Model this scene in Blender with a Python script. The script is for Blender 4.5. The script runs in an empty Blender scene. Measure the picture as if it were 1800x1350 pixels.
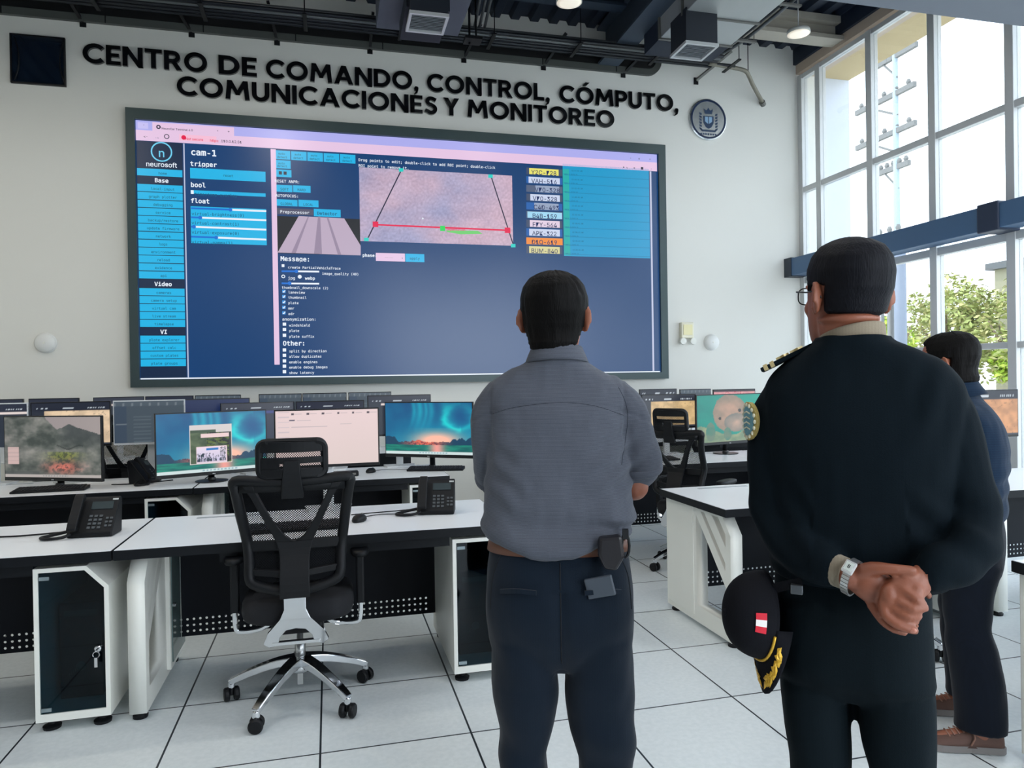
import bpy, bmesh, math, random
from mathutils import Vector, Matrix, noise
random.seed(7)
SC = bpy.context.scene
COL = SC.collection
PI = math.pi

# ------------------------------------------------------------------ camera
def make_camera():
    yaw, pitch, roll = .2483, -.0060, -.0163
    fw = Vector((math.sin(yaw)*math.cos(pitch), math.cos(yaw)*math.cos(pitch), math.sin(pitch)))
    r = Vector((math.cos(yaw), -math.sin(yaw), 0)); u = r.cross(fw)
    r2 = r*math.cos(roll)+u*math.sin(roll); u2 = -r*math.sin(roll)+u*math.cos(roll)
    cd = bpy.data.cameras.new('camera'); co = bpy.data.objects.new('camera', cd); COL.objects.link(co)
    M = Matrix(((r2.x, u2.x, -fw.x, 0), (r2.y, u2.y, -fw.y, 0), (r2.z, u2.z, -fw.z, 1.4496), (0, 0, 0, 1)))
    co.matrix_world = M
    cd.sensor_width = 36; cd.lens = 1267.04/1800*36; cd.clip_start = .05; cd.clip_end = 300
    SC.camera = co
make_camera()

# ------------------------------------------------------------------ sky, sun, exposure
W = bpy.data.worlds.new('sky'); SC.world = W; W.use_nodes = True
nt = W.node_tree
bg = nt.nodes['Background']
tc = nt.nodes.new('ShaderNodeTexCoord'); sp = nt.nodes.new('ShaderNodeSeparateXYZ'); rp = nt.nodes.new('ShaderNodeValToRGB')
nt.links.new(tc.outputs['Generated'], sp.inputs[0]); nt.links.new(sp.outputs['Z'], rp.inputs[0])
rp.color_ramp.elements[0].position = 0.0; rp.color_ramp.elements[0].color = (.88, .94, 1.0, 1)
rp.color_ramp.elements[1].position = 1.0; rp.color_ramp.elements[1].color = (.76, .88, 1.0, 1)
nt.links.new(rp.outputs[0], bg.inputs['Color'])
bg.inputs['Strength'].default_value = 7.2
sl = bpy.data.lights.new('sun', 'SUN'); sl.energy = 4; sl.angle = .02; sl.color = (1, .93, .8)
so = bpy.data.objects.new('sun', sl); COL.objects.link(so)
so.rotation_euler = Vector((.42, -.30, -.86)).to_track_quat('-Z', 'Y').to_euler()
vs = SC.view_settings
vs.view_transform = 'Standard'; vs.look = 'None'; vs.gamma = 1; vs.use_curve_mapping = False; vs.exposure = 0.0

# ------------------------------------------------------------------ material helpers
def lin(c):
    c = c/255.0
    return c/12.92 if c <= .04045 else ((c+.055)/1.055)**2.4
def rgb(r, g, b): return (lin(r), lin(g), lin(b), 1)

MATS = {}
def mat(name, col, rough=.5, metal=0.0, var=.06, vscale=6.0, bump=0.0, bscale=60.0, coat=0.0, spec=.5, emit=None, estr=1.0):
    if name in MATS: return MATS[name]
    m = bpy.data.materials.new(name); m.use_nodes = True; n = m.node_tree.nodes; l = m.node_tree.links
    p = n['Principled BSDF']
    p.inputs['Roughness'].default_value = rough; p.inputs['Metallic'].default_value = metal
    p.inputs['Specular IOR Level'].default_value = spec
    if coat: p.inputs['Coat Weight'].default_value = coat; p.inputs['Coat Roughness'].default_value = .05
    t = n.new('ShaderNodeTexCoord'); nz = n.new('ShaderNodeTexNoise'); nz.inputs['Scale'].default_value = vscale; nz.inputs['Detail'].default_value = 4
    l.new(t.outputs['Object'], nz.inputs['Vector'])
    mx = n.new('ShaderNodeMix'); mx.data_type = 'RGBA'
    a = tuple(c*(1-var) for c in col[:3])+(1,); b = tuple(min(1, c*(1+var)) for c in col[:3])+(1,)
    mx.inputs['A'].default_value = a; mx.inputs['B'].default_value = b
    l.new(nz.outputs['Fac'], mx.inputs['Factor']); l.new(mx.outputs['Result'], p.inputs['Base Color'])
    if bump:
        n2 = n.new('ShaderNodeTexNoise'); n2.inputs['Scale'].default_value = bscale; n2.inputs['Detail'].default_value = 3
        l.new(t.outputs['Object'], n2.inputs['Vector'])
        bp = n.new('ShaderNodeBump'); bp.inputs['Strength'].default_value = bump; bp.inputs['Distance'].default_value = .01
        l.new(n2.outputs['Fac'], bp.inputs['Height']); l.new(bp.outputs['Normal'], p.inputs['Normal'])
    if emit:
        p.inputs['Emission Color'].default_value = emit; p.inputs['Emission Strength'].default_value = estr
    MATS[name] = m
    return m

def glow(name, col, s=1.0, base=(.01, .01, .012, 1)):
    """colour shown by a lit screen"""
    if name in MATS: return MATS[name]
    m = bpy.data.materials.new(name); m.use_nodes = True
    p = m.node_tree.nodes['Principled BSDF']
    p.inputs['Base Color'].default_value = base; p.inputs['Roughness'].default_value = .30; p.inputs['Specular IOR Level'].default_value = .6
    p.inputs['Emission Color'].default_value = col; p.inputs['Emission Strength'].default_value = s
    MATS[name] = m
    return m

def picture(name='screen_picture', s=1.0, rough=.35):
    """lit picture stored per vertex on the display surface"""
    if name in MATS: return MATS[name]
    m = bpy.data.materials.new(name); m.use_nodes = True; n = m.node_tree.nodes; l = m.node_tree.links
    p = n['Principled BSDF']; p.inputs['Base Color'].default_value = (.012, .012, .014, 1); p.inputs['Roughness'].default_value = rough
    a = n.new('ShaderNodeVertexColor'); a.layer_name = 'picture'
    l.new(a.outputs['Color'], p.inputs['Emission Color']); p.inputs['Emission Strength'].default_value = s
    MATS[name] = m
    return m

def glass(name, tint=(.93, .96, .97, 1), refl=.06, rough=0.0):
    if name in MATS: return MATS[name]
    m = bpy.data.materials.new(name); m.use_nodes = True; n = m.node_tree.nodes; l = m.node_tree.links
    for x in list(n): n.remove(x)
    o = n.new('ShaderNodeOutputMaterial'); tr = n.new('ShaderNodeBsdfTransparent'); g = n.new('ShaderNodeBsdfGlossy')
    tr.inputs['Color'].default_value = tint; g.inputs['Roughness'].default_value = rough
    lw = n.new('ShaderNodeLayerWeight'); lw.inputs['Blend'].default_value = .5
    pw = n.new('ShaderNodeMath'); pw.operation = 'POWER'; pw.inputs[1].default_value = 5; l.new(lw.outputs['Facing'], pw.inputs[0])
    ma = n.new('ShaderNodeMath'); ma.operation = 'MULTIPLY_ADD'; ma.inputs[1].default_value = .8; ma.inputs[2].default_value = refl; ma.use_clamp = True; l.new(pw.outputs[0], ma.inputs[0])
    mx = n.new('ShaderNodeMixShader')
    l.new(ma.outputs[0], mx.inputs[0]); l.new(tr.outputs[0], mx.inputs[1]); l.new(g.outputs[0], mx.inputs[2]); l.new(mx.outputs[0], o.inputs[0])
    MATS[name] = m
    return m

def perforated(name, col, pitch, hole, rows=None, rough=.6, axes=(0, 2), diamond=False):
    """solid sheet with round holes on a grid; rows=(z0,z1) limits them (object coordinates)"""
    if name in MATS: return MATS[name]
    m = bpy.data.materials.new(name); m.use_nodes = True; n = m.node_tree.nodes; l = m.node_tree.links
    p = n['Principled BSDF']; p.inputs['Base Color'].default_value = col; p.inputs['Roughness'].default_value = rough; p.inputs['Specular IOR Level'].default_value = .2
    o = n['Material Output']
    t = n.new('ShaderNodeTexCoord'); s = n.new('ShaderNodeSeparateXYZ'); l.new(t.outputs['Object'], s.inputs[0])
    def mth(op, a, b=None, clamp=False):
        q = n.new('ShaderNodeMath'); q.operation = op; q.use_clamp = clamp
        for i, v in enumerate((a, b)):
            if v is None: continue
            if isinstance(v, (int, float)): q.inputs[i].default_value = v
            else: l.new(v, q.inputs[i])
        return q.outputs[0]
    U, V = s.outputs[axes[0]], s.outputs[axes[1]]
    if diamond:
        a = mth('ADD', U, V); b = mth('SUBTRACT', U, V); U2, V2 = a, b
    else: U2, V2 = U, V
    fu = mth('SUBTRACT', mth('FRACT', mth('DIVIDE', U2, pitch)), .5)
    fv = mth('SUBTRACT', mth('FRACT', mth('DIVIDE', V2, pitch)), .5)
    d = mth('SQRT', mth('ADD', mth('MULTIPLY', fu, fu), mth('MULTIPLY', fv, fv)))
    h = mth('LESS_THAN', d, hole)
    if rows:
        h = mth('MULTIPLY', h, mth('GREATER_THAN', V, rows[0])); h = mth('MULTIPLY', h, mth('LESS_THAN', V, rows[1]))
        if len(rows) > 2: h = mth('MULTIPLY', h, mth('GREATER_THAN', U, rows[2])); h = mth('MULTIPLY', h, mth('LESS_THAN', U, rows[3]))
    tr = n.new('ShaderNodeBsdfTransparent'); mx = n.new('ShaderNodeMixShader')
    l.new(h, mx.inputs[0]); l.new(p.outputs[0], mx.inputs[1]); l.new(tr.outputs[0], mx.inputs[2]); l.new(mx.outputs[0], o.inputs[0])
    MATS[name] = m
    return m

# ------------------------------------------------------------------ mesh helpers
class MB:
    def __init__(s): s.v = []; s.f = []; s.m = []; s.mi = 0
    def add(s, vs, fs):
        o = len(s.v); s.v += [Vector(p) for p in vs]
        for q in fs: s.f.append([i+o for i in q]); s.m.append(s.mi)
        return s
    def box(s, x0, x1, y0, y1, z0, z1, M=None):
        vs = [Vector(p) for p in ((x0, y0, z0), (x1, y0, z0), (x1, y1, z0), (x0, y1, z0), (x0, y0, z1), (x1, y0, z1), (x1, y1, z1), (x0, y1, z1))]
        if M is not None: vs = [M @ p for p in vs]
        return s.add(vs, [(0, 3, 2, 1), (4, 5, 6, 7), (0, 1, 5, 4), (1, 2, 6, 5), (2, 3, 7, 6), (3, 0, 4, 7)])
    def prism(s, poly, a, b, axis='z', M=None):
        f = {'x': lambda p, t: (t, p[0], p[1]), 'y': lambda p, t: (p[0], t, p[1]), 'z': lambda p, t: (p[0], p[1], t)}[axis]
        n = len(poly); vs = [Vector(f(p, a)) for p in poly]+[Vector(f(p, b)) for p in poly]
        if M is not None: vs = [M @ p for p in vs]
        return s.add(vs, [list(range(n))[::-1], list(range(n, 2*n))]+[(i, (i+1) % n, n+(i+1) % n, n+i) for i in range(n)])
    def loft(s, rings, cap=True, closed=False):
        n = len(rings[0]); vs = [p for r in rings for p in r]; fs = []
        R = len(rings)
        for k in range(R if closed else R-1):
            for i in range(n):
                fs.append((k*n+i, k*n+(i+1) % n, ((k+1) % R)*n+(i+1) % n, ((k+1) % R)*n+i))
        if cap and not closed: fs += [list(range(n))[::-1], [(R-1)*n+i for i in range(n)]]
        return s.add(vs, fs)
    def tube(s, pts, r, n=8, closed=False, flat=1.0, up=None):
        pts = [Vector(p) for p in pts]; K = len(pts); rings = []
        t0 = (pts[1]-pts[0]).normalized()
        a = Vector(up) if up else (Vector((0, 0, 1)) if abs(t0.z) < .9 else Vector((1, 0, 0)))
        u = (a-t0*a.dot(t0)).normalized()
        for i, p in enumerate(pts):
            if closed: t = (pts[(i+1) % K]-pts[i-1])
            else: t = pts[min(i+1, K-1)]-pts[max(i-1, 0)]
            t.normalize(); u = (u-t*u.dot(t)).normalized(); w = t.cross(u)
            rr = r[i] if isinstance(r, (list, tuple)) else r
            rings.append([p+(u*math.cos(2*PI*k/n)*flat+w*math.sin(2*PI*k/n))*rr for k in range(n)])
        return s.loft(rings, True, closed)
    def ribbon(s, pts, wd, th, side):
        """rectangular bar along pts; side = width direction"""
        pts = [Vector(p) for p in pts]; K = len(pts); rings = []
        for i, p in enumerate(pts):
            t = (pts[min(i+1, K-1)]-pts[max(i-1, 0)]).normalized(); sd = Vector(side); sd = (sd-t*sd.dot(t)).normalized(); nn = t.cross(sd)
            w = wd[i] if isinstance(wd, (list, tuple)) else wd; h = th[i] if isinstance(th, (list, tuple)) else th
            rings.append([p+sd*w/2+nn*h/2, p-sd*w/2+nn*h/2, p-sd*w/2-nn*h/2, p+sd*w/2-nn*h/2])
        return s.loft(rings)
    def lathe(s, prof, n=24, c=(0, 0, 0), axis='z'):
        c = Vector(c); rings = []
        for r, h in prof:
            ring = []
            for k in range(n):
                a = 2*PI*k/n; x, y = r*math.cos(a), r*math.sin(a)
                ring.append(c+Vector({'z': (x, y, h), 'y': (x, h, -y), 'x': (h, x, y)}[axis]))
            rings.append(ring)
        return s.loft(rings)
    def ell(s, c, r, n=16, m=10, M=None):
        c = Vector(c); rings = []
        for j in range(m+1):
            ph = -PI/2+PI*j/m; ph = max(-PI/2+.02, min(PI/2-.02, ph)); ring = []
            for k in range(n):
                a = 2*PI*k/n; p = Vector((r[0]*math.cos(ph)*math.cos(a), r[1]*math.cos(ph)*math.sin(a), r[2]*math.sin(ph)))
                if M is not None: p = M @ p
                ring.append(c+p)
            rings.append(ring)
        return s.loft(rings)
    def mesh(s, name, recalc=True):
        me = bpy.data.meshes.new(name); me.from_pydata([tuple(p) for p in s.v], [], s.f)
        for p, i in zip(me.polygons, s.m): p.material_index = i
        if recalc:
            bm = bmesh.new(); bm.from_mesh(me); bmesh.ops.recalc_face_normals(bm, faces=bm.faces); bm.to_mesh(me); bm.free()
        me.update(); return me
    def build(s, name, mats, parent=None, bevel=0, smooth=False, label=None, loc=None, rot=None, seg=2):
        o = bpy.data.objects.new(name, s.mesh(name)); COL.objects.link(o)
        for m in (mats if isinstance(mats, (list, tuple)) else [mats]): o.data.materials.append(m)
        if parent is not None: o.parent = parent
        if loc: o.location = loc
        if rot: o.rotation_euler = rot
        if bevel:
            b = o.modifiers.new('bevel', 'BEVEL'); b.width = bevel; b.segments = seg; b.limit_method = 'ANGLE'; b.angle_limit = .6
        if smooth:
            for p in o.data.polygons: p.use_smooth = True
        if label: o['label'] = label
        return o

def arc(cx, cy, r, a0, a1, n=12, ry=None):
    ry = r if ry is None else ry
    return [(cx+r*math.cos(math.radians(a0+(a1-a0)*i/n)), cy+ry*math.sin(math.radians(a0+(a1-a0)*i/n))) for i in range(n+1)]
def spline(pts, k=6):
    pts = [Vector(p) for p in pts]; out = []
    for i in range(len(pts)-1):
        p0, p1, p2, p3 = pts[max(i-1, 0)], pts[i], pts[i+1], pts[min(i+2, len(pts)-1)]
        for j in range(k):
            t = j/k
            out.append(.5*((2*p1)+(p2-p0)*t+(2*p0-5*p1+4*p2-p3)*t*t+(3*p1-p0-3*p2+p3)*t**3))
    return out+[pts[-1]]

def thing(name, label, cat, loc=(0, 0, 0), rz=0, group=None):
    o = bpy.data.objects.new(name, None); COL.objects.link(o); o.empty_display_size = .1
    o.location = loc; o.rotation_euler = (0, 0, rz); o['label'] = label; o['category'] = cat
    if group: o['group'] = group
    return o
def tag(o, label, cat, group=None):
    o['label'] = label; o['category'] = cat
    if group: o['group'] = group
    return o
def struct(o): o['kind'] = 'structure'; return o
def dup(root, loc, rz, label=None):
    r = root.copy(); COL.objects.link(r); r.location = loc; r.rotation_euler = (0, 0, rz)
    if label: r['label'] = label
    for ch in list(root.children):
        c = ch.copy(); COL.objects.link(c); c.parent = r
        for g in list(ch.children):
            d = g.copy(); COL.objects.link(d); d.parent = c
    return r

# ------------------------------------------------------------------ shared materials
M_wall = mat('painted_plaster', rgb(226, 226, 220), .85, var=.015, vscale=1.2, bump=.03, bscale=90)
M_navy = mat('dark_ceiling_paint', rgb(22, 34, 52), .6, var=.15)
M_alu = mat('window_aluminium', rgb(206, 208, 208), .45, .2, var=.03)
M_beam = mat('beam_blue_paint', rgb(72, 104, 138), .5, var=.08, vscale=2)
M_soffit = mat('soffit_grey_paint', rgb(120, 126, 136), .8, var=.03)
M_blackm = mat('black_metal', rgb(16, 18, 22), .45, .3, var=.2)
M_blackp = mat('black_plastic', rgb(7, 10, 15), .5, var=.15, bump=.04, bscale=250, spec=.3)
M_grey = mat('grey_metal', rgb(112, 112, 108), .5, .3, var=.1)
M_galv = mat('galvanised_duct', rgb(176, 180, 180), .45, .35, var=.08, vscale=3)
M_white = mat('white_laminate', rgb(236, 240, 244), .35, var=.02, vscale=2)
M_cream = mat('cream_painted_steel', rgb(232, 233, 226), .4, var=.03, vscale=3)
M_edge = mat('black_edge_band', rgb(7, 12, 18), .5, var=.1, spec=.25)
M_chrome = mat('polished_chrome', rgb(220, 222, 225), .12, 1.0, var=.03)
M_steel = mat('brushed_steel', rgb(190, 192, 192), .3, .9, var=.05)
M_whitep = mat('white_plastic', rgb(228, 230, 228), .4, var=.02)

# ------------------------------------------------------------------ floor, walls, ceiling
def floor_material():
    m = bpy.data.materials.new('raised_floor_tiles'); m.use_nodes = True; n = m.node_tree.nodes; l = m.node_tree.links
    p = n['Principled BSDF']; p.inputs['Roughness'].default_value = .34; p.inputs['Specular IOR Level'].default_value = .35
    g = n.new('ShaderNodeNewGeometry'); s = n.new('ShaderNodeSeparateXYZ'); l.new(g.outputs['Position'], s.inputs[0])
    def mth(op, a, b):
        q = n.new('ShaderNodeMath'); q.operation = op
        for i, v in enumerate((a, b)):
            if isinstance(v, (int, float)): q.inputs[i].default_value = v
            else: l.new(v, q.inputs[i])
        return q.outputs[0]
    def edge(ax, off):
        f = mth('FRACT', mth('DIVIDE', mth('ADD', s.outputs[ax], off), .6), 0)
        return mth('ABSOLUTE', mth('SUBTRACT', f, .5), 0)
    e = mth('MAXIMUM', edge(0, 60.0588), edge(1, 60-2.9142))
    j = mth('GREATER_THAN', e, .5-.0042/.6)
    nz = n.new('ShaderNodeTexNoise'); nz.inputs['Scale'].default_value = 45; nz.inputs['Detail'].default_value = 5
    l.new(g.outputs['Position'], nz.inputs['Vector'])
    rp = n.new('ShaderNodeValToRGB'); rp.color_ramp.elements[0].position = .35; rp.color_ramp.elements[0].color = rgb(214, 222, 224); rp.color_ramp.elements[1].position = .65; rp.color_ramp.elements[1].color = rgb(222, 229, 231)
    l.new(nz.outputs['Fac'], rp.inputs[0])
    mx = n.new('ShaderNodeMix'); mx.data_type = 'RGBA'; mx.inputs['B'].default_value = rgb(38, 46, 52)
    l.new(rp.outputs[0], mx.inputs['A']); l.new(j, mx.inputs['Factor']); l.new(mx.outputs['Result'], p.inputs['Base Color'])
    return m
XL, XR, YB, YF, ZC = -6.5, 6.16, -2.6, 8.366, 5.76
struct(MB().box(XL-.2, XR+.2, YB, YF+.2, -.1, 0).build('floor', floor_material()))
struct(MB().box(XL-.2, XR+.3, YF, YF+.25, 0, ZC+.05).build('wall_front', M_wall))
struct(MB().box(XL-.2, XL, YB, YF, 0, ZC).build('wall_left', M_wall))
# corrugated deck: ribs run front to back
cb = MB(); x = XL-.2; poly = []
while x < XR+.9:
    poly += [(x, ZC), (x+.10, ZC), (x+.13, ZC+.06), (x+.21, ZC+.06)]; x += .24
poly += [(x, ZC+.14), (XL-.2, ZC+.14)]
cb.prism(poly, 3.9, YF+.25, 'y'); cb.build('ceiling', M_navy)
struct(bpy.data.objects['ceiling'])
SOF = MB().box(XL-.2, XR-.02, YB, 3.91, 3.80, 4.05).build('ceiling_soffit', M_soffit); struct(SOF)
struct(MB().box(XL-.2, XR, 3.80, 3.91, 4.05, ZC+.05).build('ceiling_bulkhead', M_soffit))
# unseen rear wall; opening on the right half added for daylight fill
rw = MB(); rw.box(XL-.2, 1.0, YB-.2, YB, 0, 3.8); rw.box(1.0, XR+.2, YB-.2, YB, 0, .25)
for xx in (2.6, 4.3, XR): rw.box(xx, xx+.12, YB-.2, YB, .25, 3.8)
struct(rw.build('wall_back', mat('dark_panel', rgb(66, 70, 76), .8)))

# ------------------------------------------------------------------ curtain wall on the right
WX = 6.10
mull = [8.33, 7.972, 7.076, 6.186, 5.306, 4.42, 3.53, 2.65, 1.76, .87, -.02, -.9, -1.8, -2.6]
G_pane = glass('window_glass', (.68, .70, .715, 1), .045)
for k in range(len(mull)-1):
    y1, y0 = mull[k], mull[k+1]
    top = 5.42 if y0 > 3.8 else 3.8
    fr = MB()
    for (ya) in (y1, y0) if k == len(mull)-2 else (y1,):
        fr.box(WX, WX+.10, ya-.045, ya+.045, 0, top)
    rails = [(0, .12), (1.665, 1.725), (2.66, 2.74), (top-.06, top)]
    if top > 4: rails.insert(3, (3.86, 3.93))
    for z0, z1 in rails: fr.box(WX+.01, WX+.09, y0+.045, y1-.045, z0, z1)
    o = struct(fr.build('window_%d' % (k+1), M_alu, bevel=.004))
    MB().box(WX+.045, WX+.055, y0+.045, y1-.045, .12, top-.06).build('glass_pane', G_pane, o)
# steel trim above the glazing, and the box beam crossing it
struct(MB().box(WX-.02, WX+.3, 3.9, YF, 5.44, 5.56).build('trim_1', mat('beige_flashing', rgb(190, 172, 155), .6)))
struct(MB().box(WX-.06, WX+.3, 3.9, YF, 5.56, ZC+.02).build('trim_2', M_navy))
bm_ = thing('steel_beam', 'blue-grey box beam crossing the tall window, below the upper panes', 'beam', (5.99, 0, 0))
MB().box(-.12, .10, 2.2, 8.23, 2.75, 2.975).build('beam_body', M_beam, bm_, bevel=.008)
for yy in (5.32, 7.53):
    MB().box(-.14, .12, yy-.11, yy+.11, 2.73, 2.995).build('clamp_plate', mat('clamp_navy', rgb(40, 52, 74), .5), bm_, bevel=.012)
MB().box(-.13, .11, 8.22, 8.366, 2.74, 2.985).build('end_plate', mat('dark_steel', rgb(40, 50, 62), .5), bm_)

# ------------------------------------------------------------------ outside
M_stone = mat('exterior_render', rgb(232, 226, 206), .8, var=.03)
struct(MB().box(6.3, 80, -30, 80, -.3, -.2).build('ground_outside', mat('paving', rgb(200, 198, 190), .9)))
struct(MB().box(6.3, 6.95, 3.0, 8.75, 5.46, 5.75).build('trim_3', mat('eave_cream', rgb(196, 176, 136), .8, var=.03)))
struct(MB().box(6.42, 6.95, 8.42, 8.9, -.2, 5.46).build('trim_4', mat('pier_white', rgb(214, 220, 232), .8, var=.02)))
pole = thing('utility_pole', 'tall pale utility pole with crossarms beyond the upper window', 'pole', (20, 21.85, -.2))
M_conc = mat('pale_concrete', rgb(150, 166, 174), .8, var=.08)
MB().lathe([(.14, 0), (.09, 14)], 12).build('shaft', M_conc, pole, smooth=True)
M_arm = mat('weathered_crossarm', rgb(112, 112, 110), .8, var=.1)
for z, a, b in ((13.1, -.9, 1.0), (11.75, -2.0, .9), (10.4, -2.0, .9), (9.1, -.9, .6)):
    t = MB(); t.box(-.07, .07, -b, -a, z-.09, z+.09)
    for q in range(5):
        yy = -b+(b-a)*(q+.5)/5; t.lathe([(.05, z+.09), (.09, z+.18), (.05, z+.28)], 8, (0, yy, 0))
    t.tube([(0, -.1, z-.8), (0, -a*.7, z)], .04, 6)
    t.build('crossarm', M_arm, pole)
t = thing('insulator_bushings', 'small ringed insulator bushings seen outside just above the blue-grey beam', 'insulator', (12, 13.35, -.2))
for dy in (.27, -.02, -.27):
    q = MB(); q.lathe([(.02, 3.6)]+[(r_, 3.9+i*.07) for i, r_ in enumerate([.03, .06, .03]*5)], 10, (0, dy, 0)); q.box(-.05, .05, dy-.05, dy+.05, 0, 3.7)
    q.build('bushing', M_arm, t, smooth=True)
def blob_tree(name, loc, h, rad, cz, seed, label, colr, n=3200):
    random.seed(seed)
    t = thing(name, label, 'tree', loc, 0, None)
    tr = MB(); tr.tube(spline([(0, 0, 0), (.1, .05, h*.3), (-.05, .1, cz)], 4), [.22-.012*i for i in range(9)], 8); 
    for q in range(5):
        a = q*1.3; tr.tube([(0, .05, h*.35), (math.cos(a)*rad*.5, math.sin(a)*rad*.5, cz+.2*q)], [.09, .03], 6)
    tr.build('trunk', mat('bark', rgb(120, 104, 84), .9), t, smooth=True)
    f = MB()
    cl = [(Vector((random.uniform(-1, 1)*rad*.72, random.uniform(-1, 1)*rad*.72, cz+random.uniform(-.8, .75)*(h-cz))), random.uniform(.22, .42)*rad) for _ in range(26)]
    for i in range(n):
        c, r_ = random.choice(cl); d = Vector((random.gauss(0, 1), random.gauss(0, 1), random.gauss(0, 1))).normalized()
        p = c+d*r_*random.uniform(.6, 1); s_ = random.uniform(.10, .2)
        a = Vector((random.gauss(0, 1), random.gauss(0, 1), random.gauss(0, .5))).normalized(); b = a.cross(d+Vector((.1, .2, .3))).normalized()
        f.mi = random.choice((0, 0, 1))
        f.add([p-a*s_, p+b*s_*.45, p+a*s_, p-b*s_*.45], [(0, 1, 2, 3)])
    f.build('foliage', [mat('leaf_'+colr[0], colr[1], .6, var=.2), mat('leaf2_'+colr[0], colr[2], .6, var=.2)], t)
    return t
LEAF = ('olive', rgb(150, 158, 88), rgb(176, 170, 112)); LEAF2 = ('lime', rgb(150, 178, 52), rgb(182, 192, 76))
blob_tree('shade_tree', (30, 29.6, -.2), 6.3, 2.7, 3.9, 3, 'broad olive-green tree outside, behind the third window bay', LEAF, 4200)
blob_tree('shade_tree', (30, 26.0, -.2), 5.6, 2.0, 3.6, 5, 'smaller dusty green tree outside, to the right of the broad tree', LEAF, 2600)
blob_tree('young_tree', (20, 22.2, -.2), 3.7, 1.3, 2.5, 8, 'bright lime-green bush outside, beside the white post behind the officer', LEAF2, 2600)
blob_tree('young_tree', (30, 25.9, -.2), 2.6, .95, 1.9, 9, 'low yellow-green shrub outside, under the window rail at far right', LEAF2, 1500)
t = MB().lathe([(.13, 0), (.12, 4.3)], 16).build('lamp_post', mat('white_post', rgb(112, 120, 134), .6), loc=(12, 13.05, -.2), smooth=True)
tag(t, 'plain white round post standing outside close behind the window', 'post')
bl = thing('building', 'pale yellow building outside with a grey-edged wall, far right of the window', 'building', (34, 26.6, -.2))
MB().box(0, 8, -9, 3.9, 0, 7.0).build('wall', mat('pale_yellow_render', rgb(150, 146, 122), .9), bl)
MB().box(-.3, 8.3, -9.3, 4.2, 7.0, 7.35).build('roof_edge', mat('roof_grey', rgb(96, 96, 96), .8), bl)
for k, yy in enumerate((1.6, -1.0, -3.6)): MB().box(-.06, .1, yy, yy+1.3, 3.2, 5.4).build('window', mat('far_window', rgb(160, 170, 180), .2), bl)
# ------------------------------------------------------------------ overhead services
def rod(mb, x, y, z0, z1=ZC, r=.006): mb.tube([(x, y, z0), (x, y, z1)], r, 6)
# steel roof beam running front to back
bt = thing('roof_beam', 'dark steel I-beam under the ceiling, hanging between the pendant lamp and the wide duct', 'beam', (3.40, 0, 5.30))
b = MB(); b.box(-.13, .13, 4.0, 8.36, 0, .03).box(-.13, .13, 4.0, 8.36, .43, .46).box(-.015, .015, 4.0, 8.36, .03, .43)
b.build('beam_section', mat('beam_slate', rgb(62, 74, 88), .55), bt)
bt = thing('roof_beam', 'pale flat steel cross beam under the ceiling, beside the right round lamp', 'beam', (0, 7.55, 5.48))
MB().box(4.42, 6.08, -.11, .11, .20, .28).box(4.42, 6.08, -.01, .01, 0.05, .2).box(4.42, 6.08, -.11, .11, 0, .05).build('beam_section', mat('beam_pale', rgb(170, 164, 152), .6), bt)
bt = thing('roof_beam', 'dark cross beam high under the deck, above the word CONTROL', 'beam', (0, 7.5, 5.56))
MB().box(1.5, 3.26, -.08, .08, 0, .03).box(1.5, 3.26, -.08, .08, .17, .20).box(1.5, 3.26, -.015, .015, .03, .17).build('beam_section', mat('beam_slate2', rgb(40, 52, 66), .55), bt)
# ducts
dt = thing('air_duct', 'wide galvanised rectangular air duct, right of the dark roof beam', 'duct', (3.92, 6.6, 5.08))
d = MB(); d.box(-.42, .42, -2.4, .55, 0, .30); d.build('duct_body', M_galv, dt, bevel=.006)
for yy in (-1.8, -.9, -.02, .5): MB().box(-.44, .44, yy-.015, yy+.015, -.015, .315).build('joint_flange', M_grey, dt)
MB().box(-.42, .42, .55, .9, -.0, .28).build('end_collar', M_navy, dt)
for xx in (-.35, .35):
    for yy in (-1.0, .3): g = MB(); rod(g, xx, yy, .31, ZC-5.08); g.build('hanger_rod', M_blackm, dt)
def grille(x0, x1, y0, y1, z, label):
    t = thing('ceiling_diffuser', label, 'air vent', ((x0+x1)/2, (y0+y1)/2, z), 0, 'air diffusers')
    w, h = (x1-x0)/2, (y1-y0)/2
    f = MB(); f.box(-w, w, -h, -h+.025, 0, .03).box(-w, w, h-.025, h, 0, .03).box(-w, -w+.025, -h+.025, h-.025, 0, .03).box(w-.025, w, -h+.025, h-.025, 0, .03)
    f.build('frame', M_alu, t)
    n = 11
    for i in range(n):
        yy = -h+.03+(2*h-.06)*(i+.5)/n; s = MB()
        s.box(-w+.025, w-.025, -.011, .011, -.002, .002, Matrix.Translation((0, yy, .016)) @ Matrix.Rotation(.6, 4, 'X'))
        s.build('louvre', mat('louvre_grey', rgb(150, 156, 162), .5), t)
    p = MB(); p.box(-w+.01, w-.01, -h+.01, h-.01, .03, .36); p.build('plenum_box', mat('plenum_dark', rgb(32, 38, 48), .6), t)
    for sx in (-1, 1): k = MB(); rod(k, sx*(w-.03), 0, .36, ZC-z); k.build('hanger_rod', M_blackm, t)
    return t
grille(.755, 1.115, 6.49, 6.85, 4.75, 'louvred air diffuser above the word COMANDO, left of the two')
grille(3.475, 3.84, 6.49, 6.84, 4.75, 'louvred air diffuser above the word CÓMPUTO, right of the two')
bx = thing('fan_coil_unit', 'grey boxed fan coil unit hanging above the left air diffuser', 'air unit', (.94, 6.95, 5.02))
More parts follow.
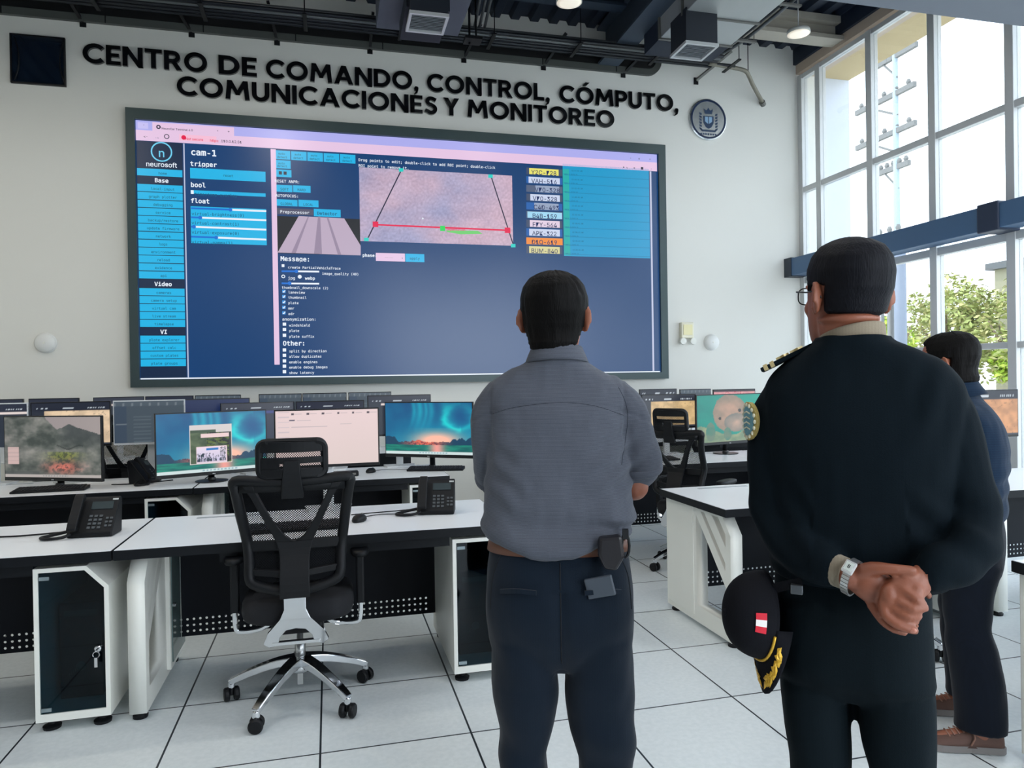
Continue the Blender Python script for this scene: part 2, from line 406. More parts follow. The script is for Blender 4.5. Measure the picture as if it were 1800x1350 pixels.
MB().box(-.42, .42, -.6, .45, 0, .32).build('casing', mat('unit_grey', rgb(84, 90, 102), .5, var=.1), bx, bevel=.01)
MB().box(-.2, .2, -.35, .30, -.16, 0).build('neck', mat('plenum_dark', rgb(32, 38, 48), .6), bx)
for sx in (-.38, .38): k = MB(); rod(k, sx, 0, .32, ZC-5.02); k.build('hanger_rod', M_blackm, bx)
# dark trunking panel on the wall with a grey rim and a rounded end
tt = thing('cable_trunking', 'long dark cable trunking with a rounded end along the top of the wall', 'trunking', (0, 8.366, 0))
def rim_path(r): return [(XL+.01, 5.42-r)]+[(3.93+r*math.cos(a), 5.42+r*math.sin(a)) for a in [-PI/2+PI/2*i/10 for i in range(11)]]
outer, inner = rim_path(.188), rim_path(.112)
MB().prism(inner+[(4.042, 5.50), (XL+.01, 5.50)], -.028, -.001, 'y').build('trunking_body', mat('tray_black', rgb(10, 11, 14), .6), tt)
m_ = MB()
for i in range(len(outer)-1): m_.prism([outer[i], outer[i+1], inner[i+1], inner[i]], -.045, -.001, 'y')
m_.build('rim', mat('trunk_grey', rgb(84, 88, 86), .55, .2, var=.1), tt)
for i in range(11): MB().box(-6+i*.95, -5.988+i*.95, -.047, -.045, 5.232, 5.308).build('joint_seam', M_blackm, tt)
# suspended pipe rack above the lettering, on knee braces from the wall
def pipes(name, label, cat, pts_list, r, m, n=8):
    t = thing(name, label, cat, (0, 0, 0))
    for pts in pts_list: MB().tube(pts, r, n).build('pipe', m, t, smooth=True)
    return t
M_pipe = mat('black_pipe', rgb(26, 30, 38), .4, .4, var=.2)
M_pipe2 = mat('grey_pipe', rgb(92, 96, 98), .4, .5, var=.15)
PY = [(7.72, 5.262, 0), (7.79, 5.262, 1), (7.86, 5.262, 0), (7.93, 5.262, 0), (8.0, 5.262, 0), (7.76, 5.305, 1)]
t = thing('pipe_rack', 'bundle of dark conduits running along the wall above the lettering', 'pipes', (0, 0, 0))
for i, (yy, zz, gcol) in enumerate(PY):
    xe = 4.62 if i not in (3,) else 4.9
    MB().tube([(XL+.02, yy, zz), (xe, yy, zz)], .021, 8).build('conduit', M_pipe2 if gcol else M_pipe, t, smooth=True)
for q in range(12):
    MB().box(-6.2+q*1.0, -6.16+q*1.0, 7.68, 8.06, 5.225, 5.238).build('strut_channel', M_blackm, t)
    k = MB(); rod(k, -6.18+q*1.0, 7.70, 5.23); k.build('hanger_rod', M_blackm, t)
# knee braces
BR = [(-5.4,), (-4.4,), (-3.42,), (-2.415, -2.52), (-1.368, -1.50), (-.493, -.54), (.514, .53), (1.599, 1.70), (2.576, 2.71), (3.61, 3.80), (4.611, 4.84)]
words = ['above the black square recess', 'above the letters CENTRO', 'above the letters DE', 'above the letters MAN of COMANDO', 'above the first comma', 'above the letters TROL', 'above the letters MPU', 'right end, above the round badge']
for i, bb in enumerate(BR):
    x0 = bb[0]; x1 = bb[1] if len(bb) > 1 else x0-.1
    t = thing('knee_brace', ('slim dark knee brace on the wall, '+words[i-3]) if i > 2 else 'slim dark knee brace on the wall beyond the left edge of the view', 'brace', (x0, 8.366, 5.235), 0, 'knee braces of the pipe rack')
    MB().ribbon([(0, -.012, 0), ((x1-x0)*1.5, -.29, .285)], .03, .03, (1, 0, 0)).build('brace_arm', M_grey if i == 10 else M_blackm, t)
    MB().box(-.03, .03, -.012, 0, -.05, .035).build('foot_plate', M_blackm, t)
# pipes turning toward the viewer near the right end
t = thing('conduit_run', 'dark conduits running toward the viewer beside the wide duct', 'pipes', (0, 0, 0))
for i, dx in enumerate((0, .07, .15)):
    MB().tube(spline([(4.40+dx, 7.74, 5.30), (4.46+dx, 7.6, 5.28), (4.47+dx, 6.9, 5.24), (4.44+dx, 5.2, 5.24)], 5), .020, 8).build('conduit', M_pipe if i < 2 else M_pipe2, t, smooth=True)
for yy in (6.4, 7.2): s = MB(); s.box(4.36, 4.72, yy-.02, yy+.02, 5.195, 5.215); rod(s, 4.38, yy, 5.2); rod(s, 4.70, yy, 5.2); s.build('trapeze_hanger', M_grey, t)
t = thing('conduit_run', 'pair of thin grey conduits dropping toward the viewer beside the left diffuser', 'pipes', (0, 0, 0))
for dx in (0, .055, .11):
    MB().tube([(1.60+dx, 7.70, 5.30), (1.54+dx, 7.1, 5.30), (1.5+dx, 5.4, 5.42)], .016, 8).build('conduit', M_pipe2, t, smooth=True)
h = MB(); rod(h, 1.50, 7.5, 5.0, ZC, .012); rod(h, 1.56, 7.45, 5.05, ZC, .010); h.box(1.44, 1.62, 7.40, 7.56, 5.02, 5.05)
h.build('hanger_rods', M_blackm, t)
t = thing('conduit_run', 'bare grey conduit bent down to the wall above the round badge', 'pipes', (0, 0, 0))
MB().tube(spline([(4.55, 7.93, 5.262), (4.90, 7.95, 5.25), (5.06, 7.95, 5.225), (5.16, 8.02, 5.19), (5.28, 8.12, 5.13), (5.57, 8.35, 5.015)], 5), .026, 8).build('conduit', mat('aged_pipe', rgb(126, 122, 110), .5, .3, var=.15), t, smooth=True)
k = MB(); rod(k, 5.12, 7.98, 5.22); k.build('hanger_rods', M_blackm, t)
k = MB().tube([(5.54, 8.325, 5.025), (5.582, 8.362, 5.0)], .036, 10); k.build('end_collar', M_grey, t)
# pendant lamps
LAMP_W = 13
DOWN_W = 15
def pendant(x, y, z, label):
    t = thing('pendant_lamp', label, 'lamp', (x, y, z), 0, 'round pendant lamps')
    MB().lathe([(.005, .075), (.03, .075), (.05, .05), (.115, .035), (.12, .0), (.113, -.002)], 28).build('housing', mat('lamp_housing', rgb(196, 196, 190), .4), t, smooth=True)
    MB().lathe([(.112, -.002), (.08, -.010), (.01, -.014)], 28).build('lens', mat('lamp_lens', rgb(236, 232, 222), .4, emit=rgb(255, 240, 215), estr=.55), t, smooth=True)
    MB().tube([(0, 0, .07), (0, 0, ZC-z)], .006, 6).build('suspension_rod', M_alu, t)
    ld = bpy.data.lights.new('lamp_light', 'AREA'); ld.shape = 'DISK'; ld.size = .2; ld.energy = LAMP_W*(.25 if x > 1.5 else 1); ld.color = (1, .93, .80)
    lo = bpy.data.objects.new('lamp_light', ld); COL.objects.link(lo); lo.parent = t; lo.location = (0, 0, -.02)
    return t
lamps = [pendant(4.85, 6.62, 5.04, 'round disc pendant lamp on a rod, near the tall window'),
         pendant(2.18, 6.25, 4.88, 'round disc pendant lamp cut by the top edge, above CONTROL')]
for i, (x, y) in enumerate([(-5.2, 6.0), (-2.9, 6.0), (-.6, 6.0), (-5.2, 4.7), (-2.9, 4.7), (-.6, 4.7), (1.8, 4.6)]):  # extra lamps out of view, added to brighten the front wall and desks
    pendant(x, y, 4.95, 'added unseen pendant lamp above the picture edge, over the '+['left wall end', 'word CENTRO', 'word COMANDO', 'left desks near the wall corner', 'left front desks', 'foreground chair', 'aisle'][i])

for i, (x, y) in enumerate([(-3.6, .3), (-1.2, .3), (1.2, .3), (3.6, .3), (-3.6, 2.6), (-1.2, 2.6), (1.2, 2.6), (3.6, 2.6)]):  # unseen soffit lamps, added to brighten the floor and desk legs
    t = thing('added_downlight', 'added unseen downlight in the soffit above the picture, '+['rear left', 'rear left of the aisle', 'rear right of the aisle', 'rear right', 'over the left front desk', 'over the foreground chair', 'over the two standing men', 'over the hunched man'][i], 'lamp', (x, y, 3.80), 0, 'added downlights')
    MB().lathe([(.085, 0), (.11, -.004), (.112, 0)], 28).build('trim_ring', M_alu, t, smooth=True)
    MB().lathe([(.084, -.001), (.002, -.001)], 28).build('lens', mat('lamp_lens', (1, 1, 1, 1)), t)
    ld = bpy.data.lights.new('downlight', 'AREA'); ld.shape = 'DISK'; ld.size = .16; ld.energy = DOWN_W; ld.color = (1, .98, .95)
    lo = bpy.data.objects.new('downlight', ld); COL.objects.link(lo); lo.parent = t; lo.location = (0, 0, -.006)

# ------------------------------------------------------------------ wall lettering (every letter a raised solid)
def stroke(pts, w):
    L, R_ = [], []
    pts = [Vector((p[0], p[1])) for p in pts]
    for i, p in enumerate(pts):
        a = (pts[i]-pts[i-1]).normalized() if i else None
        b_ = (pts[i+1]-pts[i]).normalized() if i < len(pts)-1 else None
        if a is None: a = b_
        if b_ is None: b_ = a
        t = (a+b_).normalized(); n = Vector((-t.y, t.x)); k = w/2/max(.4, n.dot(Vector((-a.y, a.x))))
        L.append(p+n*k); R_.append(p-n*k)
    return [(q.x, q.y) for q in L]+[(q.x, q.y) for q in R_[::-1]]
S_ = .215
def halves(cx, cy, rx, ry):  # closed ring as two half strokes
    return [stroke(arc(cx, cy, rx, -2, 182, 16, ry), S_), stroke(arc(cx, cy, rx, 178, 362, 16, ry), S_)]
def glyph(ch):
    r = .5+.02-S_/2; h = S_/2
    if ch == 'C': return [stroke(arc(.52, .5, r, 42, 318, 22), S_)], .90
    if ch == 'O': return halves(.52, .5, r, r), 1.04
    if ch == 'Ó': return halves(.52, .5, r, r)+[[(.42, 1.10), (.60, 1.10), (.80, 1.30), (.56, 1.30)]], 1.04
    if ch == 'E': return [[(0, 0), (S_, 0), (S_, 1), (0, 1)], [(S_, 0), (.62, 0), (.62, .19), (S_, .19)], [(S_, .41), (.56, .41), (.56, .59), (S_, .59)], [(S_, .81), (.62, .81), (.62, 1), (S_, 1)]], .62
    if ch == 'N': return [[(0, 0), (S_, 0), (S_, 1), (0, 1)], [(.66, 0), (.66+S_, 0), (.66+S_, 1), (.66, 1)], [(0, 1), (.24, 1), (.875, 0), (.635, 0)]], .875
    if ch == 'T': return [[(.27, 0), (.27+S_, 0), (.27+S_, .81), (.27, .81)], [(0, .81), (.755, .81), (.755, 1), (0, 1)]], .755
    if ch == 'R': return [[(0, 0), (S_, 0), (S_, 1), (0, 1)], stroke([(S_, 1-h), (.40, 1-h)]+arc(.40, .68, .215, 90, -90, 10)[1:]+[(S_, .465)], S_*.95), [(.30, .42), (.53, .44), (.80, 0), (.54, 0)]], .80
    if ch == 'P': return [[(0, 0), (S_, 0), (S_, 1), (0, 1)], stroke([(S_, 1-h), (.40, 1-h)]+arc(.40, .66, .235, 90, -90, 10)[1:]+[(S_, .425)], S_*.95)], .74
    if ch == 'D': return [[(0, 0), (S_, 0), (S_, 1), (0, 1)], stroke([(S_, 1-h), (.36, 1-h)]+arc(.36, .5, .5-h, 90, -90, 14)[1:]+[(S_, h)], S_)], .86
    if ch == 'M': return [stroke([(.12, 0), (.2, .86)], S_), stroke([(1.0, 0), (.92, .86)], S_), [(.095, 1), (.31, 1), (.66, .28), (.46, .28)], [(1.025, 1), (.81, 1), (.46, .28), (.66, .28)], [(.095, 1), (.30, 1), (.29, .8), (.08, .8)], [(.82, 1), (1.025, 1), (1.04, .8), (.83, .8)]], 1.12
    if ch == 'A': return [[(0, 0), (.235, 0), (.59, 1), (.36, 1)], [(.95, 0), (.715, 0), (.36, 1), (.59, 1)], [(.22, .2), (.73, .2), (.67, .375), (.28, .375)]], .95
    if ch == 'L': return [[(0, 0), (S_, 0), (S_, 1), (0, 1)], [(S_, 0), (.60, 0), (.60, .19), (S_, .19)]], .60
    if ch == 'U': return [stroke([(h, 1), (h, .37)]+arc(.40, .37, .40-h, 180, 360, 14)[1:]+[(.80-h, 1)], S_)], .80
    if ch == 'I': return [[(0, 0), (S_, 0), (S_, 1), (0, 1)]], S_
    if ch == 'Y': return [[(.29, 0), (.505, 0), (.505, .45), (.29, .45)], [(0, 1), (.245, 1), (.5, .46), (.36, .36), (.295, .42)], [(.80, 1), (.555, 1), (.30, .46), (.44, .36), (.505, .42)]], .80
    if ch == 'S': return [stroke([(.60, .80)]+arc(.345, .715, .185, 55, 270, 12)[1:]+arc(.345, .285, .215, 90, -140, 12)[1:]+[(.04, .20)], S_*.93)], .62
    if ch == ',': return [[(.02, -.02), (.22, -.02), (.24, .12), (.18, .2), (.06, .2), (0, .1)], [(.09, -.02), (.22, -.02), (.18, -.16), (.06, -.24), (.0, -.22), (.08, -.12)]], .24
CAP = .202
sg = thing('wall_sign', 'raised glossy black lettering CENTRO DE COMANDO over two lines on the wall', 'sign', (0, 8.366, 0))
M_let = mat('gloss_black_acrylic', rgb(12, 13, 15), .12, var=.1, coat=.6)
LINES = [(4.808, [('CENTRO', -2.416, -1.214), ('DE', -1.099, -.708), ('COMANDO,', -.613, 1.058), ('CONTROL,', 1.157, 2.642), ('CÓMPUTO,', 2.765, 4.345)]),
         (4.545, [('COMUNICACIONES', -1.52, 1.262), ('Y', 1.345, 1.53), ('MONITOREO', 1.625, 3.473)])]
for z0, ws in LINES:
    for word, xa, xb in ws:
        gl = [glyph(c) for c in word]; gap = .09
        tot = sum(a for _, a in gl)+gap*(len(gl)-1); k = (xb-xa)/tot; x = xa
        for (pol, adv), ch in zip(gl, word):
            m = MB()
            for i, p in enumerate(pol):
                m.prism([(x+q[0]*k, z0+q[1]*CAP) for q in p], -.035-.0003*i, -.002, 'y')
            m.build('comma' if ch == ',' else 'letter', M_let, sg)
            x += (adv+gap)*k

# ------------------------------------------------------------------ small things on the wall
t = thing('wall_recess', 'black framed square recess with dark glass, high on the left of the wall', 'window', (-2.83, 8.366, 4.797))
f = MB()
for a in ((-.25, -.235, -.25, .25), (.235, .25, -.25, .25), (-.235, .235, -.25, -.235), (-.235, .235, .235, .25)): f.box(a[0], a[1], -.03, -.001, a[2], a[3])
f.build('frame', M_blackm, t)
MB().box(-.236, .236, -.022, -.002, -.236, .236).build('dark_pane', mat('dark_mirror', rgb(14, 26, 40), .06, var=.2, spec=.8), t)
k = MB(); k.tube([(x_, -.026, z_) for x_, z_ in arc(-.75, 0, .58, -22, 22, 10)], .006, 6); k.tube([(x_, -.026, z_) for x_, z_ in arc(.78, 0, .58, 158, 202, 10)], .006, 6)
k.build('curved_bar', M_blackm, t)
def disc_box(x, z, label):
    t = thing('wall_sconce', label, 'wall fixture', (x, 8.366, z), 0, 'round white wall fixtures')  # round white wall sconce, unlit
    MB().lathe([(.098, 0), (.098, -.03), (.085, -.055), (.02, -.06)], 32, axis='y').build('cover', M_whitep, t, smooth=True)
    MB().lathe([(.105, 0), (.105, -.012), (.097, -.014)], 32, axis='y').build('base_ring', M_whitep, t, smooth=True)
    MB().lathe([(.012, -.058), (.012, -.066), (.003, -.067)], 12, axis='y').build('centre_cap', M_cream, t)
disc_box(-2.816, 1.905, 'round white wall fixture left of the video wall')
disc_box(4.774, 1.887, 'round white wall fixture right of the emergency light')
t = thing('emergency_light', 'small cream emergency light with two lamp heads on the wall right of the screen', 'emergency light', (4.41, 8.366, 1.99))
MB().box(-.085, .085, -.07, 0, -.05, .15).build('housing', mat('cream_plastic', rgb(232, 228, 206), .5), t, bevel=.01)
MB().box(-.06, .06, -.078, -.07, -.01, .12).build('front_label', mat('label_yellow', rgb(236, 228, 180), .5), t)
for sx in (-.07, .07):
    k = MB(); k.lathe([(.028, 0), (.045, -.045), (.04, -.06), (.005, -.062)], 18, (sx, -.03, -.09), 'y'); k.box(sx-.012, sx+.012, -.05, -.02, -.07, -.045)
    k.build('lamp_head', M_cream, t, smooth=False)
t = thing('wall_badge', 'round blue mirrored badge with a crest, right of the lettering', 'badge', (4.764, 8.366, 4.742))
MB().lathe([(.262, 0), (.262, -.025), (.25, -.032)], 48, axis='y').build('rim', mat('silver_rim', rgb(206, 212, 214), .25, .8), t, smooth=False)
MB().lathe([(.248, -.002), (.248, -.036), (.226, -.036), (.226, -.002)], 48, axis='y').build('dark_ring', mat('badge_navy', rgb(24, 44, 76), .3), t)
MB().lathe([(.226, -.002), (.226, -.030), (.002, -.0301)], 48, axis='y').build('mirror_face', mat('badge_blue', rgb(78, 138, 204), .10, .1, var=.05), t)
M_cr = mat('crest_ink', rgb(38, 62, 92), .4)
k = MB(); k0 = k; k = MB()
k.prism([(-.055, .03), (.055, .03), (.055, -.03), (.03, -.075), (0, -.09), (-.03, -.075), (-.055, -.03)], -.034, -.030, 'y')
for sx in (-1, 1):
    for q in range(6): k.prism([(sx*.07, .05-q*.028), (sx*.098, .062-q*.028), (sx*.092, .04-q*.028), (sx*.072, .034-q*.028)], -.034, -.030, 'y')
k.prism([(-.035, .05), (.035, .05), (.05, .10), (.02, .082), (0, .11), (-.02, .082), (-.05, .10)], -.034, -.030, 'y')
k.prism([(-.085, -.10), (.085, -.10), (.07, -.118), (-.07, -.118)], -.034, -.030, 'y')
for q in range(7): k.box(-.085+q*.025, -.068+q*.025, -.034, -.030, -.150, -.134)
k0.add([Vector((p.x*1.35, p.y, p.z*1.35)) for p in k.v], k.f); k = k0
k.build('crest', M_cr, t)
k = MB(); k.prism([(-.05, .03), (-.006, .03), (-.006, -.06), (-.05, -.03)], -.0355, -.033, 'y'); k.prism([(.006, .03), (.05, .03), (.05, -.03), (.006, -.06)], -.0355, -.033, 'y')
k.build('crest_field', mat('crest_pale', rgb(140, 175, 205), .4), t)
UI = [
 ('r', -1.92, 4.02, 4.135, 4.235, 'peri', 1),
 ('r', -1.92, 4.02, 4.025, 4.135, 'pink', 1),
 ('r', -1.76, -0.95, 4.13, 4.225, 'pink', 2),
 ('r', -1.9, -1.8, 4.15, 4.215, 'peri2', 2),
 ('t', 'v', -1.846, 4.193, 0.018, 'dk', 'l', 0, 3),
 ('t', 'NeuroCar Terminal 6.0', -1.671, 4.17, 0.03, 'dk', 'l', 0, 3),
 ('t', 'x', -1.125, 4.183, 0.03, 'dk', 'l', 0, 3),
 ('t', '+', -1.016, 4.185, 0.037, 'dk', 'l', 0, 3),
 ('o', -1.7, 4.178, 0.022, 0.01, 'dk', 3),
 ('t', '<-', -1.848, 4.074, 0.036, 'dk', 'l', 0, 3),
 ('t', '->', -1.739, 4.069, 0.036, 'gr', 'l', 0, 3),
 ('o', -1.622, 4.082, 0.026, 0.018, 'dk', 3),
 ('r', -1.5, -1.13, 4.05, 4.115, 'rose', 2),
 ('o', -1.455, 4.083, 0.024, 0, 'red', 3),
 ('t', 'Not secure', -1.439, 4.077, 0.036, 'red', 'l', 0, 3),
 ('t', 'https:', -1.196, 4.075, 0.037, 'red', 'l', 0, 3),
 ('t', '//10.0.12.51', -1.087, 4.076, 0.037, 'dk', 'l', 0, 3),
 ('t', '-', 3.656, 4.176, 0.035, 'dk', 'l', 0, 3),
 ('t', 'o', 3.77, 4.176, 0.035, 'dk', 'l', 0, 3),
 ('t', 'x', 3.916, 4.177, 0.035, 'dk', 'l', 0, 3),
 ('t', '*', 3.556, 4.051, 0.049, 'dk', 'l', 0, 3),
 ('t', 'v', 3.608, 4.054, 0.035, 'dk', 'l', 0, 3),
 ('t', '±', 3.7, 4.059, 0.042, 'dk', 'l', 0, 3),
 ('t', '■', 3.799, 4.058, 0.043, 'dk', 'l', 0, 3),
 ('t', ':', 3.937, 4.058, 0.042, 'dk', 'l', 0, 3),
 ('r', -1.92, -1.471, 1.53, 4.02, 'navy2', 1),
 ('r', -1.461, -1.449, 1.53, 4.02, 'w2', 2),
 ('o', -1.675, 3.917, 0.105, 0.091, 'sky', 3),
 ('t', 'n', -1.675, 3.923, 0.12, 'sky', 'c', 0, 3),
 ('t', 'neurosoft', -1.678, 3.785, 0.054, 'w', 'c', 0, 3),
 ('r', -1.915, -1.476, 3.659, 3.734, 'cyan', 2),
 ('t', 'home', -1.668, 3.695, 0.036, 'btx', 'c', 1, 3),
 ('r', -1.915, -1.476, 3.493, 3.569, 'cyan', 2),
 ('t', 'local-input', -1.67, 3.53, 0.036, 'btx', 'c', 1, 3),
 ('r', -1.915, -1.476, 3.41, 3.486, 'cyan', 2),
 ('t', 'graph plotter', -1.67, 3.446, 0.036, 'btx', 'c', 1, 3),
 ('r', -1.915, -1.476, 3.327, 3.402, 'cyan', 2),
 ('t', 'debugging', -1.671, 3.363, 0.036, 'btx', 'c', 1, 3),
 ('r', -1.915, -1.476, 3.243, 3.319, 'cyan', 2),
 ('t', 'service', -1.672, 3.28, 0.036, 'btx', 'c', 1, 3),
 ('r', -1.915, -1.476, 3.16, 3.236, 'cyan', 2),
 ('t', 'backup/restore', -1.672, 3.197, 0.036, 'btx', 'c', 1, 3),
 ('r', -1.915, -1.476, 3.077, 3.153, 'cyan', 2),
 ('t', 'update firmware', -1.673, 3.113, 0.036, 'btx', 'c', 1, 3),
 ('r', -1.915, -1.476, 2.994, 3.069, 'cyan', 2),
 ('t', 'network', -1.674, 3.03, 0.036, 'btx', 'c', 1, 3),
 ('r', -1.915, -1.476, 2.91, 2.986, 'cyan', 2),
 ('t', 'logs', -1.675, 2.947, 0.036, 'btx', 'c', 1, 3),
 ('r', -1.915, -1.476, 2.827, 2.903, 'cyan', 2),
 ('t', 'environment', -1.675, 2.864, 0.037, 'btx', 'c', 1, 3),
 ('r', -1.915, -1.476, 2.744, 2.82, 'cyan', 2),
 ('t', 'reload', -1.676, 2.78, 0.036, 'btx', 'c', 1, 3),
 ('r', -1.915, -1.476, 2.661, 2.736, 'cyan', 2),
 ('t', 'evidence', -1.677, 2.697, 0.036, 'btx', 'c', 1, 3),
 ('r', -1.915, -1.476, 2.577, 2.653, 'cyan', 2),
 ('t', 'api', -1.677, 2.614, 0.036, 'btx', 'c', 1, 3),
 ('r', -1.915, -1.476, 2.399, 2.475, 'cyan', 2),
 ('t', 'cameras', -1.679, 2.435, 0.036, 'btx', 'c', 1, 3),
 ('r', -1.915, -1.476, 2.316, 2.392, 'cyan', 2),
 ('t', 'camera setup', -1.68, 2.352, 0.036, 'btx', 'c', 1, 3),
 ('r', -1.915, -1.476, 2.233, 2.309, 'cyan', 2),
 ('t', 'virtual cam', -1.68, 2.269, 0.036, 'btx', 'c', 1, 3),
 ('r', -1.915, -1.476, 2.15, 2.226, 'cyan', 2),
 ('t', 'live stream', -1.681, 2.186, 0.036, 'btx', 'c', 1, 3),
 ('r', -1.915, -1.476, 2.067, 2.143, 'cyan', 2),
 ('t', 'timelapse', -1.682, 2.103, 0.036, 'btx', 'c', 1, 3),
 ('r', -1.915, -1.476, 1.9, 1.976, 'cyan', 2),
 ('t', 'plate explorer', -1.683, 1.936, 0.036, 'btx', 'c', 1, 3),
 ('r', -1.915, -1.476, 1.817, 1.893, 'cyan', 2),
 ('t', 'offset calc', -1.684, 1.853, 0.036, 'btx', 'c', 1, 3),
 ('r', -1.915, -1.476, 1.734, 1.809, 'cyan', 2),
 ('t', 'custom plates', -1.684, 1.77, 0.036, 'btx', 'c', 1, 3),
 ('r', -1.915, -1.476, 1.651, 1.726, 'cyan', 2),
 ('t', 'plate groups', -1.685, 1.687, 0.037, 'btx', 'c', 1, 3),
 ('t', 'Base', -1.68, 3.623, 0.058, 'w', 'c', 1, 3),
 ('t', 'Video', -1.683, 2.529, 0.058, 'w', 'c', 1, 3),
 ('t', 'VI', -1.686, 2.024, 0.058, 'w', 'c', 1, 3),
 ('t', 'cam-1', -1.39, 3.947, 0.088, 'w', 'l', 1, 3),
 ('t', 'trigger', -1.398, 3.819, 0.065, 'w', 'l', 1, 3),
 ('r', -1.399, -0.635, 3.653, 3.765, 'cyan', 1),
 ('t', 'reset', -1.019, 3.706, 0.036, 'btx', 'c', 1, 3),
 ('t', 'bool', -1.397, 3.595, 0.065, 'w', 'l', 1, 3),
 ('r', -1.398, -0.638, 3.491, 3.528, 'cyan', 1),
 ('r', -1.395, -1.367, 3.487, 3.526, 'w', 3),
 ('t', 'timestamp-overlay', -1.359, 3.494, 0.043, 'btx', 'l', 1, 3),
 ('t', 'float', -1.4, 3.425, 0.065, 'w', 'l', 1, 3),
 ('r', -1.401, -0.635, 2.963, 3.356, 'cyan', 1),
 ('q', [(-1.395, 3.344), (-1.002, 3.344), (-1.002, 3.325), (-1.396, 3.325)], 'blue', 3),
 ('q', [(-1.002, 3.344), (-0.634, 3.344), (-0.635, 3.324), (-1.002, 3.325)], 'w', 3),
 ('o', -1.002, 3.334, 0.02, 0, 'blue', 4),
 ('t', 'virtual-brightness(0)', -1.391, 3.283, 0.043, 'btx', 'l', 1, 3),
 ('q', [(-1.397, 3.247), (-1.307, 3.247), (-1.307, 3.228), (-1.397, 3.228)], 'blue', 3),
 ('q', [(-1.307, 3.247), (-0.636, 3.245), (-0.636, 3.225), (-1.307, 3.228)], 'w', 3),
 ('o', -1.307, 3.237, 0.02, 0, 'blue', 4),
 ('t', 'virtual-contrast(1)', -1.393, 3.186, 0.043, 'btx', 'l', 1, 3),
 ('q', [(-1.399, 3.147), (-1.371, 3.147), (-1.371, 3.128), (-1.399, 3.128)], 'blue', 3),
 ('q', [(-1.371, 3.147), (-0.638, 3.142), (-0.638, 3.122), (-1.371, 3.128)], 'w', 3),
 ('o', -1.371, 3.137, 0.02, 0, 'blue', 4),
 ('t', 'virtual-exposure(0)', -1.394, 3.086, 0.043, 'btx', 'l', 1, 3),
 ('q', [(-1.401, 3.041), (-1.151, 3.039), (-1.151, 3.019), (-1.401, 3.022)], 'blue', 3),
 ('q', [(-1.151, 3.039), (-0.64, 3.033), (-0.64, 3.014), (-1.151, 3.019)], 'w', 3),
 ('o', -1.151, 3.029, 0.02, 0, 'blue', 4),
 ('t', 'virtual-gamma(1)', -1.396, 2.98, 0.044, 'btx', 'l', 1, 3),
 ('r', -0.578, -0.5229999999999999, 1.656, 4.017, 'pink', 2),
 ('r', -0.534, -0.372, 3.91, 4.006, 'cyan', 1),
 ('t', 'auto', -0.499, 3.977, 0.03, 'btx', 'l', 1, 3),
 ('t', 'detect', -0.511, 3.939, 0.03, 'btx', 'l', 1, 3),
 ('r', -0.363, -0.199, 3.91, 4.006, 'cyan', 1),
 ('t', 'auto', -0.328, 3.977, 0.03, 'btx', 'l', 1, 3),
 ('t', 'detect', -0.341, 3.939, 0.03, 'btx', 'l', 1, 3),
 ('r', -0.191, -0.025, 3.909, 4.006, 'cyan', 1),
 ('t', 'auto', -0.155, 3.977, 0.03, 'btx', 'l', 1, 3),
 ('t', 'detect', -0.168, 3.939, 0.031, 'btx', 'l', 1, 3),
 ('r', -0.016, 0.151, 3.909, 4.006, 'cyan', 1),
 ('t', 'auto', 0.02, 3.977, 0.03, 'btx', 'l', 1, 3),
 ('t', 'detect', 0.007, 3.938, 0.03, 'btx', 'l', 1, 3),
 ('r', 0.16, 0.329, 3.908, 4.006, 'cyan', 1),
 ('t', 'auto', 0.196, 3.977, 0.031, 'btx', 'l', 1, 3),
 ('t', 'detect', 0.183, 3.938, 0.031, 'btx', 'l', 1, 3),
 ('r', -0.53, -0.37, 3.81, 3.901, 'cyan', 1),
 ('t', 'auto', -0.501, 3.871, 0.03, 'btx', 'l', 1, 3),
 ('t', 'detect', -0.513, 3.84, 0.03, 'btx', 'l', 1, 3),
 ('r', -0.532, -0.363, 3.717, 3.798, 'cyan', 1),
 ('r', -0.496, -0.464, 3.742, 3.778, 'dk', 3),
 ('r', -0.446, -0.414, 3.742, 3.778, 'dk', 3),
 ('t', 'RESET ANPR:', -0.54, 3.676, 0.041, 'w', 'l', 1, 3),
 ('r', -0.529, -0.357, 3.554, 3.63, 'cyan', 1),
 ('r', -0.349, -0.163, 3.557, 3.633, 'cyan', 1),
 ('t', 'SOFT', -0.44, 3.588, 0.038, 'btx', 'c', 1, 3),
 ('t', 'HARD', -0.26, 3.59, 0.037, 'btx', 'c', 1, 3),
 ('t', 'AUTOFOCUS:', -0.537, 3.518, 0.042, 'w', 'l', 1, 3),
 ('r', -0.529, -0.305, 3.4, 3.471, 'cyan', 1),
 ('r', -0.295, -0.081, 3.4, 3.476, 'cyan', 1),
 ('t', 'GLOBAL', -0.419, 3.429, 0.037, 'btx', 'c', 1, 3),
 ('t', 'LOCAL', -0.19, 3.43, 0.037, 'btx', 'c', 1, 3),
 ('r', -0.53, -0.137, 3.306, 3.375, 'tab', 1),
 ('t', 'Preprocessor', -0.336, 3.342, 0.044, 'w', 'c', 1, 3),
 ('r', -0.133, 0.157, 3.299, 3.382, 'cyan', 1),
 ('t', 'Detector', 0.01, 3.341, 0.046, 'btx', 'c', 1, 3),
 ('r', -0.529, 0.369, 2.878, 3.287, 'blk', 1),
 ('q', [(-0.295, 3.294), (0.195, 3.288), (0.371, 2.987), (0.369, 2.878), (-0.524, 2.886)], 'road', 2),
 ('q', [(-0.089, 3.296), (-0.064, 3.297), (-0.053, 2.88), (-0.139, 2.884)], 'road2', 3),
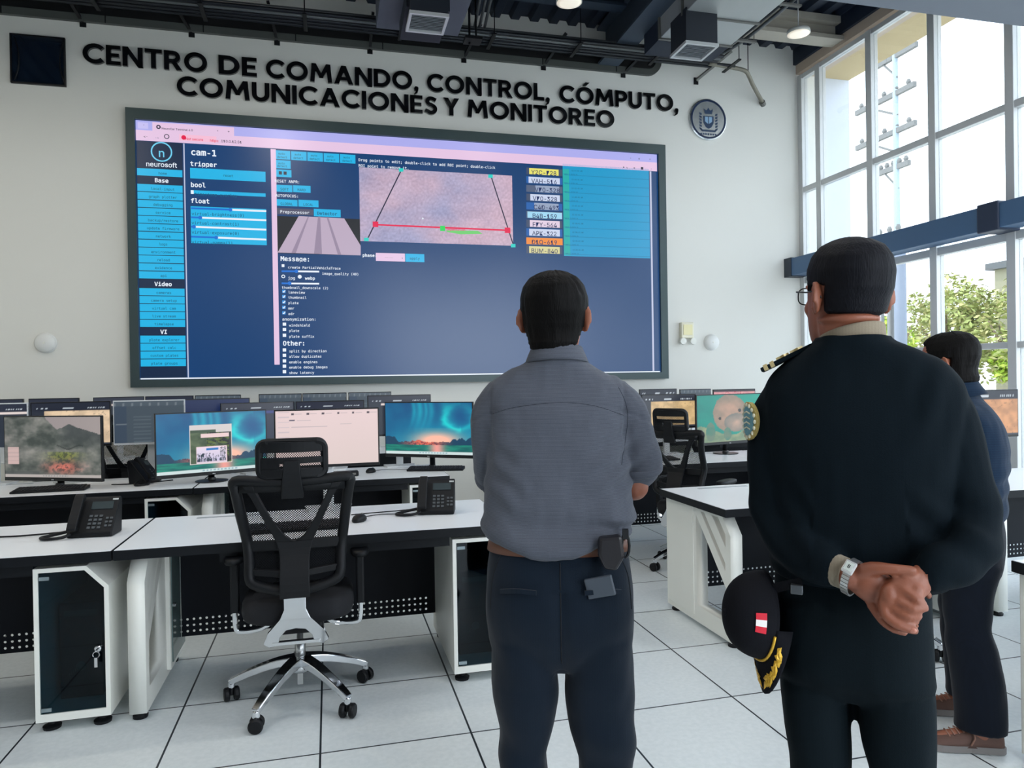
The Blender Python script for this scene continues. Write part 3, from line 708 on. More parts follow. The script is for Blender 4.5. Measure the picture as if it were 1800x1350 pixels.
 ('q', [(0.003, 3.293), (0.022, 3.294), (0.156, 2.879), (0.119, 2.878)], 'road2', 3),
 ('q', [(-0.198, 3.291), (-0.186, 3.292), (-0.332, 2.885), (-0.38, 2.883)], 'road2', 3),
 ('t', 'Message:', -0.495, 2.83, 0.067, 'w', 'l', 1, 3),
 ('r', -0.484, -0.455, 2.728, 2.759, 'w', 3),
 ('t', 'create PartialVehicleTrace', -0.419, 2.732, 0.037, 'w', 'l', 1, 3),
 ('q', [(-0.486, 2.691), (-0.33, 2.693), (-0.33, 2.674), (-0.486, 2.672)], 'blue', 3),
 ('q', [(-0.33, 2.693), (-0.087, 2.695), (-0.087, 2.676), (-0.33, 2.674)], 'w', 3),
 ('o', -0.33, 2.685, 0.02, 0, 'blue', 4),
 ('t', 'image_quality (40)', -0.057, 2.671, 0.038, 'w', 'l', 1, 3),
 ('q', [(-0.488, 2.559), (-0.404, 2.558), (-0.404, 2.54), (-0.488, 2.54)], 'blue', 3),
 ('q', [(-0.404, 2.558), (-0.089, 2.561), (-0.09, 2.542), (-0.404, 2.54)], 'w', 3),
 ('o', -0.404, 2.551, 0.02, 0, 'blue', 4),
 ('t', 'thumbnail_downscale (2)', -0.489, 2.509, 0.037, 'w', 'l', 1, 3),
 ('o', -0.469, 2.625, 0.02, 0.011, 'w', 3),
 ('t', 'jpg', -0.421, 2.616, 0.044, 'w', 'l', 1, 3),
 ('o', -0.295, 2.625, 0.021, 0, 'w', 3),
 ('t', 'webp', -0.24, 2.617, 0.046, 'w', 'l', 1, 3),
 ('r', -0.483, -0.448, 2.444, 2.478, 'chk', 3),
 ('l', (-0.476, 2.46), (-0.467, 2.45), 0.01, 'w', 5),
 ('l', (-0.467, 2.45), (-0.452, 2.472), 0.01, 'w', 5),
 ('t', 'laneview', -0.421, 2.457, 0.038, 'w', 'l', 1, 3),
 ('r', -0.484, -0.449, 2.387, 2.421, 'chk', 3),
 ('l', (-0.477, 2.403), (-0.468, 2.393), 0.01, 'w', 5),
 ('l', (-0.468, 2.393), (-0.453, 2.416), 0.01, 'w', 5),
 ('t', 'thumbnail', -0.422, 2.4, 0.037, 'w', 'l', 1, 3),
 ('r', -0.485, -0.45, 2.327, 2.361, 'chk', 3),
 ('l', (-0.478, 2.343), (-0.469, 2.333), 0.01, 'w', 5),
 ('l', (-0.469, 2.333), (-0.454, 2.356), 0.01, 'w', 5),
 ('t', 'plate', -0.423, 2.34, 0.038, 'w', 'l', 1, 3),
 ('r', -0.486, -0.451, 2.269, 2.303, 'chk', 3),
 ('l', (-0.479, 2.285), (-0.47, 2.275), 0.01, 'w', 5),
 ('l', (-0.47, 2.275), (-0.455, 2.297), 0.01, 'w', 5),
 ('t', 'mmr', -0.424, 2.281, 0.037, 'w', 'l', 1, 3),
 ('r', -0.487, -0.452, 2.208, 2.242, 'chk', 3),
 ('l', (-0.48, 2.224), (-0.471, 2.214), 0.01, 'w', 5),
 ('l', (-0.471, 2.214), (-0.456, 2.237), 0.01, 'w', 5),
 ('t', 'adr', -0.425, 2.221, 0.038, 'w', 'l', 1, 3),
 ('t', 'anonymization:', -0.489, 2.162, 0.044, 'w', 'l', 1, 3),
 ('r', -0.484, -0.448, 2.084, 2.118, 'w', 3),
 ('t', 'windshield', -0.418, 2.094, 0.038, 'w', 'l', 1, 3),
 ('r', -0.485, -0.449, 2.025, 2.059, 'w', 3),
 ('t', 'plate', -0.419, 2.034, 0.037, 'w', 'l', 1, 3),
 ('r', -0.486, -0.45, 1.961, 1.996, 'w', 3),
 ('t', 'plate suffix', -0.42, 1.971, 0.038, 'w', 'l', 1, 3),
 ('r', -0.489, -0.453, 1.799, 1.834, 'w', 3),
 ('t', 'split by direction', -0.423, 1.809, 0.038, 'w', 'l', 1, 3),
 ('r', -0.49, -0.454, 1.74, 1.775, 'w', 3),
 ('t', 'allow duplicates', -0.424, 1.749, 0.037, 'w', 'l', 1, 3),
 ('r', -0.491, -0.455, 1.679, 1.714, 'w', 3),
 ('t', 'enable engines', -0.425, 1.688, 0.037, 'w', 'l', 1, 3),
 ('r', -0.492, -0.456, 1.621, 1.656, 'w', 3),
 ('t', 'enable debug images', -0.426, 1.63, 0.037, 'w', 'l', 1, 3),
 ('r', -0.493, -0.457, 1.561, 1.596, 'w', 3),
 ('t', 'show latency', -0.427, 1.57, 0.038, 'w', 'l', 1, 3),
 ('t', 'Other:', -0.487, 1.9, 0.068, 'w', 'l', 1, 3),
 ('t', 'Drag points to edit; double-click to add ROI point; double-click', 0.362, 3.96, 0.042, 'w', 'l', 1, 3),
 ('t', 'ROI point to remove it.', 0.361, 3.896, 0.042, 'w', 'l', 1, 3),
 ('img', (0.367, 3.871), (2.146, 3.04)),
 ('l', (0.838, 3.858), (0.448, 3.066), 0.013, 'dk', 4),
 ('l', (1.89, 3.85), (2.146, 3.054), 0.013, 'dk', 4),
 ('l', (0.539, 3.23), (2.086, 3.22), 0.018, 'red', 5),
 ('r', 0.508, 0.57, 3.203, 3.265, 'red', 6),
 ('r', 2.045, 2.114, 3.187, 3.252, 'red', 6),
 ('r', 1.275, 1.334, 3.184, 3.244, 'grn', 6),
 ('t', 'segmentation', 1.351, 3.211, 0.031, 'red', 'l', 1, 6),
 ('q', [(1.344, 3.194), (1.721, 3.201), (1.775, 3.169), (1.518, 3.154), (1.357, 3.175)], 'grn2', 5),
 ('q', [(0.812, 3.883), (0.864, 3.886), (0.863, 3.847), (0.812, 3.844)], 'teal', 6),
 ('q', [(1.856, 3.868), (1.911, 3.871), (1.91, 3.831), (1.855, 3.828)], 'teal', 6),
 ('q', [(0.41, 3.078), (0.46, 3.08), (0.46, 3.041), (0.409, 3.04)], 'teal', 6),
 ('q', [(2.118, 3.059), (2.174, 3.061), (2.173, 3.021), (2.118, 3.019)], 'teal', 6),
 ('q', [(1.062, 3.309), (1.089, 3.316), (1.076, 3.335)], 'w', 6),
 ('t', 'phase:', 0.388, 2.888, 0.046, 'w', 'l', 1, 3),
 ('r', 0.537, 0.865, 2.82, 2.912, 'pink', 2),
 ('t', '-------', 0.635, 2.866, 0.024, 'dk', 'l', 1, 3),
 ('t', 'v', 0.827, 2.864, 0.026, 'dk', 'l', 0, 3),
 ('r', 0.87, 1.087, 2.819, 2.911, 'cyan', 2),
 ('t', 'apply', 0.976, 2.865, 0.04, 'btx', 'c', 1, 3),
 ('r', 2.779, 3.909, 2.935, 4.049, 'cyan2', 1),
 ('r', 2.779, 2.859, 2.943, 3.987, 'grn3', 2),
 ('r', 2.323, 2.774, 3.899, 3.978, 'pbk0', 2),
 ('r', 2.358, 2.727, 3.901, 3.974, 'pyel', 3),
 ('t', 'Y2C-728', 2.542, 3.937, 0.072, 'ptx', 'c', 0, 4),
 ('r', 2.801, 3.905, 3.913, 3.919, 'cyl', 3),
 ('t', '12:57:41 AM', 2.888, 3.975, 0.022, 'btx', 'l', 1, 4),
 ('t', 'camera 1 plate ok', 2.786, 3.93, 0.018, 'btx', 'l', 1, 4),
 ('r', 2.321, 2.773, 3.794, 3.874, 'pbk1', 2),
 ('r', 2.349, 2.74, 3.797, 3.87, 'pwhi', 3),
 ('t', 'VAH-516', 2.544, 3.833, 0.072, 'ptx', 'c', 0, 4),
 ('r', 2.801, 3.905, 3.806, 3.8120000000000003, 'cyl', 3),
 ('t', '12:54:41 AM', 2.888, 3.868, 0.022, 'btx', 'l', 1, 4),
 ('t', 'camera 1 plate ok', 2.786, 3.823, 0.018, 'btx', 'l', 1, 4),
 ('r', 2.319, 2.771, 3.689, 3.771, 'pbk2', 2),
 ('r', 2.432, 2.731, 3.692, 3.77, 'pgry', 3),
 ('t', 'V70-328', 2.581, 3.731, 0.072, 'ptx', 'c', 0, 4),
 ('r', 2.801, 3.905, 3.6999999999999997, 3.706, 'cyl', 3),
 ('t', '12:51:41 AM', 2.888, 3.762, 0.022, 'btx', 'l', 1, 4),
 ('t', 'camera 1 plate ok', 2.786, 3.717, 0.018, 'btx', 'l', 1, 4),
 ('r', 2.318, 2.769, 3.585, 3.667, 'pbk0', 2),
 ('r', 2.367, 2.737, 3.587, 3.664, 'pwhi', 3),
 ('t', 'V70-328', 2.551, 3.625, 0.071, 'ptx', 'c', 0, 4),
 ('r', 2.801, 3.905, 3.593, 3.599, 'cyl', 3),
 ('t', '12:48:41 AM', 2.888, 3.655, 0.022, 'btx', 'l', 1, 4),
 ('t', 'camera 1 plate ok', 2.786, 3.61, 0.018, 'btx', 'l', 1, 4),
 ('r', 2.316, 2.767, 3.48, 3.564, 'pbk1', 2),
 ('r', 2.415, 2.72, 3.482, 3.562, 'pgry', 3),
 ('t', 'C4D-493', 2.567, 3.522, 0.072, 'ptx', 'c', 0, 4),
 ('r', 2.801, 3.905, 3.487, 3.4930000000000003, 'cyl', 3),
 ('t', '12:45:41 AM', 2.888, 3.549, 0.022, 'btx', 'l', 1, 4),
 ('t', 'camera 1 plate ok', 2.786, 3.504, 0.018, 'btx', 'l', 1, 4),
 ('r', 2.314, 2.766, 3.375, 3.46, 'pbk2', 2),
 ('r', 2.328, 2.762, 3.379, 3.455, 'psky', 3),
 ('t', 'B4B-159', 2.544, 3.417, 0.072, 'ptx', 'c', 0, 4),
 ('r', 2.801, 3.905, 3.38, 3.386, 'cyl', 3),
 ('t', '12:42:41 AM', 2.888, 3.442, 0.022, 'btx', 'l', 1, 4),
 ('t', 'camera 1 plate ok', 2.786, 3.397, 0.018, 'btx', 'l', 1, 4),
 ('r', 2.312, 2.764, 3.27, 3.357, 'pbk0', 2),
 ('r', 2.355, 2.731, 3.273, 3.353, 'ppnk', 3),
 ('t', 'F7Y-564', 2.542, 3.313, 0.072, 'ptx', 'c', 0, 4),
 ('r', 2.801, 3.905, 3.274, 3.2800000000000002, 'cyl', 3),
 ('t', '12:39:41 AM', 2.888, 3.336, 0.022, 'btx', 'l', 1, 4),
 ('t', 'camera 1 plate ok', 2.786, 3.291, 0.018, 'btx', 'l', 1, 4),
 ('r', 2.311, 2.762, 3.165, 3.254, 'pbk1', 2),
 ('r', 2.346, 2.73, 3.168, 3.249, 'pwhi', 3),
 ('t', 'APK-322', 2.537, 3.208, 0.071, 'ptx', 'c', 0, 4),
 ('r', 2.801, 3.905, 3.167, 3.173, 'cyl', 3),
 ('t', '12:36:41 AM', 2.888, 3.229, 0.022, 'btx', 'l', 1, 4),
 ('t', 'camera 1 plate ok', 2.786, 3.184, 0.018, 'btx', 'l', 1, 4),
 ('r', 2.309, 2.76, 3.06, 3.15, 'pbk2', 2),
 ('r', 2.309, 2.764, 3.065, 3.144, 'pora', 3),
 ('t', 'D1Q-619', 2.535, 3.104, 0.072, 'ptx', 'c', 0, 4),
 ('r', 2.801, 3.905, 3.061, 3.067, 'cyl', 3),
 ('t', '12:33:41 AM', 2.888, 3.123, 0.022, 'btx', 'l', 1, 4),
 ('t', 'camera 1 plate ok', 2.786, 3.078, 0.018, 'btx', 'l', 1, 4),
 ('r', 2.307, 2.759, 2.956, 3.047, 'pbk0', 2),
 ('r', 2.342, 2.726, 2.959, 3.041, 'pyel2', 3),
 ('t', 'BUM-840', 2.533, 3.0, 0.072, 'ptx', 'c', 0, 4),
 ('r', 2.801, 3.905, 2.9539999999999997, 2.96, 'cyl', 3),
 ('t', '12:30:41 AM', 2.888, 3.016, 0.022, 'btx', 'l', 1, 4),
 ('t', 'camera 1 plate ok', 2.786, 2.971, 0.018, 'btx', 'l', 1, 4),
 ('r', 3.919, 3.942, 1.53, 4.02, 'w2', 2),
 ('r', -1.92, 4.02, 1.515, 1.528, 'w', 2)]
# ------------------------------------------------------------------ video wall
PAL = {'peri': (172, 172, 236), 'peri2': (196, 190, 240), 'pink': (228, 196, 226), 'rose': (244, 190, 214), 'dk': (30, 34, 60), 'gr': (150, 140, 170), 'red': (226, 20, 74),
       'navy2': (6, 34, 66), 'w': (232, 240, 250), 'w2': (190, 196, 220), 'sky': (110, 206, 240), 'cyan': (24, 178, 228), 'cyan2': (14, 150, 200), 'btx': (8, 92, 128), 'blue': (16, 110, 208),
       'tab': (78, 80, 104), 'blk': (22, 26, 32), 'road': (186, 168, 190), 'road2': (150, 134, 158), 'chk': (60, 150, 226), 'grn': (40, 214, 90), 'grn2': (110, 205, 110), 'grn3': (30, 172, 168), 'teal': (30, 206, 196),
       'pyel': (232, 226, 110), 'pwhi': (202, 212, 236), 'pgry': (150, 164, 190), 'psky': (160, 214, 240), 'ppnk': (226, 206, 226), 'pora': (240, 140, 50), 'pyel2': (216, 210, 150), 'ptx': (30, 44, 90),
       'pbk0': (66, 78, 104), 'pbk1': (34, 96, 170), 'pbk2': (84, 96, 122), 'cyl': (10, 126, 172)}
def try_font(fn):
    try:
        import os
        p = os.path.join(bpy.utils.system_resource('DATAFILES'), 'fonts', fn)
        return bpy.data.fonts.load(p) if os.path.exists(p) else None
    except Exception: return None
FONT_MONO = try_font('DejaVuSansMono.woff2'); FONT_SANS = try_font('Inter.woff2')
def text_polys(s, cap, al='l', mono=True, bold=0.0):
    cu = bpy.data.curves.new('text', 'FONT'); cu.body = s; f = FONT_MONO if mono else FONT_SANS
    if f: cu.font = f
    cu.size = cap/.73; cu.align_x = {'l': 'LEFT', 'c': 'CENTER'}[al]; cu.resolution_u = 2; cu.offset = bold*cap
    o = bpy.data.objects.new('text', cu); COL.objects.link(o)
    bpy.context.view_layer.update()
    me = bpy.data.meshes.new_from_object(o.evaluated_get(bpy.context.evaluated_depsgraph_get()))
    vs = [tuple(v.co) for v in me.vertices]; fs = [tuple(p.vertices) for p in me.polygons]
    bpy.data.objects.remove(o); bpy.data.curves.remove(cu); bpy.data.meshes.remove(me)
    return vs, fs
vw = thing('video_wall', 'huge framed video wall showing a dark blue traffic camera page', 'screen', (0, 8.366, 0))
fx0, fx1, fz0, fz1 = -2.01, 4.124, 1.431, 4.353
ix0, ix1, iz0, iz1 = -1.925, 4.03, 1.512, 4.238
f = MB(); f.box(fx0, fx1, -.10, -.002, iz1, fz1).box(fx0, fx1, -.10, -.002, fz0, iz0).box(fx0, ix0, -.10, -.002, iz0, iz1).box(ix1, fx1, -.10, -.002, iz0, iz1)
f.build('frame', mat('screen_frame', rgb(62, 78, 80), .42, .2, var=.04), vw)
MB().box(ix0, ix1, -.066, -.002, iz0, iz1).build('display_panel', glow('led_navy', rgb(0, 58, 110), 1.0), vw)
img = MB(); names = []; 
def slot(c):
    if c not in names: names.append(c)
    img.mi = names.index(c)
YS = -.066
bounds = []
for e in UI:
    k = e[0]
    if k == 'r':
        slot(e[5]); y = YS-.0009*e[6]; img.add([(e[1], y, e[3]), (e[2], y, e[3]), (e[2], y, e[4]), (e[1], y, e[4])], [(0, 1, 2, 3)])
    elif k == 'q':
        slot(e[2]); y = YS-.0009*e[3]; img.add([(p[0], y, p[1]) for p in e[1]], [tuple(range(len(e[1])))])
    elif k == 'l':
        (xa, za), (xb, zb), w, c, ly = e[1:]; slot(c); y = YS-.0009*ly
        d = Vector((xb-xa, 0, zb-za)).normalized(); n = Vector((-d.z, 0, d.x))*w/2; a = Vector((xa, y, za)); b = Vector((xb, y, zb))
        img.add([a-n, b-n, b+n, a+n], [(0, 1, 2, 3)])
    elif k == 'o':
        x, z, r_, ri, c, ly = e[1:]; slot(c); y = YS-.0009*ly
        if ri: 
            vs = [(x+r_*math.cos(2*PI*i/24), y, z+r_*math.sin(2*PI*i/24)) for i in range(24)]+[(x+ri*math.cos(2*PI*i/24), y, z+ri*math.sin(2*PI*i/24)) for i in range(24)]
            img.add(vs, [(i, (i+1) % 24, 24+(i+1) % 24, 24+i) for i in range(24)])
        else: img.add([(x+r_*math.cos(2*PI*i/20), y, z+r_*math.sin(2*PI*i/20)) for i in range(20)], [tuple(range(20))])
    elif k == 't':
        s, x, z, cap, c, al, mono, ly = e[1:]; slot(c); y = YS-.0009*ly-.0002
        vs, fs = text_polys(s, cap*(1.3 if s == 'neurosoft' else 1.0), al, mono, .012 if (cap < .045 or not mono) else .03)
        img.add([(x+p[0], y, z-cap/2+p[1]) for p in vs], fs)
img.build('screen_image', [glow('led_'+c, rgb(*PAL[c])) for c in names], bpy.data.objects['display_panel'])
def paint(mb_fn, u0, u1, v0, v1, nu, nv, place, name, parent, m):
    """grid surface whose vertices carry the picture shown on a display"""
    vs, fs, cs = [], [], []
    for j in range(nv+1):
        for i in range(nu+1):
            u, v = i/nu, j/nv; vs.append(place(u, v)); c = mb_fn(u, v); cs.append((lin(max(0, min(255, c[0]))), lin(max(0, min(255, c[1]))), lin(max(0, min(255, c[2]))), 1))
    for j in range(nv):
        for i in range(nu): a = j*(nu+1)+i; fs.append((a, a+1, a+nu+2, a+nu+1))
    me = bpy.data.meshes.new(name); me.from_pydata(vs, [], fs)
    at = me.color_attributes.new('picture', 'FLOAT_COLOR', 'POINT')
    at.data.foreach_set('color', [x for c in cs for x in c])
    o = bpy.data.objects.new(name, me); COL.objects.link(o); me.materials.append(m)
    if parent is not None: o.parent = parent
    return o
def mixc(a, b, t): t = max(0, min(1, t)); return tuple(x+(y-x)*t for x, y in zip(a, b))
def fbm(x, y, z=0, o=4): return noise.fractal(Vector((x, y, z)), 1.0, 2.0, o)
IM = [e for e in UI if e[0] == 'img'][0]
(xa, za), (xb, zb) = IM[1], IM[2]
def pave(u, v):
    g = fbm(u*70, v*30)*16+fbm(u*6, v*4, 3)*9
    c = mixc((196, 170, 190), (160, 158, 192), .5+.9*fbm(u*2.2+5, v*1.6, 1))
    c = mixc(c, (206, 172, 188), max(0, u-.55)*1.6)
    return tuple(x+g for x in c)
paint(pave, 0, 1, 0, 1, 180, 90, lambda u, v: (xa+(xb-xa)*u, YS-.0012, zb+(za-zb)*v), 'camera_picture', bpy.data.objects['display_panel'], picture('screen_picture'))
# ------------------------------------------------------------------ desks
def plate(name, outer, holes, x0, x1, m, parent, bevel=0):
    """flat plate in the y-z plane with cut-outs, given thickness along x"""
    cu = bpy.data.curves.new(name, 'CURVE'); cu.dimensions = '2D'; cu.fill_mode = 'BOTH'; cu.extrude = (x1-x0)/2
    for pl in [outer]+holes:
        s = cu.splines.new('POLY'); s.points.add(len(pl)-1); s.use_cyclic_u = True
        for q, p in zip(s.points, pl): q.co = (p[0], p[1], 0, 1)
    o = bpy.data.objects.new(name, cu); COL.objects.link(o); bpy.context.view_layer.update()
    me = bpy.data.meshes.new_from_object(o.evaluated_get(bpy.context.evaluated_depsgraph_get()))
    bpy.data.objects.remove(o); bpy.data.curves.remove(cu)
    for v in me.vertices: y, z, x = v.co; v.co = ((x0+x1)/2+x, y, z)
    bm = bmesh.new(); bm.from_mesh(me); bmesh.ops.remove_doubles(bm, verts=bm.verts, dist=1e-5); bmesh.ops.recalc_face_normals(bm, faces=bm.faces); bm.to_mesh(me); bm.free()
    me.materials.clear(); me.materials.append(m); me.name = name
    o = bpy.data.objects.new(name, me); COL.objects.link(o); o.parent = parent
    return o
DL, DD = 1.755, .775
M_panel = perforated('perforated_black_panel', rgb(13, 18, 26), .031, .20, (.155, .248, .13, 1.42), .5)
M_smoke = glass('smoked_glass', (.26, .40, .46, 1), .022, .03)
FLAP = mat('flap_grey', rgb(172, 178, 184), .4, .3)
LEG_O = [(.03, .03), (.03, .60), (.12, .705), (.775, .705), (.775, .03)]
LEG_H = [[(.085, .125), (.085, .315), (.40, .655), (.40, .125)], [(.085, .40), (.085, .445), (.305, .68), (.345, .68)], [(.078, .53), (.078, .60), (.155, .68), (.222, .68)]]
def make_desk(x, y, label, group='control room desks'):
    t = thing('control_desk', label, 'desk', (x, y, 0), 0, group)
    MB().box(.004, DL-.004, .004, DD-.004, .712, .75).build('desktop', M_white, t)
    e = MB(); e.box(0, DL, 0, .004, .708, .7485).box(0, DL, DD-.004, DD, .708, .7485).box(0, .004, .004, DD-.004, .708, .7485).box(DL-.004, DL, .004, DD-.004, .708, .7485).box(.004, DL-.004, .004, DD-.004, .706, .712)
    e.build('edge_band', M_edge, t)
    plate('leg_frame', LEG_O, LEG_H, .045, .115, M_cream, t)
    ped = MB().box(.040, .135, .43, .765, .06, .70).build('rear_pedestal', M_cream, t, bevel=.004)
    MB().box(.1352, .140, .455, .755, .09, .69).build('glass_panel', mat('tinted_panel', rgb(92, 112, 112), .08, spec=.6), ped)
    k = MB(); k.lathe([(.011, .140), (.011, .148), (.003, .149)], 14, (0, .50, .36), 'x'); k.build('lock', M_chrome, ped)
    k = MB(); k.lathe([(.03, 0), (.032, .012), (.018, .03)], 14, (.08, .07, 0)); k.build('foot', M_blackp, t)
    k = MB(); k.lathe([(.03, 0), (.032, .012), (.018, .03), (.018, .06)], 14, (.08, .72, 0)); k.build('foot', M_blackp, t)
    MB().box(.142, 1.745, .655, .6568, .145, .70).build('modesty_panel', M_panel, t)
    MB().box(.22, .56, .672, .70, .7492, .7515).build('cable_flap', FLAP, t)
    MB().box(.42, 1.45, .03, .05, .66, .706).build('front_rail', M_edge, t)
    return t
CW = .285
def make_cabinet(x, y, label):
    t = thing('computer_cabinet', label, 'cabinet', (x, y, 0), 0, 'computer cabinets under the desks')
    out = [(0, .045), (CW, .045), (CW, .60), (CW-.085, .69), (0, .69)]; c = (CW*.45, .36)
    inn = []
    inn = [(.018, .078), (CW-.018, .078), (CW-.018, .593), (CW-.092, .672), (.018, .672)]
    b = MB()
    for i in range(5):
        j = (i+1) % 5; b.prism([out[i], out[j], inn[j], inn[i]], .0, .70, 'y')
    b.prism(out, .70, .715, 'y'); b.build('body', M_cream, t)
    dr = [(.020, .080), (CW-.020, .080), (CW-.020, .592), (CW-.094, .670), (.020, .670)]
    door = MB().prism(dr, .004, .010, 'y').build('glass_door', M_smoke, t)
    k = MB(); k.lathe([(.013, .004), (.013, -.006), (.009, -.009), (.002, -.009)], 16, (CW-.045, 0, .335), 'y')
    k.tube([(CW-.045, -.012, .335), (CW-.045, -.03, .333)], .004, 6); k.tube([(CW-.045+.013*math.cos(a), -.028, .318+.013*math.sin(a)) for a in [i*.5236 for i in range(12)]], .0018, 5, closed=True)
    k.box(CW-.052, CW-.04, -.030, -.027, .265, .305)
    k.build('lock_with_key', M_chrome, door)
    for hz in (.640, .088): MB().box(.022, .06, -.002, .012, hz, hz+.015).build('hinge', mat('clear_hinge', rgb(150, 165, 170), .2, .6), door)
    for fx in (.045, CW-.045):
        for fy in (.05, .66): MB().lathe([(.034, 0), (.036, .012), (.016, .02), (.016, .05)], 16, (fx, fy, 0)).build('foot', M_blackp, t)
    return t
def make_tower(x, y, label):
    t = thing('computer_tower', label, 'computer', (x, y, .08), 0, 'computer towers in the cabinets')
    MB().box(0, .17, 0, .46, 0, .42).build('case', mat('tower_black', rgb(34, 48, 60), .4, var=.1), t, bevel=.006)
    k = MB(); k.lathe([(.02, 0), (.02, -.006), (.014, -.006), (.014, -.003), (.003, -.003)], 18, (.085, 0, .14), 'y'); k.build('power_button', M_grey, t)
    k = MB()
    for q in range(5): k.box(.035+q*.008, .039+q*.008, -.003, .0, .10+q*.006, .112+q*.006)
    k.build('vent', M_grey, t)
    MB().box(.02, .15, -.002, 0, .36, .385).build('drive_slot', M_grey, t)
    return t
YR = [3.385, 5.265, 7.145]; XA, XB, XC, XD = -2.665, -.905, 2.0, 3.76
desk_words = {
 (0, 0): 'nearest white desk at the left edge, holding the upright desk phone', (0, 1): 'nearest white desk behind the foreground mesh chair',
 (1, 0): 'second row white desk at left, under the monitor with the misty temple wallpaper', (1, 1): 'second row white desk under the two aurora wallpaper monitors',
 (2, 0): 'back row desk below the wall, at the far left behind the monitors', (2, 1): 'back row desk below the middle of the video wall, behind the monitors',
 (0, 2): 'nearest white desk right of the aisle, its slotted white end leg facing the aisle', (0, 3): 'front row desk at far right, behind the hunched man',
 (1, 2): 'second row desk right of the aisle, under the teal manatee monitor', (1, 3): 'second row desk at far right, hidden behind the officer',
 (2, 2): 'back row desk right of the aisle, below the emergency light', (2, 3): 'back row desk in the corner by the tall window'}
cab_words = {(0, 0): 'smoked glass computer cabinet with a key in its lock, foreground left', (0, 1): 'smoked glass computer cabinet beside the legs of the man in the grey-blue shirt',
 (1, 0): 'smoked glass computer cabinet in the second row, seen just above the nearest desk', (1, 1): 'computer cabinet behind the black phone on the nearest desk, at the aisle'}
for ri, yy in enumerate(YR):
    for ci, xx in enumerate((XA, XB, XC, XD)):
        make_desk(xx, yy, desk_words[(ri, ci)])
        if (ri, ci) in cab_words:
            make_cabinet(xx+1.452 if ci == 0 else xx+1.462, yy+.02, cab_words[(ri, ci)])
            make_tower(xx+1.50 if ci == 0 else xx+1.51, yy+.16, 'black computer tower inside the '+['key-locked cabinet at foreground left', 'cabinet beside the man in the grey-blue shirt', 'second row cabinet above the nearest desk', 'aisle-side cabinet behind the black phone'][ri*2+ci])
        elif ci == 2 and ri == 0:
            make_cabinet(xx+1.462, yy+.02, 'smoked glass cabinet of the right block, behind the standing officer')
d0 = make_desk(2.44, 1.36, 'white desk cut by the right edge of the picture, beside the brown shoes')
# solid end panel of that desk
MB().box(.03, .07, .02, .77, .03, .706).build('end_panel', M_cream, d0, bevel=.004)

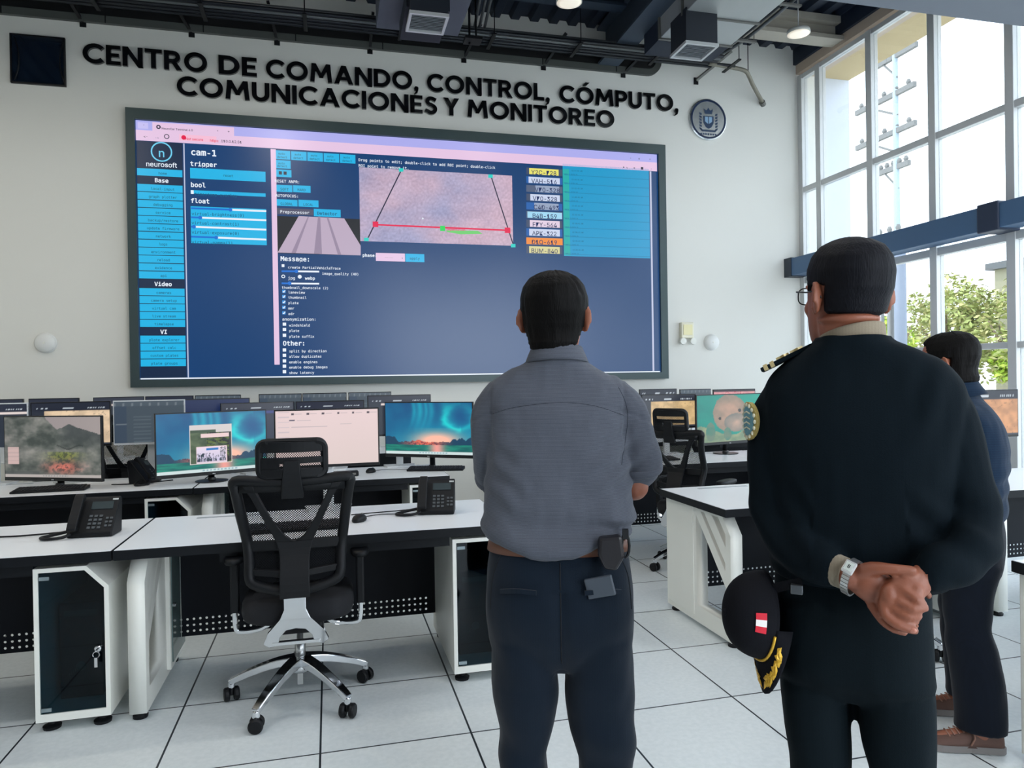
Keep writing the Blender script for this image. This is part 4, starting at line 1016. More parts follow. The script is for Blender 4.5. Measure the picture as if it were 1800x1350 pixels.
# ------------------------------------------------------------------ office chair
def make_chair(label, loc, rz):
    t = thing('office_chair', label, 'chair', loc, rz, 'black mesh office chairs')
    MB().lathe([(.045, .135), (.05, .15), (.045, .20), (.03, .205)], 20).build('hub', M_chrome, t, smooth=True)
    for k in range(5):
        a = math.radians(23+72*k); ca, sa = math.cos(a), math.sin(a)
        pts = spline([(ca*.03, sa*.03, .185), (ca*.12, sa*.12, .168), (ca*.24, sa*.24, .125), (ca*.325, sa*.325, .085)], 4)
        n = len(pts); m = MB(); m.ribbon(pts, [.062-.028*i/(n-1) for i in range(n)], [.04-.014*i/(n-1) for i in range(n)], (-sa, ca, 0))
        m.tube([(ca*.318, sa*.318, .09), (ca*.318, sa*.318, .058)], .017, 10)
        lg = m.build('leg', M_chrome, t, bevel=.006)
        c = MB(); b = a+.5; R_ = Matrix.Translation((ca*.318, sa*.318, .031)) @ Matrix.Rotation(b, 4, 'Z')
        for sx in (-.021, .021):
            w = MB(); w.lathe([(.008, -.012), (.026, -.012), (.031, -.006), (.031, .006), (.026, .012), (.008, .012)], 18, (sx, 0, 0), 'x'); c.add([R_ @ p for p in w.v], w.f)
        w = MB(); w.tube([(0, 0, .002), (0, 0, .034)], .013, 10); c.add([R_ @ p for p in w.v], w.f)
        w = MB(); w.tube([(-.03, 0, 0), (.03, 0, 0)], .008, 8); c.add([R_ @ p for p in w.v], w.f)
        c.build('caster', M_blackp, lg)
    g = MB(); g.lathe([(.024, .19), (.024, .26), (.014, .265), (.014, .36)], 16); g.build('gas_lift', M_steel, t, smooth=True)
    MB().box(-.012, .012, -.03, -.005, .08, .135).build('tension_tag', M_steel, t)
    MB().box(-.11, .11, -.17, .12, .355, .405).build('tilt_mechanism', M_blackp, t, bevel=.015)
    # seat cushion: rounded superellipse rings
    rings = []
    for z, s in ((.405, .90), (.415, .97), (.445, 1.0), (.48, .985), (.497, .93), (.503, .80)):
        rr = []
        for i in range(40):
            a = 2*PI*i/40; ca, sa = math.cos(a), math.sin(a); e = .55
            rr.append(Vector((.245*s*math.copysign(abs(ca)**e, ca), .035+.24*s*math.copysign(abs(sa)**e, sa), z+(.012*max(0, -sa) if z > .45 else 0)-(.02*max(0, sa)**3 if z > .45 else 0))))
        rings.append(rr)
    MB().loft(rings).build('seat', mat('black_fabric', rgb(18, 20, 26), .85, var=.15, bump=.2, bscale=400), t, smooth=True)
    for sx in (-1, 1):
        m = MB(); m.ribbon(spline([(sx*.10, -.02, .395), (sx*.16, -.02, .352), (sx*.25, -.02, .345), (sx*.272, -.02, .37), (sx*.274, -.02, .45)], 5), .045, .02, (0, 1, 0))
        ar = m.build('armrest', M_chrome, t, bevel=.005)
        q = MB(); q.box(sx*.274-.018, sx*.274+.018, -.045, .005, .43, .655); q.build('arm_post', M_blackp, ar, bevel=.008)
        q = MB(); rr = []
        for z, s in ((.655, .9), (.662, 1), (.678, 1), (.684, .88)):
            rr.append([Vector((sx*.274+.042*s*math.copysign(abs(math.cos(a))**.7, math.cos(a)), .02+.125*s*math.copysign(abs(math.sin(a))**.7, math.sin(a)), z)) for a in [2*PI*i/28 for i in range(28)]])
        q.loft(rr).build('arm_pad', M_blackp, ar, smooth=True)
    # chrome A-shaped spine bracket
    def yb(z): return -.235-.05*(z-.55)-.10*max(0, z-.78)**1.2*1.5+.06*math.exp(-((z-.78)/.12)**2)
    out = [(-.045, .575), (-.045, .50), (-.062, .46), (-.115, .395), (-.135, .345), (-.11, .325), (-.075, .335), (-.065, .375), (-.04, .405), (0, .412), (.04, .405), (.065, .375), (.075, .335), (.11, .325), (.135, .345), (.115, .395), (.062, .46), (.045, .50), (.045, .575)]
    def yc(z): return -.285+.42*max(0, .47-z)+0*z
    m = MB(); n = len(out); m.v = [Vector((x, yc(z), z)) for x, z in out]+[Vector((x, yc(z)+.03, z)) for x, z in out]
    # faces as strips across the arch so the bracket stays solid
    m.f = []; half = n//2
    for i in range(half): m.f += [(i, i+1, n-2-i, n-1-i), (n+i, n+n-1-i, n+n-2-i, n+i+1)]
    # replace strips below the crotch by leg strips
    m.f = [(0, 1, 17, 18), (1, 2, 16, 17), (2, 3, 8, 9), (9, 10, 15, 16), (2, 9, 16), (3, 4, 7, 8), (4, 5, 6, 7), (10, 11, 14, 15), (11, 12, 13, 14)]
    m.f = m.f+[tuple(n+i for i in q[::-1]) for q in m.f]+[(i, (i+1) % n, n+(i+1) % n, n+i) for i in range(n)]
    m.m = [0]*len(m.f); m.box(-.10, .10, -.235, -.215, .335, .352)
    m.build('spine_bracket', M_chrome, t, bevel=.008)
    # back frame
    def P3(x, z, dy=0): return Vector((x*.90, yb(z)+.16*x*x*2+dy, .565+(z-.565)*.945))
    oc = [(-.255, 1.035), (-.262, 1.062), (-.24, 1.078), (-.12, 1.070), (0, 1.066), (.12, 1.070), (.24, 1.078), (.262, 1.062), (.255, 1.035), (.238, .92), (.222, .80), (.21, .70), (.208, .64), (.19, .605), (.10, .575), (0, .565), (-.10, .575), (-.19, .605), (-.208, .64), (-.21, .70), (-.222, .80), (-.238, .92)]
    m = MB(); pts = []
    for i in range(len(oc)):
        p0, p1, p2, p3 = [Vector(oc[(i+d) % len(oc)]) for d in (-1, 0, 1, 2)]
        for j in range(3):
            s = j/3; q = .5*((2*p1)+(p2-p0)*s+(2*p0-5*p1+4*p2-p3)*s*s+(3*p1-p0-3*p2+p3)*s**3); pts.append(P3(q.x, q.y))
    m.tube(pts, .023, 8, closed=True, flat=1.0)
    m.ribbon([P3(x, 1.05, -.004) for x in (-.235, -.12, 0, .12, .235)], .05, .022, (0, 0, 1))
    fr = m.build('back_frame', M_blackp, t, smooth=True)
    q = MB(); q.ribbon([P3(x, .765, -.004) for x in (-.222, -.15, -.07, 0, .07, .15, .222)], .045, .022, (0, 0, 1)); q.build('lumbar_bar', M_blackp, fr, bevel=.005)
    q = MB()
    def ip(tab, z):
        for (a, b), (c, d) in zip(tab, tab[1:]):
            if a <= z <= c: return b+(d-b)*(z-a)/(c-a)
        return tab[-1][1] if z > tab[-1][0] else tab[0][1]
    TO = [(.545, .070), (.62, .068), (.72, .068), (.78, .080), (.84, .108), (.90, .136), (1.0, .185), (1.055, .225)]
    TI = [(.79, .0), (.80, .022), (.815, .042), (.84, .062), (.90, .098), (1.0, .148), (1.055, .175)]
    TD = [(.545, -.055), (.72, -.055), (.84, -.045), (1.055, -.015)]
    zs = [.545+.245*k/8 for k in range(9)]
    q.loft([[P3(x, z, ip(TD, z)+dy) for x, dy in ((-ip(TO, z), 0), (ip(TO, z), 0), (ip(TO, z)*.9, .026), (-ip(TO, z)*.9, .026))] for z in zs])
    for sx in (-1, 1):
        zs = [.788, .80, .815, .84, .87, .90, .95, 1.0, 1.055]
        q.loft([[P3(sx*x, z, ip(TD, z)+dy) for x, dy in ((ip(TI, z), 0), (ip(TO, z), 0), (ip(TO, z), .024), (ip(TI, z), .024))] for z in zs])
    q.ribbon([P3(-.20, .655, 0), P3(0, .64, -.02), P3(.20, .655, 0)], .03, .02, (0, 0, 1))
    q.build('back_support', M_blackp, fr, bevel=.004)
    q = MB(); N = 12
    gr = [[P3(x*(.205+.05*(z-.6)/.45)/1.0, z, .012) for x in [-1+2*i/N for i in range(N+1)]] for z in [.60+.46*j/12 for j in range(13)]]
    q.add([p for r_ in gr for p in r_], [(j*(N+1)+i, j*(N+1)+i+1, (j+1)*(N+1)+i+1, (j+1)*(N+1)+i) for j in range(12) for i in range(N)])
    q.build('back_mesh', perforated('chair_mesh', rgb(14, 16, 20), .0105, .37, None, .8, (0, 2), True), fr, smooth=True)
    # headrest
    H = MB(); hz0, hz1, hw = 1.075, 1.245, .147
    def hp(x, z, dy=0): return Vector((x*.97, -.315+1.6*x*x-.10*(z-1.075)+dy, z-.026))
    def rr_(w, z0, z1, r, n=5):
        o_ = []
        for cx, cz, a0 in ((w-r, z1-r, 90), (w-r, z0+r, 0), (-w+r, z0+r, -90), (-w+r, z1-r, -180)):
            o_ += [(cx+r*math.cos(math.radians(a0-90*i/n)), cz+r*math.sin(math.radians(a0-90*i/n))) for i in range(n+1)]
        return o_
    H.tube([hp(x, z) for x, z in rr_(hw-.012, hz0+.012, hz1-.012, .03)], .016, 8, closed=True)
    xs = [-hw+.02+(2*hw-.04)*i/10 for i in range(11)]
    def slab(mb, z0, z1, dy0, dy1): mb.loft([[hp(x, z0, dy0), hp(x, z1, dy0), hp(x, z1, dy1), hp(x, z0, dy1)] for x in xs])
    slab(H, hz0+.012, hz0+.045, -.014, .02); slab(H, hz0+.068, hz0+.092, -.012, .02); slab(H, hz1-.055, hz1-.012, -.012, .02)
    for x0 in (-.132, -.092): H.box(x0-.01, x0+.012, -.315+.02, -.27, hz0+.014, hz0+.044)
    slab2 = [x for x in xs if x < -.04]; H.loft([[hp(x, hz0+.02, -.012), hp(x, hz0+.08, -.012), hp(x, hz0+.08, .012), hp(x, hz0+.02, .012)] for x in slab2])
    hd = H.build('headrest', M_blackp, t, smooth=False)
    q = MB(); q.loft([[hp(x, hz0+.03, .006), hp(x, hz1-.03, .006), hp(x, hz1-.03, .0075), hp(x, hz0+.03, .0075)] for x in xs]); q.build('headrest_mesh', perforated('headrest_mesh', rgb(16, 18, 22), .0095, .40, None, .8, (0, 2), True), hd)
    q = MB(); q.loft([[Vector((sx_, y_, z)) for sx_, y_ in ((-w, yb(min(z, 1.06))-.045-.03*(z-1.0)), (w, yb(min(z, 1.06))-.045-.03*(z-1.0)), (w, yb(min(z, 1.06))-.02-.03*(z-1.0)), (-w, yb(min(z, 1.06))-.02-.03*(z-1.0)))] for z, w in ((.97, .045), (1.02, .042), (1.08, .036), (1.13, .032))])
    q.build('headrest_stem', M_blackp, hd, bevel=.004)
    return t
chair0 = make_chair('black mesh office chair with chrome base in the foreground, at the nearest desk', (-.15, 3.44, 0), -.02)
dup(chair0, (-1.62, 6.72, 0), .12, 'black mesh chair glimpsed between the temple and aurora monitors, behind the second row')
dup(chair0, (2.66, 4.98, 0), -1.0, 'black mesh chair turned sideways left of the teal manatee monitor')
dup(chair0, (2.79, 3.25, 0), -1.45, 'black mesh chair at the right front row desk, hidden behind the officer')

# ------------------------------------------------------------------ monitors
TEAL = (16, 140, 178)
def aurora(u, v):
    c = mixc((10, 150, 182), (4, 66, 120), .95*(v*.7+.12)-.3*fbm(u*2.2, v*1.4, 2))
    for p, s_, a in ((.30, .025, .5), (.37, .04, .6), (.44, .02, .5), (.50, .035, .45)): c = mixc(c, (28, 204, 218), a*math.exp(-((u-p-.06*(v-.6)+.03*math.sin(v*6))/s_)**2)*max(0, min(1, (v-.42)*2.5)))
    rr = math.hypot((u-.86)*1.2, (v-.74)*.9)+.05*fbm(u*4, v*4, 6)
    c = mixc(c, (24, 226, 222), .85*math.exp(-((rr-.20)/.055)**2)*(1 if u < .88 else .55)*min(1, .3+abs(v-.99)*2.4)); c = mixc(c, (6, 70, 130), .5*math.exp(-(rr/.11)**2))
    c = mixc(c, (20, 206, 212), .5*math.exp(-((u-.70-.14*(1-v))/.06)**2)*max(0, v-.3))
    if v < .52:
        g = math.exp(-((u-.60)/.27)**2)*math.exp(-((v-.27)/.17)**2); c = mixc(c, (255, 190, 166), min(1, g*1.25))
    hl = .235+.17*max(0, fbm(u*4.2, 1.7)+.25)*(1 if u < .30 or u > .72 else .62)+.05*max(0, fbm(u*14, 3.1))
    if .18 < v < hl:
        t = max(0, 1-abs(u-.46)/.34); f = fbm(u*34, v*44)
        c = mixc((12, 62, 92), (240, 112, 88) if f > -.12 else (120, 58, 72), min(1, t*1.3)); c = mixc(c, (14, 78, 108), .35*max(0, f))
    if v <= .18: c = mixc((8, 92, 92), (20, 138, 118), .5+fbm(u*6, v*22)); c = mixc(c, (250, 160, 150), .95*math.exp(-((u-.60)/.09)**2)*(v > .03))
    if v < .055: c = (206, 222, 222) if not (.38 < u < .72 and (int(u*60) % 2 == 0) and .015 < v < .04) else (150, 180, 190)
    return c
def aurora_browser(u, v):
    if .285 < u < .655+.015 and .14 < v < .80:
        a, b = (u-.285)/.385, (v-.14)/.66
        if a < .012 or a > .988 or b < .01: return (232, 222, 214)
        if b > .80: return (214, 206, 204) if not (.02 < a < .62 and .80 < b < .865) else (66, 84, 66)
        if a > .93 and b > .1: return (40, 44, 44)
        if .26 < a < .93 and .66 < b < .76: return (236, 206, 206)
        if .15 < a < .88 and b < .44:
            p, q = (a-.15)/.73, b/.44
            if p < .03 or p > .97 or q > .92: return (240, 214, 222)
            if .32 < p < .72 and .76 < q < .90: return (40, 120, 190)
            c = mixc((196, 190, 220), (236, 220, 236), q)
            if q < .62 and fbm(p*26, q*3, 4)+.35-q*.75+.25*(p < .5) > .28: c = (44, 58, 72)
            if p > .78 and abs(fbm(p*30, q*14)) > .22: c = (70, 76, 80)
            if q < .12: c = (226, 206, 220)
            return c
        c = mixc((96, 112, 84), (40, 58, 40), a+.7*fbm(a*4, b*4)); 
        if a > .42 and fbm(a*7, b*13, 2)+.25*(a-.5) > .02: c = (16, 20, 20)
        if a > .4 and .26 < fbm(a*6+b*9, b*10, 7)+.2: c = mixc(c, (120, 140, 50), .6)
        return c
    return aurora(u, v)
def temple(u, v):
    n1 = fbm(u*4, v*4, 1); n2 = fbm(u*11, v*9, 5); n3 = fbm(u*26, v*20, 8)
    c = mixc((54, 62, 58), (138, 138, 132), .42+.62*n1+.34*n2+.12*n3)
    c = mixc(c, (150, 140, 136), max(0, .5-u)*.55*(.5+n1))
    T = [(0, 1.2), (.40, 1.1), (.44, .97), (.55, .80), (.60, .82), (.68, .885), (.76, .83), (1.0, .71)]
    for (a, b), (p, q) in zip(T, T[1:]):
        if a <= u <= p: rg = b+(q-b)*(u-a)/(p-a); break
    rg -= .012*abs(n3)
    if v > rg: c = mixc((142, 132, 134), (158, 148, 146), u)
    elif u > .52 and v > .45: c = mixc(c, (56, 62, 64), .75*min(1, (v-.45)*4)*min(1, (u-.52)*6))
    k = math.exp(-((math.hypot((u-.62)*1.05, (v-.36)*1.7)-.05*n2)/.17)**2); c = mixc(c, (112, 124, 46) if n3 > -.05 else (60, 70, 36), .85*k*(v < .43)*(v > .2))
    k = math.exp(-((math.hypot((u-.62)*.95, (v-.17)*1.5)-.06*n2)/.15)**2); c = mixc(c, (206, 112, 96) if n3+.25*n2 > -.08 else (112, 70, 64), .95*k)
    if .55 < u < .82 and abs(v-.50-.03*math.sin(u*26)) < .010: c = mixc(c, (34, 40, 38), .7)
    if v < .10 and u < .36: c = mixc(c, (70, 74, 74), .7)
    if .035 < u < .15 and .22 < v < .50: c = (200, 172, 168) if int(v*60) % 4 else (186, 160, 158)
    if v < .05: c = (176, 168, 164) if not (.4 < u < .66 and int(u*70) % 2 == 0 and .015 < v < .038) else (140, 140, 140)
    return c
def explorer(u, v):
    c = mixc((222, 204, 200), (232, 208, 208), v)
    if u < .13 and abs((v*22) % 1-.5) < .16 and v > .42 and (int(v*22) % 2): c = (206, 190, 196) if u > .02 else c
    for k in range(6):
        x = .15+.148*k
        if x < u < x+.024 and .925 < v < .955: c = (84, 76, 84)
        elif x+.035 < u < x+.10 and .93 < v < .945: c = (198, 182, 184)
    if .13 < u < .185 and .81 < v < .845: c = (92, 88, 106)
    if .20 < u < .34 and .82 < v < .832: c = (196, 180, 184)
    if .15 < u < .50 and .70 < v < .712: c = (186, 172, 178)
    if .62 < u < .74 and .73 < v < .742: c = (202, 186, 188)
    return c
def toolbar(u, v, dark=(30, 36, 50)):
    return (196, 206, 214) if (.855 < v < .90 and ((.40 < u < .54) or (.06 < u < .22 and int(u*50) % 3 == 0) or (.72 < u < .94 and int(u*60) % 2))) else dark
def mapapp(land=(226, 190, 150)):
    def f(u, v):
        if v > .80: return toolbar(u, v)
        if u < .16: return (40, 46, 58)
        if v < .05: return (48, 54, 66)
        c = mixc(land, tuple(x*.86 for x in land), .5+fbm(u*7, v*6, land[2]*.01))
        if abs(fbm(u*3+1, v*3, 2)) < .012: c = tuple(x*.78 for x in land)
        return c
    return f
def ide(u, v):
    c = (66, 78, 88)
    if v > .88: return (92, 102, 110) if v < .9 else ((110, 120, 128) if int(u*40) % 5 == 0 and v < .96 else (74, 86, 96))
    if u < .18: c = (56, 70, 86)
    if .27 < u < .52 and v < .72 and int(v*34) % 3 == 0: c = (84, 96, 104)
    if .02 < u < .18 and abs(v-.44) < .012: c = (110, 120, 128)
    return c
def navy(u, v): return mixc((10, 26, 62), (14, 34, 78), v)
def navy_tool(u, v):
    if v > .78: return toolbar(u, v, (22, 28, 48))
    if u < .10: return (150, 156, 160) if int(v*22) % 2 and .02 < u < .07 else (34, 38, 48)
    if v > .70: return (44, 56, 120)
    return (28, 36, 60)
def list_app(u, v):
    if v > .80: return toolbar(u, v, (34, 40, 56))
    if u > .2 and v > .76: return (228, 214, 210)
    return (40, 48, 60)
def manatee(u, v):
    c = mixc((20, 132, 122), (14, 160, 140), u+.4*fbm(u*3, v*3)); n = fbm(u*6, v*6, 2)
    if v < .24+.10*math.sin(u*7+1.2)+.03*n: c = mixc((150, 160, 126), (112, 138, 112), .5+n)
    d = math.hypot((u-.50)/.26, (v-.60)/.40)
    if d < 1+.06*n: c = mixc((186, 150, 130), (136, 126, 112), d*.8+.4*n)
    d = math.hypot((u-.60)/.19, (v-.40)/.20)
    if d < 1: c = mixc((196, 164, 146), (120, 122, 116), d+.3*n)
    if math.hypot((u-.345), (v-.50)*.6) < .022 or math.hypot((u-.655), (v-.66)*.6) < .024: c = (56, 60, 60)
    if math.hypot((u-.20)/.07, (v-.22)/.2) < 1 or math.hypot((u-.46)/.06, (v-.16)/.14) < 1: c = mixc((70, 128, 112), (108, 130, 112), .5+n)
    return c
def pinkmap(u, v):
    if v > .93: return (50, 46, 54)
    return (196, 66, 84) if abs(fbm(u*5, v*4, 3)) < .03 else mixc((222, 160, 160), (206, 140, 148), .5+fbm(u*8, v*8))
M_bez = mat('monitor_black', rgb(15, 17, 20), .35, var=.1)
M_pic = picture('screen_picture')
def monitor(label, w, h, x, y, rz, zb, tall, fn, nu=64, group=None, logo=None, z0=.75, white=False):
    t = thing('computer_monitor', label, 'monitor', (x, y, z0), rz, group)
    zb -= z0
    b = MB(); b.box(-w/2, w/2, 0, .022, zb, zb+h); b.box(-w*.36, w*.36, .022, .05, zb+h*.18, zb+h*.72)
    hs = b.build('housing', mat('stand_white', rgb(214, 218, 220), .4) if white else M_bez, t, bevel=.003)
    m, ch = .008, (.026 if not tall else .016)
    paint(fn, 0, 1, 0, 1, nu, int(nu*.56), lambda u, v: (-w/2+m+(w-2*m)*u, -.0012, zb+ch+(h-ch-m)*v), 'display', hs, M_pic)
    if logo:
        vs, fs = text_polys(logo, .008, 'c', False, .06); q = MB(); q.add([(p[0], -.0012, zb+.008+p[1]) for p in vs], fs); q.build('logo', mat('logo_white', rgb(226, 228, 230), .5), hs)
    if tall:
        q = MB(); q.box(-.028, .028, .05, .085, .008, zb+h*.5); q.build('stand_pole', mat('stand_white', rgb(214, 218, 220), .4), t, bevel=.006)
        q = MB(); q.prism([(-.11, -.05), (.11, -.05), (.13, .12), (-.13, .12)], 0, .012); q.build('stand_base', mat('stand_white', rgb(214, 218, 220), .4), t, bevel=.004)
    else:
        q = MB(); q.tube([(0, .07, .01), (0, .06, zb+h*.45)], .022, 12); q.build('stand_pole', M_bez, t, smooth=True)
        q = MB(); q.lathe([(.11, 0), (.112, .008), (.03, .014), (.025, .03)], 24, (0, .06, 0)); q.build('stand_base', M_bez, t)
    return t
def mon_edge(label, a, b, zb, h, *args, **kw):
    """a, b: left and right screen edges on plan (viewer's left / right)"""
    ax, ay = a; bx_, by = b; w = math.hypot(bx_-ax, by-ay); rz = math.atan2(by-ay, bx_-ax)
    return monitor(label, w, h, (ax+bx_)/2, (ay+by)/2, rz, zb, *args, **kw)
mon_edge('wide monitor at far left showing a misty mountain temple wallpaper', (-2.22, 5.78), (-1.505, 5.43), .800, .452, False, temple, 170, logo='alhua')
mon_edge('wide monitor with aurora wallpaper and two open browser windows', (-1.165, 5.39), (-.46, 5.68), .802, .455, False, aurora_browser, 190, logo='alhua')
mon_edge('monitor with a blank pale pink file window, behind the foreground chair', (-.293, 4.085), (.268, 4.10), .985, .322, True, explorer, 150)
mon_edge('wide monitor with plain aurora wallpaper, left of the man in the grey-blue shirt', (.43, 5.90), (1.07, 5.46), .845, .44, False, aurora, 150, logo='alhua')
mon_edge('monitor showing a pale manatee in teal water, right of the aisle', (3.10, 5.70), (3.86, 5.88), .84, .45, False, manatee, 120, logo='alhua')
R2 = [(-3.16, -2.63, 'list'), (-2.61, -2.13, 'ta'), (-2.115, -1.585, 'map'), (-1.572, -1.045, 'ide'), (-1.035, -.775, 'navy'), (-.765, -.27, 'tool'), (-.262, .273, 'tool2'), (.297, .814, 'list2')]
E2 = {'list': (list_app, 'small monitor cut by the left edge, second row'), 'ta': (list_app, 'small monitor with a dark toolbar, behind the left half of the temple monitor'),
      'map': (mapapp((234, 206, 172)), 'small monitor with a beige map window, behind the temple monitor'), 'ide': (ide, 'small monitor with a plain slate grey window, left of the aurora browser monitor'),
      'navy': (navy, 'small monitor with a solid navy screen behind the aurora browser monitor'), 'tool': (navy_tool, 'small angled monitor with a row of white toolbar icons, left of the pale pink screen'),
      'tool2': (navy_tool, 'small monitor with a navy toolbar directly behind the pale pink screen'), 'list2': (list_app, 'small dark monitor behind the plain aurora monitor')}
for a, b, k in R2:
    if k in ('tool',): pa, pb = (a-.04, 5.86), (b, 6.0)
    elif k == 'navy': pa, pb = (a-.10, 5.985), (a+.42, 6.075)
    elif k == 'ide': pa, pb = (a, 5.96), (b-.03, 5.975)
    else: pa, pb = (a, 5.955), (b, 5.955)
    mon_edge(E2[k][1], pa, pb, 1.005, .335 if k not in ('tool', 'tool2') else .30, True, E2[k][0], 72, z0=.75, white=k in ('ta', 'ide'))
R3 = [(-3.75, -3.22), (-3.19, -2.775), (-2.735, -2.31), (-2.19, -1.765), (-1.735, -1.30), (-1.288, -.86), (-.69, -.275), (-.268, .172), (.19, .63)]
W3 = ['beyond the left edge', 'with its corner at the left edge', 'behind the beige map monitor', 'angled, behind the slate grey screen', 'behind the navy screen, its left neighbour angled', 'behind the aurora browser monitor, at its right', 'second left of the gap above the pale pink screen', 'just above the pale pink screen, right of the toolbar one', 'rightmost before the man in the grey-blue shirt']
for (a, b), wd in zip(R3, W3):
    dy = .10 if 'angled, behind' in wd else 0
    mon_edge('back row small dark monitor '+wd, (a, 7.66), (b, 7.66+dy), 1.02, .325, True, list_app if (a*10) % 2 < 1 else ide, 40, 'back row monitors')
mon_edge('small monitor with a dark toolbar over a beige map, beside the rolled shirt sleeve', (2.70, 5.95), (3.235, 5.955), .985, .31, True, mapapp((226, 192, 140)), 80)
mon_edge('back row monitor right of the aisle with a peach map edge', (3.45, 7.66), (3.92, 7.66), .99, .325, True, mapapp((230, 180, 160)), 40, 'back row monitors')
mon_edge('back row monitor right of the aisle with a grey window', (3.96, 7.66), (4.36, 7.66), .985, .32, True, ide, 40, 'back row monitors')
mon_edge('back row monitor right of the aisle with a pink street map', (4.39, 7.66), (4.95, 7.66), .975, .32, True, pinkmap, 60, 'back row monitors')
mon_edge('monitor with an orange map at far right behind the hunched man', (4.16, 4.06), (4.72, 4.06), .99, .335, True, mapapp((222, 160, 110)), 70)

# ------------------------------------------------------------------ phones, keyboards, mice, cables
def make_phone(label, x, y, rz, flip=False):
    t = thing('desk_phone', label, 'telephone', (x, y, .7515), rz, 'black desk phones')
    T = Matrix.Rotation(.93, 4, 'X')          # face plate leans back
    b = MB(); b.prism([(-.01, 0), (.12, 0), (.135, .155), (.122, .17), (.105, .166), (-.012, .02)], -.10, .095, 'x')
    bs = b.build('base', M_blackp, t, bevel=.006)
    def face(u, w, d=0):  # u across, w up the slope
        p0 = Vector((0, -.012, .02)); dr = Vector((0, .117, .146)).normalized(); nn = Vector((0, -.146, .117)).normalized()
        return p0+Vector((u, 0, 0))+dr*w+nn*d
    def fbox(mb, u0, u1, w0, w1, d0, d1):
        mb.loft([[face(u0, w0, d), face(u1, w0, d), face(u1, w1, d), face(u0, w1, d)] for d in (d0, d1)])
    q = MB(); fbox(q, -.02, .075, .125, .165, -.002, .003); q.build('display', mat('phone_lcd', rgb(52, 62, 64), .25), bs)
    q = MB()
    for i in range(3):
        for j in range(4): fbox(q, -.018+i*.022, -.004+i*.022, .022+j*.02, .033+j*.02, 0, .004)
    for i in range(2):
        for j in range(3): fbox(q, .056+i*.018, .068+i*.018, .03+j*.02, .04+j*.02, 0, .004)
    q.build('keypad', mat('phone_keys', rgb(70, 76, 80), .5), bs)
    q = MB(); fbox(q, .066, .09, .172, .180, 0, .003); q.build('indicator_label', mat('pale_label', rgb(186, 190, 190), .5), bs)
    h = MB(); sp_ = [face(-.068, .002, .022), face(-.068, .03, .034), face(-.068, .09, .036), face(-.068, .15, .036), face(-.068, .185, .026)]
    h.ribbon(spline(sp_, 4), .042, [.03, .03, .028, .022, .02, .018, .018, .018, .018, .018, .018, .02, .022, .026, .03, .03, .03], (1, 0, 0))
    h.build('handset', M_blackp, t, bevel=.007, seg=3)
    c = MB(); c.tube(spline([(-.085, .02, .03), (-.13, .035, .02), (-.19, .02, .009), (-.205, -.015, .008), (-.165, -.045, .008), (-.11, -.035, .010), (-.08, -.015, .02)], 8), .0075, 8); c.build('coiled_cord', M_blackp, t, smooth=True)
    return t
ph = make_phone('black desk phone on the nearest desk at left, handset upright', -1.085, 3.72, -.08)
ph2 = dup(ph, (.53, 3.75, .7515), -.22, 'black desk phone on the nearest desk close to the man in the grey-blue shirt')
def make_keyboard(label, x, y, rz, w=.44):
    t = thing('keyboard', label, 'keyboard', (x, y, .7515), rz, 'black keyboards')
    b = MB(); b.prism([(-.07, 0), (.07, 0), (.07, .024), (-.07, .012)], -w/2, w/2, 'x'); b.build('base', M_blackp, t, bevel=.003)
    q = MB()
    for j in range(5):
        yy = -.056+j*.0255; zz = .013+.0857*(yy+.07)*1.0
        for i in range(int((w-.03)/.0205)): q.box(-w/2+.014+i*.0205, -w/2+.030+i*.0205, yy, yy+.019, zz, zz+.005)
    q.build('keys', mat('key_black', rgb(26, 28, 32), .55), t)
    return t
kb = make_keyboard('black keyboard on the nearest desk, seen through the mesh chair back', -.17, 3.60, .03)
dup(kb, (-1.83, 5.47, .7515), .02, 'black keyboard under the temple monitor, second row')
dup(kb, (-1.80, 3.98, .7515), -.1, 'black keyboard at the left edge of the picture, on the nearest desk')
dup(kb, (.80, 5.62, .7515), -.3, 'black keyboard under the plain aurora monitor')
dup(kb, (2.62, 5.56, .7515), .1, 'grey-black keyboard right of the aisle, beside the rolled shirt sleeve')
def make_mouse(label, x, y, rz):
    t = thing('computer_mouse', label, 'mouse', (x, y, .7515), rz, 'black mice')
    m = MB(); rr = []
    for z, s in ((0, .92), (.008, 1), (.018, .93), (.028, .72), (.034, .40), (.0355, .1)):
        rr.append([Vector((.032*s*math.cos(a), .055*s*math.sin(a)-.004*(1-s), z)) for a in [2*PI*i/24 for i in range(24)]])
    m.loft(rr).build('body', M_blackp, t, smooth=True)
    MB().lathe([(.003, -.004), (.009, -.003), (.009, .003), (.003, .004)], 14, (0, .03, .027), 'x').build('scroll_wheel', M_grey, t)
    MB().tube(spline([(0, .05, .01), (-.01, .10, .004), (.05, .17, .004), (.20, .21, .004), (.34, .25, .004)], 6), .0022, 6).build('cable', M_blackp, t, smooth=True)
    return t
ms = make_mouse('black mouse on the nearest desk, right of the foreground chair', .135, 3.70, -.5)
dup(ms, (.30, 5.66, .7515), -.6, 'black mouse on the second row desk, right of the pale pink monitor')
def cable(label, pts, r=.004, m=None):
    o = MB().tube(spline(pts, 6), r, 7).build('cable', m or M_blackp, smooth=True); tag(o, label, 'cable'); return o
cable('black cable lying across the nearest desk at the left edge', [(-2.3, 3.86, .7565), (-1.9, 3.84, .7565), (-1.6, 3.85, .7565), (-1.42, 3.83, .7565), (-1.25, 3.86, .7565)])
cable('thin cable looping from the phone toward the mouse on the nearest desk', [(.62, 3.92, .7565), (.50, 3.94, .7565), (.36, 3.90, .7565), (.20, 3.88, .7565), (.10, 3.86, .7565)], .003)
